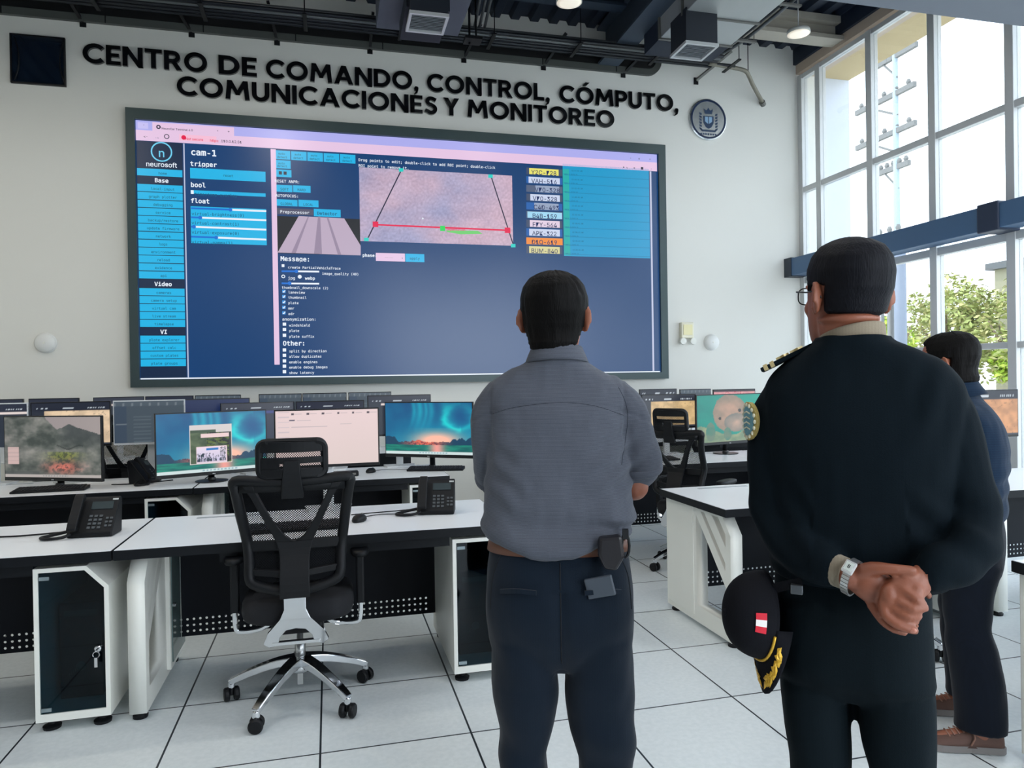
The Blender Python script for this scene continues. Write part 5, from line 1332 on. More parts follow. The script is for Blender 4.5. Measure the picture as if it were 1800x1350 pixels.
cable('black cable on the second row desk between the temple and aurora monitors', [(-1.5, 5.62, .7565), (-1.38, 5.60, .7565), (-1.22, 5.66, .7565), (-1.12, 5.72, .7565)])
dup(ph, (-1.245, 5.68, .7515), 1.25, 'black desk phone half hidden behind the left edge of the aurora browser monitor')
t = thing('docking_station', 'small black box beside the mouse on the second row desk', 'device', (.11, 5.52, .7515), .05)
MB().box(-.09, .09, -.04, .04, 0, .035).build('case', M_blackp, t, bevel=.006)
MB().box(-.07, .07, -.042, -.04, .01, .025).build('front_panel', M_grey, t)
# ------------------------------------------------------------------ people
def catmull(rows, k):
    out = []
    for i in range(len(rows)-1):
        p0, p1, p2, p3 = rows[max(i-1, 0)], rows[i], rows[i+1], rows[min(i+2, len(rows)-1)]
        for j in range(k):
            t = j/k; out.append([.5*((2*b)+(c-a)*t+(2*a-5*b+4*c-d)*t*t+(3*b-a-3*c+d)*t**3) for a, b, c, d in zip(p0, p1, p2, p3)])
    return out+[list(rows[-1])]
def stack(mb, rows, n=36, k=4, M=None):
    """closed trunk from rows (z, x_left, x_right, y_back, y_front, exponent)"""
    rings = []
    for z, xl, xr, yb, yf, e in catmull(rows, k):
        cx, cy, hw, hd = (xl+xr)/2, (yb+yf)/2, (xr-xl)/2, (yf-yb)/2; r = []
        for i in range(n):
            a = 2*PI*i/n; ca, sa = math.cos(a), math.sin(a)
            p = Vector((cx+hw*math.copysign(abs(ca)**e, ca), cy+hd*math.copysign(abs(sa)**e, sa), z)); r.append(M @ p if M is not None else p)
        rings.append(r)
    return mb.loft(rings)
def limb(mb, pts, rad, k=5, n=16, flat=1.0, up=None, cap=True):
    rows = [list(p)+[r] for p, r in zip(pts, rad)]; c = catmull(rows, k)
    P = [Vector(q[:3]) for q in c]; R_ = [q[3] for q in c]
    if cap:
        for end in (0, -1):
            d = (P[0]-P[1]).normalized() if end == 0 else (P[-1]-P[-2]).normalized(); r = R_[end]; p = P[end]
            ex = [(p+d*r*.5, r*.86), (p+d*r*.85, r*.5), (p+d*r*.97, r*.2)]
            if end == 0: P = [q for q, _ in ex[::-1]]+P; R_ = [q for _, q in ex[::-1]]+R_
            else: P = P+[q for q, _ in ex]; R_ = R_+[q for _, q in ex]
    return mb.tube(P, R_, n, flat=flat, up=up)
def fuse(name, mb, voxel, m, parent, it=4, disp=None, label=None, fac=.5, post=None):
    me = mb.mesh(name); o = bpy.data.objects.new(name, me); COL.objects.link(o)
    r = o.modifiers.new('remesh', 'REMESH'); r.mode = 'VOXEL'; r.voxel_size = voxel
    if it: s = o.modifiers.new('smooth', 'SMOOTH'); s.factor = fac; s.iterations = it
    bpy.context.view_layer.update()
    m2 = bpy.data.meshes.new_from_object(o.evaluated_get(bpy.context.evaluated_depsgraph_get()))
    bpy.data.objects.remove(o); bpy.data.meshes.remove(me)
    if disp:
        nr = [v.normal.copy() for v in m2.vertices]
        for v, q in zip(m2.vertices, nr): v.co = v.co+q*disp(v.co, q)
    if post:
        for v in m2.vertices: v.co = post(v.co)
    m2.name = name; m2.materials.clear()
    for q in (m if isinstance(m, (list, tuple)) else [m]): m2.materials.append(q)
    for p in m2.polygons: p.use_smooth = True
    o = bpy.data.objects.new(name, m2); COL.objects.link(o); o.parent = parent
    if label: o['label'] = label
    return o
HEAD = [(0, .052, .040, .030), (.012, .050, .048, .048), (.035, .040, .058, .064), (.065, .024, .0665, .083), (.10, .010, .073, .097), (.135, .002, .0775, .103), (.17, -.002, .078, .103), (.197, -.005, .0715, .094), (.218, -.006, .057, .076), (.231, -.006, .034, .046), (.236, -.006, .010, .014)]
def head_ring(z, off=0, n=40, offs=None):
    for a, b in zip(HEAD, HEAD[1:]):
        if a[0] <= z <= b[0]:
            t = (z-a[0])/(b[0]-a[0]); cy, hw, hd = [a[i]+(b[i]-a[i])*t for i in (1, 2, 3)]; break
    else: cy, hw, hd = HEAD[-1][1:]
    return cy, hw, hd
def head(mb, M, ear=1.0):
    """skull with face; +y is the face, z=0 the chin"""
    rings = []
    for z, cy, hw, hd in catmull([list(h) for h in HEAD], 3):
        r = []
        for i in range(40):
            a = 2*PI*i/40; ca, sa = math.cos(a), math.sin(a)
            r.append(M @ Vector((hw*math.copysign(abs(ca)**.92, ca), cy+hd*math.copysign(abs(sa)**.95, sa), z)))
        rings.append(r)
    mb.loft(rings)
    def e(c, r, rot=None): mb.ell(M @ Vector(c), r, 14, 10, M.to_3x3() @ (rot if rot is not None else Matrix.Identity(3)))
    # nose, nostrils, lips, brow, cheeks, chin, ears
    n = MB(); n.loft([[M @ Vector(p) for p in q] for q in ([(-.006, .098, .128), (.006, .098, .128), (.004, .108, .126), (-.004, .108, .126)], [(-.011, .094, .10), (.011, .094, .10), (.006, .121, .098), (-.006, .121, .098)], [(-.016, .088, .080), (.016, .088, .080), (.008, .125, .078), (-.008, .125, .078)], [(-.012, .085, .073), (.012, .085, .073), (.006, .112, .070), (-.006, .112, .070)])])
    mb.add(n.v, n.f)
    for s in (-1, 1):
        e((s*.012, .098, .078), (.008, .012, .008)); e((s*.035, .086, .137), (.024, .012, .007)); e((s*.042, .072, .088), (.022, .02, .022))
    e((0, .091, .052), (.023, .012, .006)); e((0, .089, .043), (.020, .012, .007)); e((0, .080, .014), (.02, .014, .016))
    for s in (-1, 1):
        R_ = Matrix.Rotation(s*.45, 3, 'Z') @ Matrix.Rotation(-.15, 3, 'X')
        e((s*.083, -.012, .112), (.008*ear, .019*ear, .034*ear), R_); e((s*.081, -.002, .088), (.006*ear, .010*ear, .013*ear)); 
        rim = [M @ (Vector((s*.086, -.012, .112))+R_ @ Vector((s*.005, .017*math.cos(t)*ear, .031*math.sin(t)*ear))) for t in [i*.45 for i in range(-2, 9)]]
        mb.tube(rim, .0042*ear, 6)
def hair(name, M, m, parent, mask, th=.010, it=1, rough=.0025, seed=0, fn=None):
    """closed cap that rises above the scalp only where mask says so"""
    rings = []; N = 96
    zs = [i*.236/70 for i in range(71)]
    for z in zs:
        cy, hw, hd = head_ring(min(z, .2355)); r = []
        for i in range(N):
            a = 2*PI*i/N; ca, sa = math.cos(a), math.sin(a)
            az = abs(((math.degrees(a)-90+180) % 360)-180)   # 0 = face, 180 = nape
            side = 1 if ca > 0 else -1
            w = mask(az, z, side); w = max(0, min(1, w))
            q = noise.noise(Vector((ca*9+seed, sa*9, z*18)))*rough+noise.noise(Vector((ca*40+seed, sa*40, z*14)))*rough*.7
            t = -.010+(th+.010)*w+q*w
            if fn: t += fn(az, z, side)*w
            d = Vector((hw*ca, hd*sa, 0)); L = d.length; up = max(0, (z-.16)/.076)
            p = Vector((hw*math.copysign(abs(ca)**.92, ca), cy+hd*math.copysign(abs(sa)**.95, sa), z))
            if z < .11 and sa < .2:   # the nape follows the neck instead of the jaw
                nk = min(1, (.2-sa)/.5)*max(0, min(1, (.11-z)/.06)); p.y = p.y*(1-nk)+min(p.y, (-.066-.26*z)*abs(sa)-.006)*nk; p.x = p.x*(1-nk)+math.copysign(max(abs(p.x), (.058+.14*z)*abs(ca)), ca)*nk
            nrm = (Vector((ca, sa, 0))*(1-up*.8)+Vector((0, 0, 1))*up).normalized()
            r.append(M @ (p+nrm*t))
        rings.append(r)
    mb = MB(); mb.loft(rings); o = mb.build(name, m, parent, smooth=True); return o
def eyes(M, parent):
    for s in (-1, 1):
        b = MB(); b.ell(M @ Vector((s*.033, .0835, .118)), (.0125, .0125, .0125), 16, 10); b.build('eye', mat('eye_white', rgb(225, 222, 216), .2), parent, smooth=True)
        b = MB(); b.ell(M @ Vector((s*.033, .0945, .118)), (.006, .0035, .006), 12, 8); b.build('iris', mat('iris_brown', rgb(40, 26, 18), .15), parent, smooth=True)
def shoe(mb_up, mb_sole, M, L=.285):
    rows = []
    for y, hw, h in ((-.085, .030, .085), (-.07, .037, .10), (-.03, .040, .108), (.03, .042, .085), (.08, .047, .066), (.13, .049, .052), (.17, .042, .042), (.195, .022, .030)):
        rows.append([M @ Vector((hw*math.cos(a) if math.sin(a) > -.01 else hw*math.cos(a), y, .022+(h-.022)*max(0, math.sin(a))**.8 if math.sin(a) > 0 else .022)) for a in [PI*i/12 for i in range(13)]])
    mb_up.loft(rows)
    rows = []
    for y, hw in ((-.092, .026), (-.08, .038), (-.03, .042), (.03, .041), (.08, .049), (.13, .052), (.175, .044), (.203, .02)):
        rows.append([M @ Vector(p) for p in ((-hw, y, .003), (hw, y, .003), (hw, y, .028), (-hw, y, .028))])
    mb_sole.loft(rows)
def finger(mb, pts, r0=.0095, r1=.0078):
    n = len(pts); limb(mb, pts, [r0+(r1-r0)*i/(n-1) for i in range(n)], 4, 10)
def seam(name, target, path, m, parent, r=.0014, dirn=(0, 1, 0), off=.0004):
    """stitched line laid on the outside of a garment"""
    from mathutils.bvhtree import BVHTree
    me = target.data; bv = BVHTree.FromPolygons([v.co.copy() for v in me.vertices], [tuple(p.vertices) for p in me.polygons])
    d = Vector(dirn); pts = []
    for p in spline(path, 8):
        h = bv.ray_cast(Vector(p)-d*.6, d)
        if h[0] is not None: pts.append(h[0]-d*off)
    if len(pts) > 2: MB().tube(pts, r, 6).build(name, m, parent, smooth=True)
M_skin = mat('skin_tan', rgb(140, 84, 62), .5, var=.08, vscale=25, bump=.05, bscale=300)
M_skin2 = mat('skin_brown', rgb(132, 76, 54), .5, var=.10, vscale=25, bump=.06, bscale=300)
def hair_mat(name, c):
    m = mat(name, c, .6, var=.35, vscale=60, spec=.1)
    n = m.node_tree.nodes; l = m.node_tree.links
    mp = n.new('ShaderNodeMapping'); mp.inputs['Scale'].default_value = (260, 260, 22); t = n.new('ShaderNodeTexCoord'); nz = n.new('ShaderNodeTexNoise'); nz.inputs['Scale'].default_value = 1
    l.new(t.outputs['Object'], mp.inputs[0]); l.new(mp.outputs[0], nz.inputs['Vector']); b = n.new('ShaderNodeBump'); b.inputs['Strength'].default_value = .6; b.inputs['Distance'].default_value = .003
    l.new(nz.outputs['Fac'], b.inputs['Height']); l.new(b.outputs[0], n['Principled BSDF'].inputs['Normal'])
    return m
def cloth_mat(name, c, c2, freq=(0, 0, 900), amount=.5, rough=.85, sheen=.1):
    """woven cloth with fine stripes"""
    m = bpy.data.materials.new(name); m.use_nodes = True; n = m.node_tree.nodes; l = m.node_tree.links; p = n['Principled BSDF']
    p.inputs['Roughness'].default_value = rough; p.inputs['Specular IOR Level'].default_value = .12; p.inputs['Sheen Weight'].default_value = sheen
    t = n.new('ShaderNodeTexCoord'); mp = n.new('ShaderNodeMapping'); l.new(t.outputs['Object'], mp.inputs[0])
    wv = n.new('ShaderNodeTexWave'); wv.bands_direction = 'Z' if freq[2] else 'X'; wv.inputs['Scale'].default_value = max(freq)/20; wv.inputs['Distortion'].default_value = 1.5; wv.inputs['Detail'].default_value = 2; wv.inputs['Detail Scale'].default_value = 8
    l.new(mp.outputs[0], wv.inputs['Vector'])
    nz = n.new('ShaderNodeTexNoise'); nz.inputs['Scale'].default_value = 9; nz.inputs['Detail'].default_value = 5; l.new(t.outputs['Object'], nz.inputs['Vector'])
    mx = n.new('ShaderNodeMix'); mx.data_type = 'RGBA'; mx.inputs['A'].default_value = c; mx.inputs['B'].default_value = c2
    ma = n.new('ShaderNodeMath'); ma.operation = 'MULTIPLY'; ma.inputs[1].default_value = amount; l.new(wv.outputs['Fac'], ma.inputs[0])
    ad = n.new('ShaderNodeMath'); ad.operation = 'MULTIPLY_ADD'; l.new(nz.outputs['Fac'], ad.inputs[0]); ad.inputs[1].default_value = .25; l.new(ma.outputs[0], ad.inputs[2])
    l.new(ad.outputs[0], mx.inputs['Factor']); l.new(mx.outputs['Result'], p.inputs['Base Color'])
    n2 = n.new('ShaderNodeTexNoise'); n2.inputs['Scale'].default_value = 420; b = n.new('ShaderNodeBump'); b.inputs['Strength'].default_value = .25; b.inputs['Distance'].default_value = .002
    l.new(t.outputs['Object'], n2.inputs['Vector']); l.new(n2.outputs['Fac'], b.inputs['Height']); l.new(b.outputs[0], p.inputs['Normal'])
    return m
M_hair = hair_mat('black_hair', rgb(7, 6, 6)); M_hair2 = hair_mat('greying_black_hair', rgb(17, 18, 23))
M_shirt = cloth_mat('grey_blue_chambray', rgb(56, 60, 70), rgb(96, 100, 110), (0, 0, 2350), .8)
M_trou = cloth_mat('slate_trousers', rgb(10, 22, 34), rgb(16, 29, 43), (900, 0, 0), .3, .75)
M_unif = cloth_mat('dark_green_uniform', rgb(4, 14, 20), rgb(7, 19, 27), (900, 0, 0), .3, .9, .0)
M_unif2 = cloth_mat('dark_green_trousers', rgb(5, 15, 20), rgb(9, 21, 27), (900, 0, 0), .3, .85, .0)
M_navyj = cloth_mat('navy_fleece', rgb(14, 30, 48), rgb(22, 42, 62), (0, 0, 700), .4, .9, .1)
M_navyt = cloth_mat('midnight_trousers', rgb(6, 13, 24), rgb(11, 20, 33), (900, 0, 0), .3, .8)
M_khaki = cloth_mat('khaki_collar', rgb(126, 116, 100), rgb(140, 130, 112), (900, 0, 0), .3, .85)
M_gold = mat('gold_thread', rgb(214, 168, 52), .4, .4, var=.25, vscale=80)
def folds(p, f=9, a=.006, s=0, stretch=.45):
    return a*(noise.fractal(Vector((p.x*f+s, p.y*f, p.z*f*stretch)), 1, 2, 3))

# ---- man in the grey-blue shirt -------------------------------------------------
def man_shirt():
    yaw = -math.atan2(.612, 1.905)
    t = thing('person', 'person in a grey-blue short-sleeved shirt and slate trousers, back to the viewer, arms folded', 'person', (.612, 1.905, 0), yaw); t.scale = (.95, 1, 1)
    # bare body
    b = MB(); HM = Matrix.Translation((-.004, .0, 1.503)) @ Matrix.Rotation(-.10, 4, 'Z') @ Matrix.Rotation(.05, 4, 'X') @ Matrix.Diagonal((1.08, 1.03, .98, 1))
    head(b, HM, 1.12)
    limb(b, [(0, -.012, 1.42), (0, -.018, 1.50), (0, -.008, 1.58), (0, .0, 1.62)], [.060, .060, .060, .06], flat=1.0)
    stack(b, [(.90, -.13, .13, -.07, .07, .9), (1.0, -.14, .14, -.08, .08, .9), (1.2, -.16, .16, -.09, .09, .9), (1.34, -.15, .15, -.07, .07, .9), (1.41, -.09, .09, -.06, .04, 1), (1.45, -.05, .05, -.06, .03, 1)])
    for s in (-1, 1):
        el = (.222, .02, 1.148) if s > 0 else (-.20, .10, 1.15)
        wr = (-.05, .19, 1.16) if s > 0 else (.07, .215, 1.19)
        limb(b, [(s*.150, 0, 1.375), (s*.205, .015, 1.27), el], [.036, .038, .040])
        mid = tuple(el[i]*.5+wr[i]*.5 for i in range(3))
        limb(b, [el, mid, wr], [.041, .038, .027])
        dx = -s
        limb(b, [wr, (wr[0]+dx*.05, wr[1]+.005, wr[2]+.01), (wr[0]+dx*.09, wr[1]-.01, wr[2]+.015)], [.024, .030, .026], flat=.7)
        for q in range(4):
            z = wr[2]+.035-q*.021; finger(b, [(wr[0]+dx*.085, wr[1]-.005, z), (wr[0]+dx*.13, wr[1]-.012, z+.004), (wr[0]+dx*.162, wr[1]-.03, z), (wr[0]+dx*.170, wr[1]-.05, z-.004)])
        finger(b, [(wr[0]+dx*.03, wr[1]+.01, wr[2]+.03), (wr[0]+dx*.06, wr[1]+.005, wr[2]+.06), (wr[0]+dx*.09, wr[1], wr[2]+.075)], .011, .009)
        limb(b, [(s*.10, 0, .90), (s*.115, .01, .50), (s*.118, -.01, .08)], [.085, .055, .042])
        limb(b, [(s*.118, -.02, .06), (s*.125, .08, .045), (s*.13, .14, .035)], [.04, .035, .028])
    fuse('body', b, .0055, M_skin, t, 3)
    eyes(HM, t)
    def msk(az, z, side):
        ln = .195 if az < 48 else (.195-(az-48)*.0026 if az < 75 else (.125-(az-75)*.0034 if az < 92 else max(.020, .128-(az-92)*.0030)))
        w = (z-ln)/.012
        if 80 < az < 108 and z < .140: w = min(w, (z-.128)/.010)
        return w
    def part(az, z, side): return -.004*math.exp(-((az-126-(z-.2)*260)/5)**2)*(side > 0)*max(0, min(1, (z-.165)/.02))
    hair('hair', HM, M_hair, t, msk, .0125, fn=part)
    # trousers
    q = MB()
    stack(q, [(.665, -.10, .10, -.085, .07, .9), (.71, -.195, .195, -.115, .09, .8), (.78, -.213, .211, -.145, .112, .74), (.85, -.218, .214, -.155, .12, .75), (.93, -.214, .206, -.135, .12, .8), (.985, -.206, .196, -.122, .117, .84), (1.02, -.200, .190, -.116, .114, .85)])
    for s, rows in ((-1, [(.74, -.20, -.03), (.606, -.206, -.008), (.527, -.199, -.020), (.448, -.190, -.033), (.37, -.182, -.046), (.20, -.178, -.060), (.05, -.178, -.062), (.035, -.178, -.062)]), (1, [(.74, .03, .205), (.606, .010, .211), (.527, .022, .211), (.448, .033, .205), (.37, .043, .197), (.20, .060, .190), (.05, .064, .190), (.035, .064, .190)])):
        stack(q, [(z, a, c, -.085-.04*max(0, min(1, (z-.4)/.34)), .075+.02*max(0, min(1, (z-.4)/.3)), .86) for z, a, c in rows], 28)
    def dt(p, n):
        d = folds(p, 7, .007, 3, .5)
        if p.z < .62: d += .007*math.sin(p.z*26+p.x*14+2*noise.noise(p*5))*max(0, min(1, (.64-p.z)/.15))
        d += -.010*math.exp(-((p.x-.0)/.02)**2)*(n.y < -.3)*(p.z > .66)*(p.z < .9)
        return d
    fuse('trousers', q, .0075, M_trou, t, 9, dt)
    tr = [o for o in t.children if o.name.startswith('trousers')][0]
    # back pocket welts, creases
    for sx, nm in ((-1, 'pocket'), (1, 'pocket')):
        w = MB(); w.ribbon(spline([(sx*.165, -.122, .895), (sx*.12, -.150, .905), (sx*.065, -.158, .902)], 4), .012, .006, (0, 0, 1)); w.build(nm, M_trou, tr)
    bl_ = MB(); rr = []
    for z in (.985, 1.015): rr.append((z, -.208+.2*(z-.985), .198-.2*(z-.985), -.126, .121, .84))
    rings = []
    for off in (0, .004):
        for (z, xl, xr, yb, yf, e) in (rr if off == 0 else rr[::-1]):
            rings.append([Vector(((xl+xr)/2+((xr-xl)/2+off)*math.copysign(abs(math.cos(a))**e, math.cos(a)), (yb+yf)/2+((yf-yb)/2+off)*math.copysign(abs(math.sin(a))**e, math.sin(a)), z)) for a in [2*PI*i/48 for i in range(48)]])
    bl_.loft(rings, False, True).build('belt', mat('brown_leather', rgb(96, 58, 40), .5, var=.2), t, smooth=True)
    # shirt
    s_ = MB()
    stack(s_, [(.985, -.198, .192, -.130, .122, .85), (.997, -.214, .208, -.143, .130, .82), (1.012, -.218, .210, -.145, .134, .82), (1.04, -.222, .212, -.142, .132, .8), (1.08, -.222, .214, -.140, .138, .8), (1.16, -.212, .208, -.134, .138, .8), (1.26, -.205, .205, -.135, .132, .8), (1.34, -.205, .205, -.132, .12, .8), (1.395, -.208, .202, -.118, .10, .82), (1.43, -.196, .184, -.105, .085, .86), (1.46, -.160, .148, -.098, .07, .9), (1.482, -.116, .106, -.098, .06, .95), (1.498, -.088, .086, -.098, .055, 1), (1.51, -.078, .078, -.092, .05, 1)])
    limb(s_, [(.150, 0, 1.395), (.195, .0, 1.345), (.222, .012, 1.27), (.237, .022, 1.225), (.238, .026, 1.200)], [.066, .068, .064, .064, .061], 5)
    limb(s_, [(-.150, 0, 1.395), (-.190, .0, 1.345), (-.196, .02, 1.27), (-.192, .06, 1.20), (-.19, .085, 1.165)], [.066, .066, .062, .062, .060], 5)
    def ds(p, n):
        d = folds(p, 8, .0055, 11, .9)+folds(p, 19, .0022, 14, .7)
        # soft drapes: blouse over the belt, pull lines toward the right armpit, yoke seam
        d += .009*math.sin(p.z*52+p.x*9+3*noise.noise(p*4))*math.exp(-((p.z-1.03)/.06)**2)
        if p.x > .02 and n.y < -.1: d += .0075*math.sin((p.z*1.0-p.x*.75)*95+2*noise.noise(p*6))*math.exp(-((p.x-.16)/.07)**2)*math.exp(-((p.z-1.22)/.10)**2)
        if p.x < -.05 and n.y < -.1: d += .005*math.sin((p.z+p.x*.6)*80+2*noise.noise(p*6))*math.exp(-((p.x+.17)/.06)**2)*math.exp(-((p.z-1.18)/.1)**2)
        if n.y < 0: d -= .0035*math.exp(-((p.z-(1.392-.9*p.x*p.x))/.0045)**2)
        if abs(abs(p.x)-.188) < .02 and p.z > 1.24: d -= .003*math.exp(-((abs(p.x)-.188)/.006)**2)
        return d
    def hem(p):
        k = max(0, min(1, (1.08-p.z)/.09)); r = max(0, min(1, (p.x-.02)/.13)); l = max(0, min(1, (-p.x-.08)/.12)); q = p.copy(); q.z += k*(.040*r*r*(3-2*r)+.030*l-.004); return q
    sh = fuse('shirt', s_, .006, M_shirt, t, 3, ds, post=hem)
    c = MB(); 
    cc = MB(); rows = [(1.490, .0895, 0), (1.494, .0915, 0), (1.512, .084, 0), (1.528, .0765, 0), (1.533, .0745, 0)]
    rings = [[Vector((r*math.cos(a), -.018+(r*1.0)*math.sin(a), z+.012*math.sin(a)*-1)) for a in [2*PI*i/40 for i in range(40)]] for z, r, _ in rows]
    rings += [[Vector(((r-.006)*math.cos(a), -.018+(r-.006)*math.sin(a), z+.012*math.sin(a)*-1)) for a in [2*PI*i/40 for i in range(40)]] for z, r, _ in rows[::-1]]
    cc.loft(rings, False, True); cc.build('shirt_collar', M_shirt, sh, smooth=True)
    M_seam = mat('shirt_seam', rgb(40, 46, 58), .9)
    seam('yoke_seam', sh, [(-.185, 0, 1.358), (-.12, 0, 1.376), (0, 0, 1.388), (.10, 0, 1.378), (.185, 0, 1.350)], M_seam, sh, .0007)
    seam('armhole_seam', sh, [(.172, 0, 1.425), (.192, 0, 1.38), (.196, 0, 1.33), (.186, 0, 1.27), (.176, 0, 1.22)], M_seam, sh, .0008)
    seam('seat_seam', tr, [(0, 0, .97), (0, 0, .88), (0, 0, .79), (0, 0, .70)], mat('trouser_seam', rgb(6, 12, 20), .9), tr, .0018)
    for sx in (-1, 1): seam('side_pocket', tr, [(sx*.165, 0, .985), (sx*.19, 0, .92), (sx*.196, 0, .84)], mat('trouser_seam', rgb(6, 12, 20), .9), tr, .0018)
    # rolled sleeve hems
    for pts in ([(.238, .026, 1.200)], [(-.19, .085, 1.17)]):
        k = MB(); x, y, z = pts[0]; ax = Vector((.06, .25, -.96)) if x > 0 else Vector((.0, .55, -.83)); ax.normalize(); u = ax.orthogonal().normalized(); w = ax.cross(u)
        k.tube([Vector((x, y, z))+u*.0625*math.cos(a)+w*.0625*math.sin(a) for a in [2*PI*i/36 for i in range(36)]], .0045, 8, closed=True, flat=2.6, up=tuple(ax)); k.build('sleeve_hem', M_shirt, sh, smooth=True)
    up, so_ = MB(), MB()
    for s in (-1, 1): shoe(up, so_, Matrix.Translation((s*.122, .0, 0)) @ Matrix.Rotation(-s*.15, 4, 'Z'))
    up.build('shoes', mat('black_leather', rgb(20, 20, 22), .35), t, smooth=True); so_.build('shoe_soles', M_blackp, t)
    # pouch on the belt, wallet in the back pocket
    RT = t.matrix_basis
    def put(o): o.location = t.location; o.rotation_euler = t.rotation_euler; o.scale = t.scale
    p = thing('belt_pouch', 'small dark belt pouch at the right hip of the man in grey-blue', 'pouch'); put(p)
    k = MB(); k.prism([(.105, 1.045), (.165, 1.05), (.172, .995), (.15, .96), (.118, .965), (.102, 1.0)], -.170, -.135, 'y'); k.build('pouch_body', mat('pouch_leather', rgb(26, 24, 28), .35, var=.3, vscale=30), p, bevel=.008)
    k = MB(); k.tube([(.178+.010*math.cos(a), -.135, .0+1.018+.03*math.sin(a)) for a in [i*.5236 for i in range(12)]], .004, 6, closed=True); k.box(.170, .186, -.14, -.125, 1.035, 1.06); k.build('key_clip', M_blackm, p)
    p = thing('wallet', 'grey wallet sticking out of a back trouser pocket of the man in grey-blue', 'wallet'); put(p)
    k = MB(); k.box(-.038, .038, -.006, .006, -.03, .022, Matrix.Translation((.105, -.158, .922)) @ Matrix.Rotation(-.24, 4, 'Y') @ Matrix.Rotation(-.25, 4, 'Z')); k.build('wallet_body', mat('wallet_grey', rgb(66, 74, 84), .5), p, bevel=.003)
    return t
man_shirt()
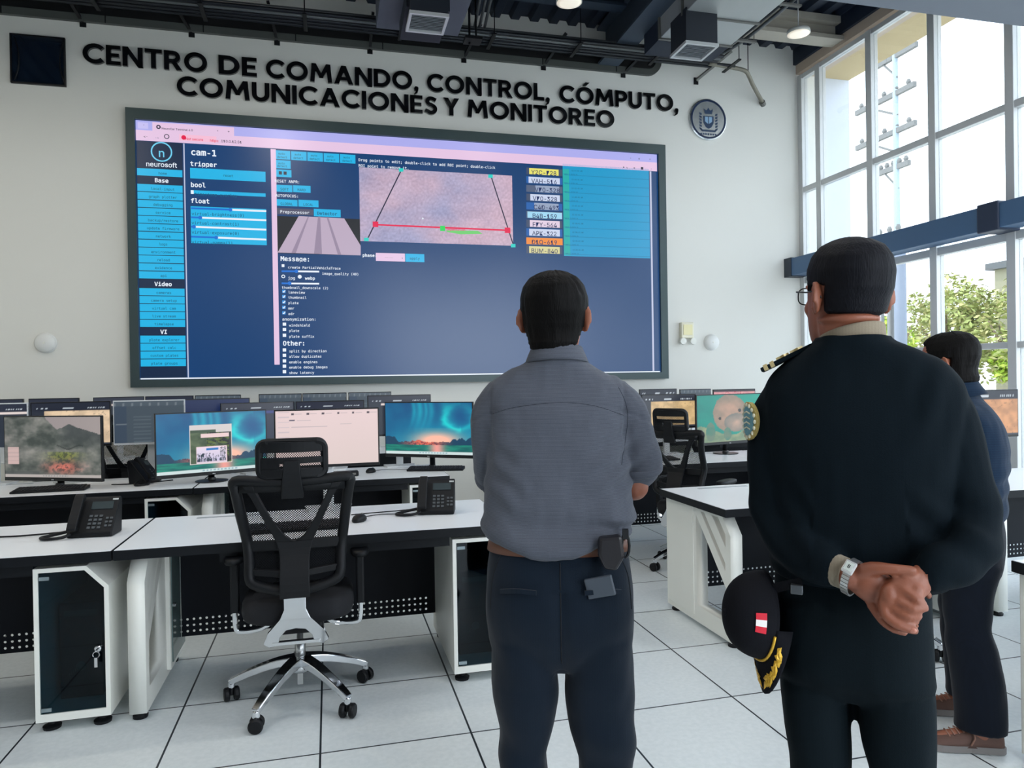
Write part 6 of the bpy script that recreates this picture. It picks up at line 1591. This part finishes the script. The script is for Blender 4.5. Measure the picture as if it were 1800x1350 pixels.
# ---- uniformed officer ----------------------------------------------------------
def officer():
    X0, Y0 = 1.1475, 1.3797
    t = thing('person', 'person in a dark green-black uniform jacket, glasses, hands clasped behind the back', 'person', (X0, Y0, 0), -math.atan2(X0, Y0))
    t.scale = (.905, 1, 1)
    def put(o): o.location = t.location; o.rotation_euler = t.rotation_euler; o.scale = t.scale
    b = MB(); HM = Matrix.Translation((-.022, -.005, 1.506)) @ Matrix.Rotation(.62, 4, 'Z') @ Matrix.Rotation(.10, 4, 'X') @ Matrix.Diagonal((1.10, 1.0, 1.02, 1))
    head(b, HM, 1.05)
    limb(b, [(0, -.012, 1.42), (-.006, -.020, 1.50), (-.016, -.016, 1.56), (-.022, -.006, 1.61)], [.058, .066, .072, .070])
    # soft roll of skin at the nape
    b.tube([Vector((-.016+.074*math.cos(a), -.020+.072*math.sin(a), 1.570)) for a in [PI+.35+(PI-.7)*i/14 for i in range(15)]], [.003+.006*math.sin(PI*i/14) for i in range(15)], 8)
    stack(b, [(.86, -.12, .10, -.06, .06, .9), (1.0, -.13, .12, -.07, .07, .9), (1.2, -.16, .17, -.09, .09, .9), (1.34, -.15, .15, -.07, .08, .9), (1.42, -.09, .09, -.06, .04, 1), (1.46, -.05, .05, -.06, .03, 1)])
    for s in (-1, 1): limb(b, [(s*.075-.012, 0, .86), (s*.085-.016, -.01, .48), (s*.095-.014, -.01, .08)], [.055, .045, .036]); limb(b, [(s*.098-.008, -.02, .06), (s*.11, .08, .045), (s*.115, .14, .035)], [.04, .035, .028])
    # arms behind the back
    limb(b, [(-.15, 0, 1.38), (-.19, -.01, 1.24), (-.186, -.03, 1.15), (-.150, -.080, 1.095), (-.095, -.14, 1.06), (-.020, -.198, 1.044)], [.036, .036, .036, .034, .032, .0265])
    limb(b, [(.16, 0, 1.38), (.212, -.015, 1.25), (.230, -.035, 1.165), (.230, -.075, 1.12), (.200, -.125, 1.09), (.140, -.185, 1.062)], [.036, .036, .036, .034, .032, .028])
    hm = MB(); HO = Vector((-.036, .0, .072))
    # left hand (nearer the wrist watch): palm behind the right hand, thumb over the top
    limb(hm, [(.012, -.198, .974), (.045, -.205, .962), (.078, -.197, .948), (.098, -.185, .938)], [.027, .036, .040, .033], flat=.55, up=(0, 1, 0))
    finger(hm, [(.030, -.205, .985), (.060, -.218, 1.000), (.098, -.224, 1.004), (.146, -.220, 1.004)], .0185, .0098)
    for q, pts in enumerate(([(.085, -.190, .965), (.125, -.165, .965), (.165, -.165, .955), (.180, -.19, .945)], [(.085, -.192, .945), (.125, -.168, .935), (.160, -.17, .92), (.165, -.195, .915)],
                             [(.078, -.200, .925), (.110, -.190, .898), (.140, -.195, .882), (.150, -.212, .884)], [(.055, -.210, .918), (.078, -.222, .890), (.102, -.228, .876), (.126, -.224, .870)])):
        finger(hm, pts, .0098, .0078)
    # right hand resting in it, palm to the viewer, fingers curled
    limb(hm, [(.176, -.185, .990), (.150, -.208, .972), (.118, -.218, .950), (.098, -.214, .928)], [.028, .034, .039, .030], flat=.62, up=(0, 1, 0))
    hm.ell((.094, -.232, .944), (.020, .016, .030), 14, 10); hm.ell((.150, -.226, .958), (.020, .012, .022), 14, 10)
    for pts in ([(.122, -.232, .966), (.152, -.240, .948), (.166, -.230, .936), (.158, -.222, .932)], [(.112, -.238, .940), (.140, -.246, .930), (.162, -.238, .930), (.170, -.228, .928)],
                [(.104, -.240, .922), (.130, -.246, .912), (.150, -.238, .912), (.157, -.226, .910)], [(.100, -.232, .906), (.124, -.240, .899), (.142, -.232, .897), (.150, -.222, .896)]):
        finger(hm, pts, .0098, .0080)
    finger(hm, [(.082, -.232, .932), (.086, -.242, .908), (.112, -.250, .892), (.146, -.246, .884)], .0128, .0092)
    hc = Vector((.09, -.20, .95)); b.add([hc+(p-hc)*.90+HO for p in hm.v], hm.f)
    fuse('body', b, .0042, M_skin2, t, 2)
    k = MB(); k.ell(hc+(Vector((.141, -.2535, .886))-hc)*.90+HO, (.008, .0028, .0055), 12, 8); k.build('thumbnail', mat('nail', rgb(176, 116, 98), .3), t, smooth=True)
    eyes(HM, t)
    def msk(az, z, side):
        ln = .197 if az < 45 else (.197-(az-45)*.0026 if az < 72 else (.125-(az-72)*.003 if az < 88 else max(.072, .125-(az-88)*.0030)))
        w = (z-ln)/.012
        if 78 < az < 108 and z < .142: w = min(w, (z-.132)/.010)
        return w
    hair('hair', HM, M_hair2, t, msk, .007, rough=.0012, seed=4)
    # trousers
    q = MB()
    stack(q, [(.735, -.10, .10, -.09, .07, .9), (.77, -.174, .182, -.125, .09, .78), (.81, -.182, .187, -.150, .115, .74), (.90, -.187, .188, -.148, .12, .78), (.98, -.188, .186, -.125, .12, .84), (1.01, -.185, .182, -.12, .115, .85)])
    stack(q, [(.76, -.178, -.005, -.115, .085, .85), (.65, -.168, -.004, -.11, .085, .85), (.548, -.155, -.006, -.10, .08, .88), (.35, -.158, -.03, -.09, .075, .9), (.05, -.16, -.045, -.09, .08, .9), (.035, -.16, -.045, -.09, .08, .9)], 28)
    stack(q, [(.76, .005, .186, -.115, .085, .85), (.65, .016, .186, -.11, .085, .85), (.548, .040, .184, -.10, .08, .88), (.35, .05, .175, -.09, .075, .9), (.05, .045, .168, -.09, .08, .9), (.035, .045, .168, -.09, .08, .9)], 28)
    fuse('trousers', q, .0075, M_unif2, t, 9, lambda p, n: folds(p, 6, .006, 21, .4), post=lambda p: Vector((p.x*.95-.018, p.y, p.z)))
    # jacket
    s_ = MB()
    stack(s_, [(.992, -.186, .180, -.13, .125, .82), (1.01, -.205, .20, -.145, .135, .8), (1.07, -.212, .212, -.150, .142, .8), (1.15, -.208, .214, -.145, .145, .8), (1.25, -.214, .222, -.143, .142, .8), (1.34, -.222, .232, -.138, .13, .8), (1.40, -.222, .236, -.128, .115, .8), (1.445, -.202, .218, -.115, .095, .84), (1.485, -.160, .170, -.108, .072, .9), (1.512, -.116, .116, -.108, .058, .95), (1.524, -.098, .086, -.108, .056, 1), (1.534, -.092, .080, -.108, .054, 1)])
    limb(s_, [(-.15, 0, 1.395), (-.188, -.005, 1.34), (-.194, -.01, 1.24), (-.188, -.03, 1.14), (-.158, -.075, 1.085), (-.105, -.135, 1.060), (-.066, -.168, 1.053)], [.068, .068, .066, .064, .058, .050, .043], 5)
    limb(s_, [(.15, 0, 1.395), (.188, -.005, 1.345), (.212, -.015, 1.25), (.230, -.035, 1.155), (.232, -.075, 1.11), (.205, -.125, 1.085), (.140, -.178, 1.060)], [.070, .070, .066, .064, .058, .052, .043], 5)
    def dj(p, n):
        d = folds(p, 7, .0055, 31, .6)
        d += .0045*math.sin((p.z*.9+p.x*.8)*70+3*noise.noise(p*5))*math.exp(-((p.z-1.12)/.09)**2)*(abs(p.x) > .1)
        d += .0035*math.sin((p.x*1.2-p.z*.6)*55+2*noise.noise(p*5))*math.exp(-((p.x-.17)/.07)**2)*math.exp(-((p.z-1.38)/.10)**2)
        return d
    jk = fuse('jacket', s_, .0065, M_unif, t, 4, dj)
    c = MB(); rows = [(1.490, .080), (1.520, .078), (1.538, .0765), (1.543, .075)]
    rings = [[Vector((-.010+r*math.cos(a), -.018+r*math.sin(a), z-.014*math.sin(a)+.014*math.cos(a))) for a in [2*PI*i/40 for i in range(40)]] for z, r in rows]+[[Vector((-.010+(r-.006)*math.cos(a), -.018+(r-.006)*math.sin(a), z-.014*math.sin(a)+.014*math.cos(a))) for a in [2*PI*i/40 for i in range(40)]] for z, r in rows[::-1]]
    c.loft(rings, False, True).build('shirt_collar', M_khaki, t, smooth=True)
    # shoulder board with gold marks
    Eb = Matrix.Translation((-.150, -.030, 1.492)) @ Matrix.Rotation(-.42, 4, 'Y') @ Matrix.Rotation(.05, 4, 'Z')
    k = MB(); k.prism([(-.075, -.028), (.055, -.028), (.07, 0), (.055, .028), (-.075, .028)], -.005, .005, 'z', Eb); ep = k.build('shoulder_board', M_unif, jk, bevel=.002)
    k = MB()
    for x in (-.062, -.045): k.box(x-.005, x+.005, -.0285, .0285, -.0055, .008, Eb)
    for x in (-.018, .018):
        st = [(x+(.018 if i % 2 == 0 else .008)*math.cos(PI*i/5), (.018 if i % 2 == 0 else .008)*math.sin(PI*i/5)) for i in range(10)]; k.prism(st, .0035, .011, 'z', Eb)
    k.build('rank_marks', mat('pale_gold', rgb(226, 204, 150), .35, .5), ep)
    # embroidered sleeve badge
    def pt(u, v, d=0):   # u along the arm surface (0..2pi fraction), v up
        a = math.radians(216)+u/.066; r = .0705+d
        return Vector((-.193+r*math.cos(a), -.01+r*math.sin(a), 1.345+v-.02*u))
    def oval(mb, ru, rv, d0, d1, wob=0, n=40):
        A = [pt(ru*(1+wob*(i % 2))*math.cos(2*PI*i/n), rv*(1+wob*(i % 2))*math.sin(2*PI*i/n), d1) for i in range(n)]; B = [pt(ru*math.cos(2*PI*i/n), rv*math.sin(2*PI*i/n), d0) for i in range(n)]
        cen = len(mb.v); mb.loft([B, A], False); o_ = len(mb.v); mb.v += [pt(0, 0, d1)]; 
        for i in range(n): mb.f.append([o_-n+i, o_-n+(i+1) % n, o_]); mb.m.append(0)
    k = MB(); oval(k, .031, .043, -.01, .0035, .05); bd = k.build('sleeve_badge', mat('muted_gold', rgb(176, 156, 92), .55, .2, var=.3, vscale=120), jk)
    k = MB(); oval(k, .022, .034, .002, .0048); k.build('badge_field', mat('badge_teal', rgb(96, 140, 150), .6, var=.3, vscale=150), bd)
    k = MB()
    for i in range(16):
        a = 2*PI*i/16; k.ell(pt(.026*math.cos(a), .0375*math.sin(a), .0045), (.0035, .0035, .005), 8, 6)
    for v in (-.018, -.006, .006, .018): k.tube([pt(-.012, v, .0055), pt(0, v+.004, .0058), pt(.012, v, .0055)], .0018, 6)
    k.build('badge_embroidery', mat('pale_thread', rgb(206, 202, 176), .6), bd)
    up, so_ = MB(), MB()
    for s in (-1, 1): shoe(up, so_, Matrix.Translation((s*.107, 0, 0)) @ Matrix.Rotation(-s*.2, 4, 'Z'))
    up.build('shoes', mat('black_leather', rgb(20, 20, 22), .35), t, smooth=True); so_.build('shoe_soles', M_blackp, t)
    k = MB(); k.tube([(-.075, -.160, 1.054), (-.050, -.179, 1.050), (-.026, -.193, 1.046)], [.032, .0335, .0325], 20); k.build('shirt_cuff', M_khaki, t, smooth=True)
    # wrist watch
    w = thing('wristwatch', 'silver wristwatch with a steel band on the left wrist of the officer', 'watch'); put(w)
    ax = Vector((.86, -.42, -.28)).normalized(); c0 = Vector((.022, -.203, .971))+HO; u = Vector((.18, -.25, .95)); u = (u-ax*u.dot(ax)).normalized(); v = ax.cross(u)
    ring = [c0+u*.0385*math.cos(a)+v*.033*math.sin(a) for a in [2*PI*i/32 for i in range(32)]]
    k = MB()
    for i in range(32):
        a = 2*PI*(i+.5)/32; p = c0+u*.0365*math.cos(a)+v*.031*math.sin(a); n_ = (u*math.cos(a)+v*math.sin(a)).normalized(); tg = ax.cross(n_)
        k.box(-.0082, .0082, -.0031, .0031, -.0018, .0018, Matrix.Translation(p) @ Matrix((tuple(ax), tuple(tg), tuple(n_))).transposed().to_4x4())
    k.build('band', M_steel, w)
    a = .70; s_a = -1
    n_ = (u*math.cos(a)+v*math.sin(a)).normalized()
    # case faces the viewer
    best = max([2*PI*i/64 for i in range(64)], key=lambda a: (u*math.cos(a)+v*math.sin(a)).dot(Vector((-.1, -.75, .65))))
    n_ = (u*math.cos(best)+v*math.sin(best)).normalized(); p = c0+u*.039*math.cos(best)+v*.034*math.sin(best); tg = ax.cross(n_)
    MM = Matrix.Translation(p) @ Matrix((tuple(ax), tuple(tg), tuple(n_))).transposed().to_4x4()
    k = MB(); k.box(-.0125, .0125, -.014, .014, -.004, .004, MM); k.build('case', mat('watch_silver', rgb(226, 228, 226), .25, .6), w, bevel=.003)
    k = MB(); k.box(-.0085, .0085, -.009, .009, .004, .0046, MM); k.build('dial', mat('watch_dial', rgb(196, 204, 198), .3), w)
    k = MB(); k.box(-.002, -.0005, -.004, .004, .0046, .005, MM); k.box(.001, .0025, -.004, .004, .0046, .005, MM); k.build('digits', M_blackp, w)
    # glasses
    g = thing('eyeglasses', 'thin dark framed eyeglasses worn by the officer', 'glasses'); put(g)
    fr = MB()
    for s in (-1, 1):
        fr.tube([HM @ Vector((s*.036+.026*math.copysign(abs(math.cos(a))**.7, math.cos(a)), .113-.004*abs(math.cos(a)), .116+.019*math.copysign(abs(math.sin(a))**.7, math.sin(a)))) for a in [2*PI*i/28 for i in range(28)]], .0016, 6, closed=True)
        fr.tube([HM @ Vector(p) for p in ((s*.062, .109, .125), (s*.072, .10, .126), (s*.080, .04, .124), (s*.0855, -.012, .128), (s*.084, -.03, .112))], .0018, 6)
    fr.tube([HM @ Vector(p) for p in ((-.010, .113, .120), (0, .119, .123), (.010, .113, .120))], .0016, 6)
    fr.build('frame', M_blackm, g, smooth=True)
    for s in (-1, 1):
        k = MB(); pl = [HM @ Vector((s*.036+.025*math.copysign(abs(math.cos(a))**.7, math.cos(a)), .112-.004*abs(math.cos(a)), .116+.018*math.copysign(abs(math.sin(a))**.7, math.sin(a)))) for a in [2*PI*i/28 for i in range(28)]]
        k.add(pl, [tuple(range(28))]); k.build('lens', glass('spectacle_glass', (.95, .96, .96, 1), .05), g)
    # cap hanging at the left hip
    cp = thing('peaked_cap', 'black cap with red-white flag patch and gold laurel, hanging at the left hip', 'cap'); put(cp)
    zc = Vector((-.80, -.55, .12)).normalized(); yc_ = Vector((.22, -.12, -1.0)); yc_ = (yc_-zc*yc_.dot(zc)).normalized(); xc = yc_.cross(zc)
    CM = Matrix.Translation((-.215, -.10, .915)) @ Matrix((tuple(xc), tuple(yc_), tuple(zc))).transposed().to_4x4()
    M_cap = cloth_mat('cap_black', rgb(14, 15, 20), rgb(20, 21, 27), (900, 0, 0), .3, .8, 0)
    k = MB(); rings = []
    for j in range(13):
        ph = PI/2*j/12; rr_ = math.cos(ph)**.75; h = .098*math.sin(ph)
        rings.append([CM @ Vector(((.080)*max(rr_, .02)*math.cos(a), .096*max(rr_, .02)*math.sin(a), h)) for a in [2*PI*i/36 for i in range(36)]])
    k.loft(rings); k.build('crown', M_cap, cp, smooth=True)
    k = MB(); T_, B_ = [], []
    NV = 16; RV = 5
    def vis(i, j, d):
        a = math.radians(18+144*i/NV); e = j/RV; r = 1+.78*e*math.sin(math.radians(180*i/NV))**.6
        return CM @ Vector((.080*math.cos(a)*(1+.05*e), .094*math.sin(a)*r, .004+d-.010*e-.030*(math.cos(a))**2*e))
    gr = [[vis(i, j, .004) for i in range(NV+1)] for j in range(RV+1)]; g2 = [[vis(i, j, 0) for i in range(NV+1)] for j in range(RV+1)]
    vs = [p for r in gr for p in r]+[p for r in g2 for p in r]; o_ = (NV+1)*(RV+1); fs = []
    for j in range(RV):
        for i in range(NV): a = j*(NV+1)+i; fs += [(a, a+1, a+NV+2, a+NV+1), (o_+a, o_+a+NV+1, o_+a+NV+2, o_+a+1)]
    for i in range(NV): a = RV*(NV+1)+i; fs.append((a, a+1, o_+a+1, o_+a)); fs.append((i, o_+i, o_+i+1, i+1))
    for j in range(RV): a = j*(NV+1); fs.append((a, a+NV+1, o_+a+NV+1, o_+a)); a += NV; fs.append((a, o_+a, o_+a+NV+1, a+NV+1))
    k.add(vs, fs); vz = k.build('visor', M_cap, cp, smooth=True)
    k = MB()
    def leaf(i, j, ang, L=.016):
        c = vis(i, j, .0065); e1 = (vis(i+.5, j, .0065)-c).normalized(); e2 = (vis(i, j+.5, .0065)-c).normalized(); d = e1*math.cos(ang)+e2*math.sin(ang); s = e1*-math.sin(ang)+e2*math.cos(ang)
        k.add([c-d*L*.5, c+s*L*.3, c+d*L*.6, c-s*L*.3, c+Vector((0, -.002, 0))+zc*.001], [(0, 1, 4), (1, 2, 4), (2, 3, 4), (3, 0, 4)])
    for q in range(7):
        for s in (-1, 1): leaf(8+s*(1.0+q*.75), 3.9-abs(q-2)*.12, (.5 if q % 2 else -.7)*s+(0 if s > 0 else PI), .026); leaf(8+s*(1.3+q*.75), 3.1-abs(q-2)*.12, (1.2 if q % 2 else .3)*s+(0 if s > 0 else PI), .022)
    k.build('laurel', M_gold, vz)
    k = MB(); k.tube([CM @ Vector((.082*math.cos(a), .098*math.sin(a), .010)) for a in [math.radians(25+130*i/16) for i in range(17)]], .0035, 6); k.build('braid_cord', M_gold, cp, smooth=True)
    # small flag on the side of the crown
    def cr(a, h, d=.002):
        ph = math.asin(min(.98, h/.098)); rr_ = math.cos(ph)**.75; return CM @ Vector(((.080*rr_+d)*math.cos(a), (.096*rr_+d)*math.sin(a), h+d))
    cols = [mat('flag_red', rgb(206, 24, 48), .7), mat('flag_white', rgb(236, 230, 226), .7)]
    k = MB()
    A0 = FLAG_A; 
    for q in range(3):
        k.mi = 1 if q == 1 else 0
        a0, a1 = A0+q*.155, A0+(q+1)*.155
        for sh in range(4):
            h0, h1 = .030+sh*.006, .030+(sh+1)*.006
            k.add([cr(a0, h0), cr(a1, h0), cr(a1, h1), cr(a0, h1)], [(0, 1, 2, 3)])
    k.build('flag_patch', cols, cp)
    k = MB(); k.lathe([(.008, .096), (.008, .102), (.003, .104)], 12); kk = MB(); kk.add([CM @ p for p in k.v], k.f); kk.build('top_button', M_cap, cp, smooth=True)
    k = MB(); k.box(-.145, -.118, -.165, -.150, .985, 1.005); k.build('strap_buckle', mat('buckle_grey', rgb(92, 96, 100), .35, .6), cp, bevel=.002)
    k = MB(); k.ribbon([(-.185, -.135, .985), (-.15, -.150, 1.0), (-.12, -.155, 1.01)], .02, .004, (0, 0, 1)); k.build('strap', M_cap, cp)
    return t
FLAG_A = 2.74
officer()

# ---- hunched man in navy fleece ---------------------------------------------------
def man_navy():
    t = thing('person', 'person in a navy fleece and brown shoes, hunched, half hidden behind the officer', 'person', (2.492, 2.369, 0), math.radians(45))
    b = MB(); HM = Matrix.Translation((-.0, .042, 1.372)) @ Matrix.Rotation(-.35, 4, 'Z') @ Matrix.Rotation(-.12, 4, 'X') @ Matrix.Scale(.98, 4)
    head(b, HM)
    limb(b, [(0, .02, 1.28), (0, .035, 1.36), (0, .05, 1.44), (0, .055, 1.47)], [.07, .062, .06, .058])
    stack(b, [(.78, -.13, .13, -.07, .07, .9), (.95, -.14, .14, -.08, .08, .9), (1.15, -.15, .15, -.08, .08, .9), (1.23, -.14, .14, -.05, .08, .9), (1.29, -.08, .08, -.0, .07, 1), (1.34, -.05, .05, .03, .09, 1)])
    for s in (-1, 1):
        limb(b, [(s*.14, .03, 1.24), (s*.212, .05, 1.10), (s*.214, .08, .995), (s*.195, .16, .935), (s*.14, .26, .90)], [.036, .036, .034, .032, .026])
        limb(b, [(s*.14, .26, .90), (s*.12, .30, .89), (s*.10, .34, .885)], [.026, .034, .028], flat=.6)
        for q in range(4): x = s*(.125-q*.02); finger(b, [(x, .335, .885), (x-s*.006, .375, .875), (x-s*.01, .395, .852), (x-s*.012, .395, .83)])
        finger(b, [(s*.10, .29, .90), (s*.07, .325, .90), (s*.06, .355, .89)], .011, .009)
        limb(b, [(s*.10, 0, .80), (s*.14, .03, .45), (s*.160, s*.013, .08)], [.08, .055, .042]); limb(b, [(s*.162, s*.013-.02, .06), (s*.164-.025, s*.013+.07, .045), (s*.164-.045, s*.013+.125, .035)], [.036, .030, .022])
    fuse('body', b, .006, M_skin, t, 3); eyes(HM, t)
    def msk(az, z, side):
        ln = .195 if az < 48 else (.195-(az-48)*.0026 if az < 75 else (.125-(az-75)*.0034 if az < 92 else max(.02, .128-(az-92)*.0040)))
        w = (z-ln)/.012
        if 80 < az < 108 and z < .140: w = min(w, (z-.128)/.010)
        return w
    hair('hair', HM, M_hair, t, msk, .013, seed=9)
    q = MB()
    stack(q, [(.60, -.11, .11, -.08, .08, .9), (.66, -.20, .20, -.11, .10, .8), (.76, -.205, .205, -.125, .12, .8), (.86, -.195, .195, -.12, .13, .82), (.95, -.185, .185, -.105, .125, .85)])
    for s in (-1, 1):
        rows = [(z, a, c, yb+s*.013*max(0, min(1, (.75-z)/.5)), yf+s*.013*max(0, min(1, (.75-z)/.5))) for z, a, c, yb, yf in [(.70, .02, .20, -.11, .10), (.58, .045, .205, -.075, .10), (.45, .065, .22, -.07, .10), (.30, .075, .235, -.095, .085), (.14, .08, .24, -.105, .075), (.095, .085, .238, -.105, .075), (.082, .085, .238, -.105, .075)]]
        stack(q, [(z, a, c, yb, yf, .88) if s > 0 else (z, -c, -a, yb, yf, .88) for z, a, c, yb, yf in rows], 28)
    fuse('trousers', q, .0075, M_navyt, t, 5, lambda p, n: folds(p, 7, .006, 41, .5)+.005*math.sin(p.z*40+p.x*8)*math.exp(-((p.z-.45)/.08)**2))
    s_ = MB()
    stack(s_, [(.865, -.185, .185, -.115, .13, .85), (.885, -.20, .20, -.13, .14, .82), (.98, -.195, .195, -.135, .13, .8), (1.08, -.195, .195, -.142, .12, .8), (1.17, -.195, .195, -.138, .115, .8), (1.25, -.188, .188, -.118, .105, .82), (1.30, -.16, .16, -.09, .095, .88), (1.345, -.11, .11, -.055, .095, .95), (1.375, -.085, .085, -.04, .09, 1)])
    for s in (-1, 1): limb(s_, [(s*.15, .03, 1.25), (s*.195, .035, 1.19), (s*.212, .05, 1.10), (s*.214, .08, .995), (s*.195, .16, .935), (s*.155, .235, .905)], [.066, .066, .062, .058, .05, .042], 5)
    fl = fuse('fleece', s_, .0065, M_navyj, t, 4, lambda p, n: folds(p, 8, .006, 51, .6)+.004*math.sin((p.z+p.y*.5)*70+3*noise.noise(p*5))*math.exp(-((p.z-1.0)/.12)**2))
    c = MB(); rows = [(1.345, .098, .025), (1.375, .082, .03), (1.40, .074, .036), (1.405, .072, .037)]
    rings = [[Vector((r*math.cos(a), y+r*math.sin(a), z-.02*math.sin(a))) for a in [2*PI*i/36 for i in range(36)]] for z, r, y in rows]+[[Vector(((r-.006)*math.cos(a), y+(r-.006)*math.sin(a), z-.02*math.sin(a))) for a in [2*PI*i/36 for i in range(36)]] for z, r, y in rows[::-1]]
    c.loft(rings, False, True).build('fleece_collar', M_navyj, fl, smooth=True)
    for s in (-1, 1):
        up, so_, lc = MB(), MB(), MB()
        SM = Matrix.Translation((s*.164, s*.013, 0)) @ Matrix.Rotation(.33, 4, 'Z') @ Matrix.Scale(1.02, 4)
        shoe(up, so_, SM); sh = up.build('shoe', mat('brown_suede', rgb(92, 68, 60), .8, var=.2, vscale=30), t, smooth=True)
        so_.build('shoe_sole', mat('grey_sole', rgb(120, 116, 114), .7), sh)
        for q in range(5): lc.tube([SM @ Vector(p) for p in ((-.030, .035+q*.016, .080-q*.006), (0, .040+q*.016, .094-q*.0072), (.030, .035+q*.016, .080-q*.006))], .003, 6)
        for sg_ in (-1, 1): lc.tube([SM @ Vector(p) for p in ((sg_*.01, .035, .096), (sg_*.035, .025, .10), (sg_*.047, .02, .06), (sg_*.05, .035, .035))], .003, 6)
        lc.build('laces', mat('tan_lace', rgb(140, 104, 90), .8), sh, smooth=True)
    return t
man_navy()
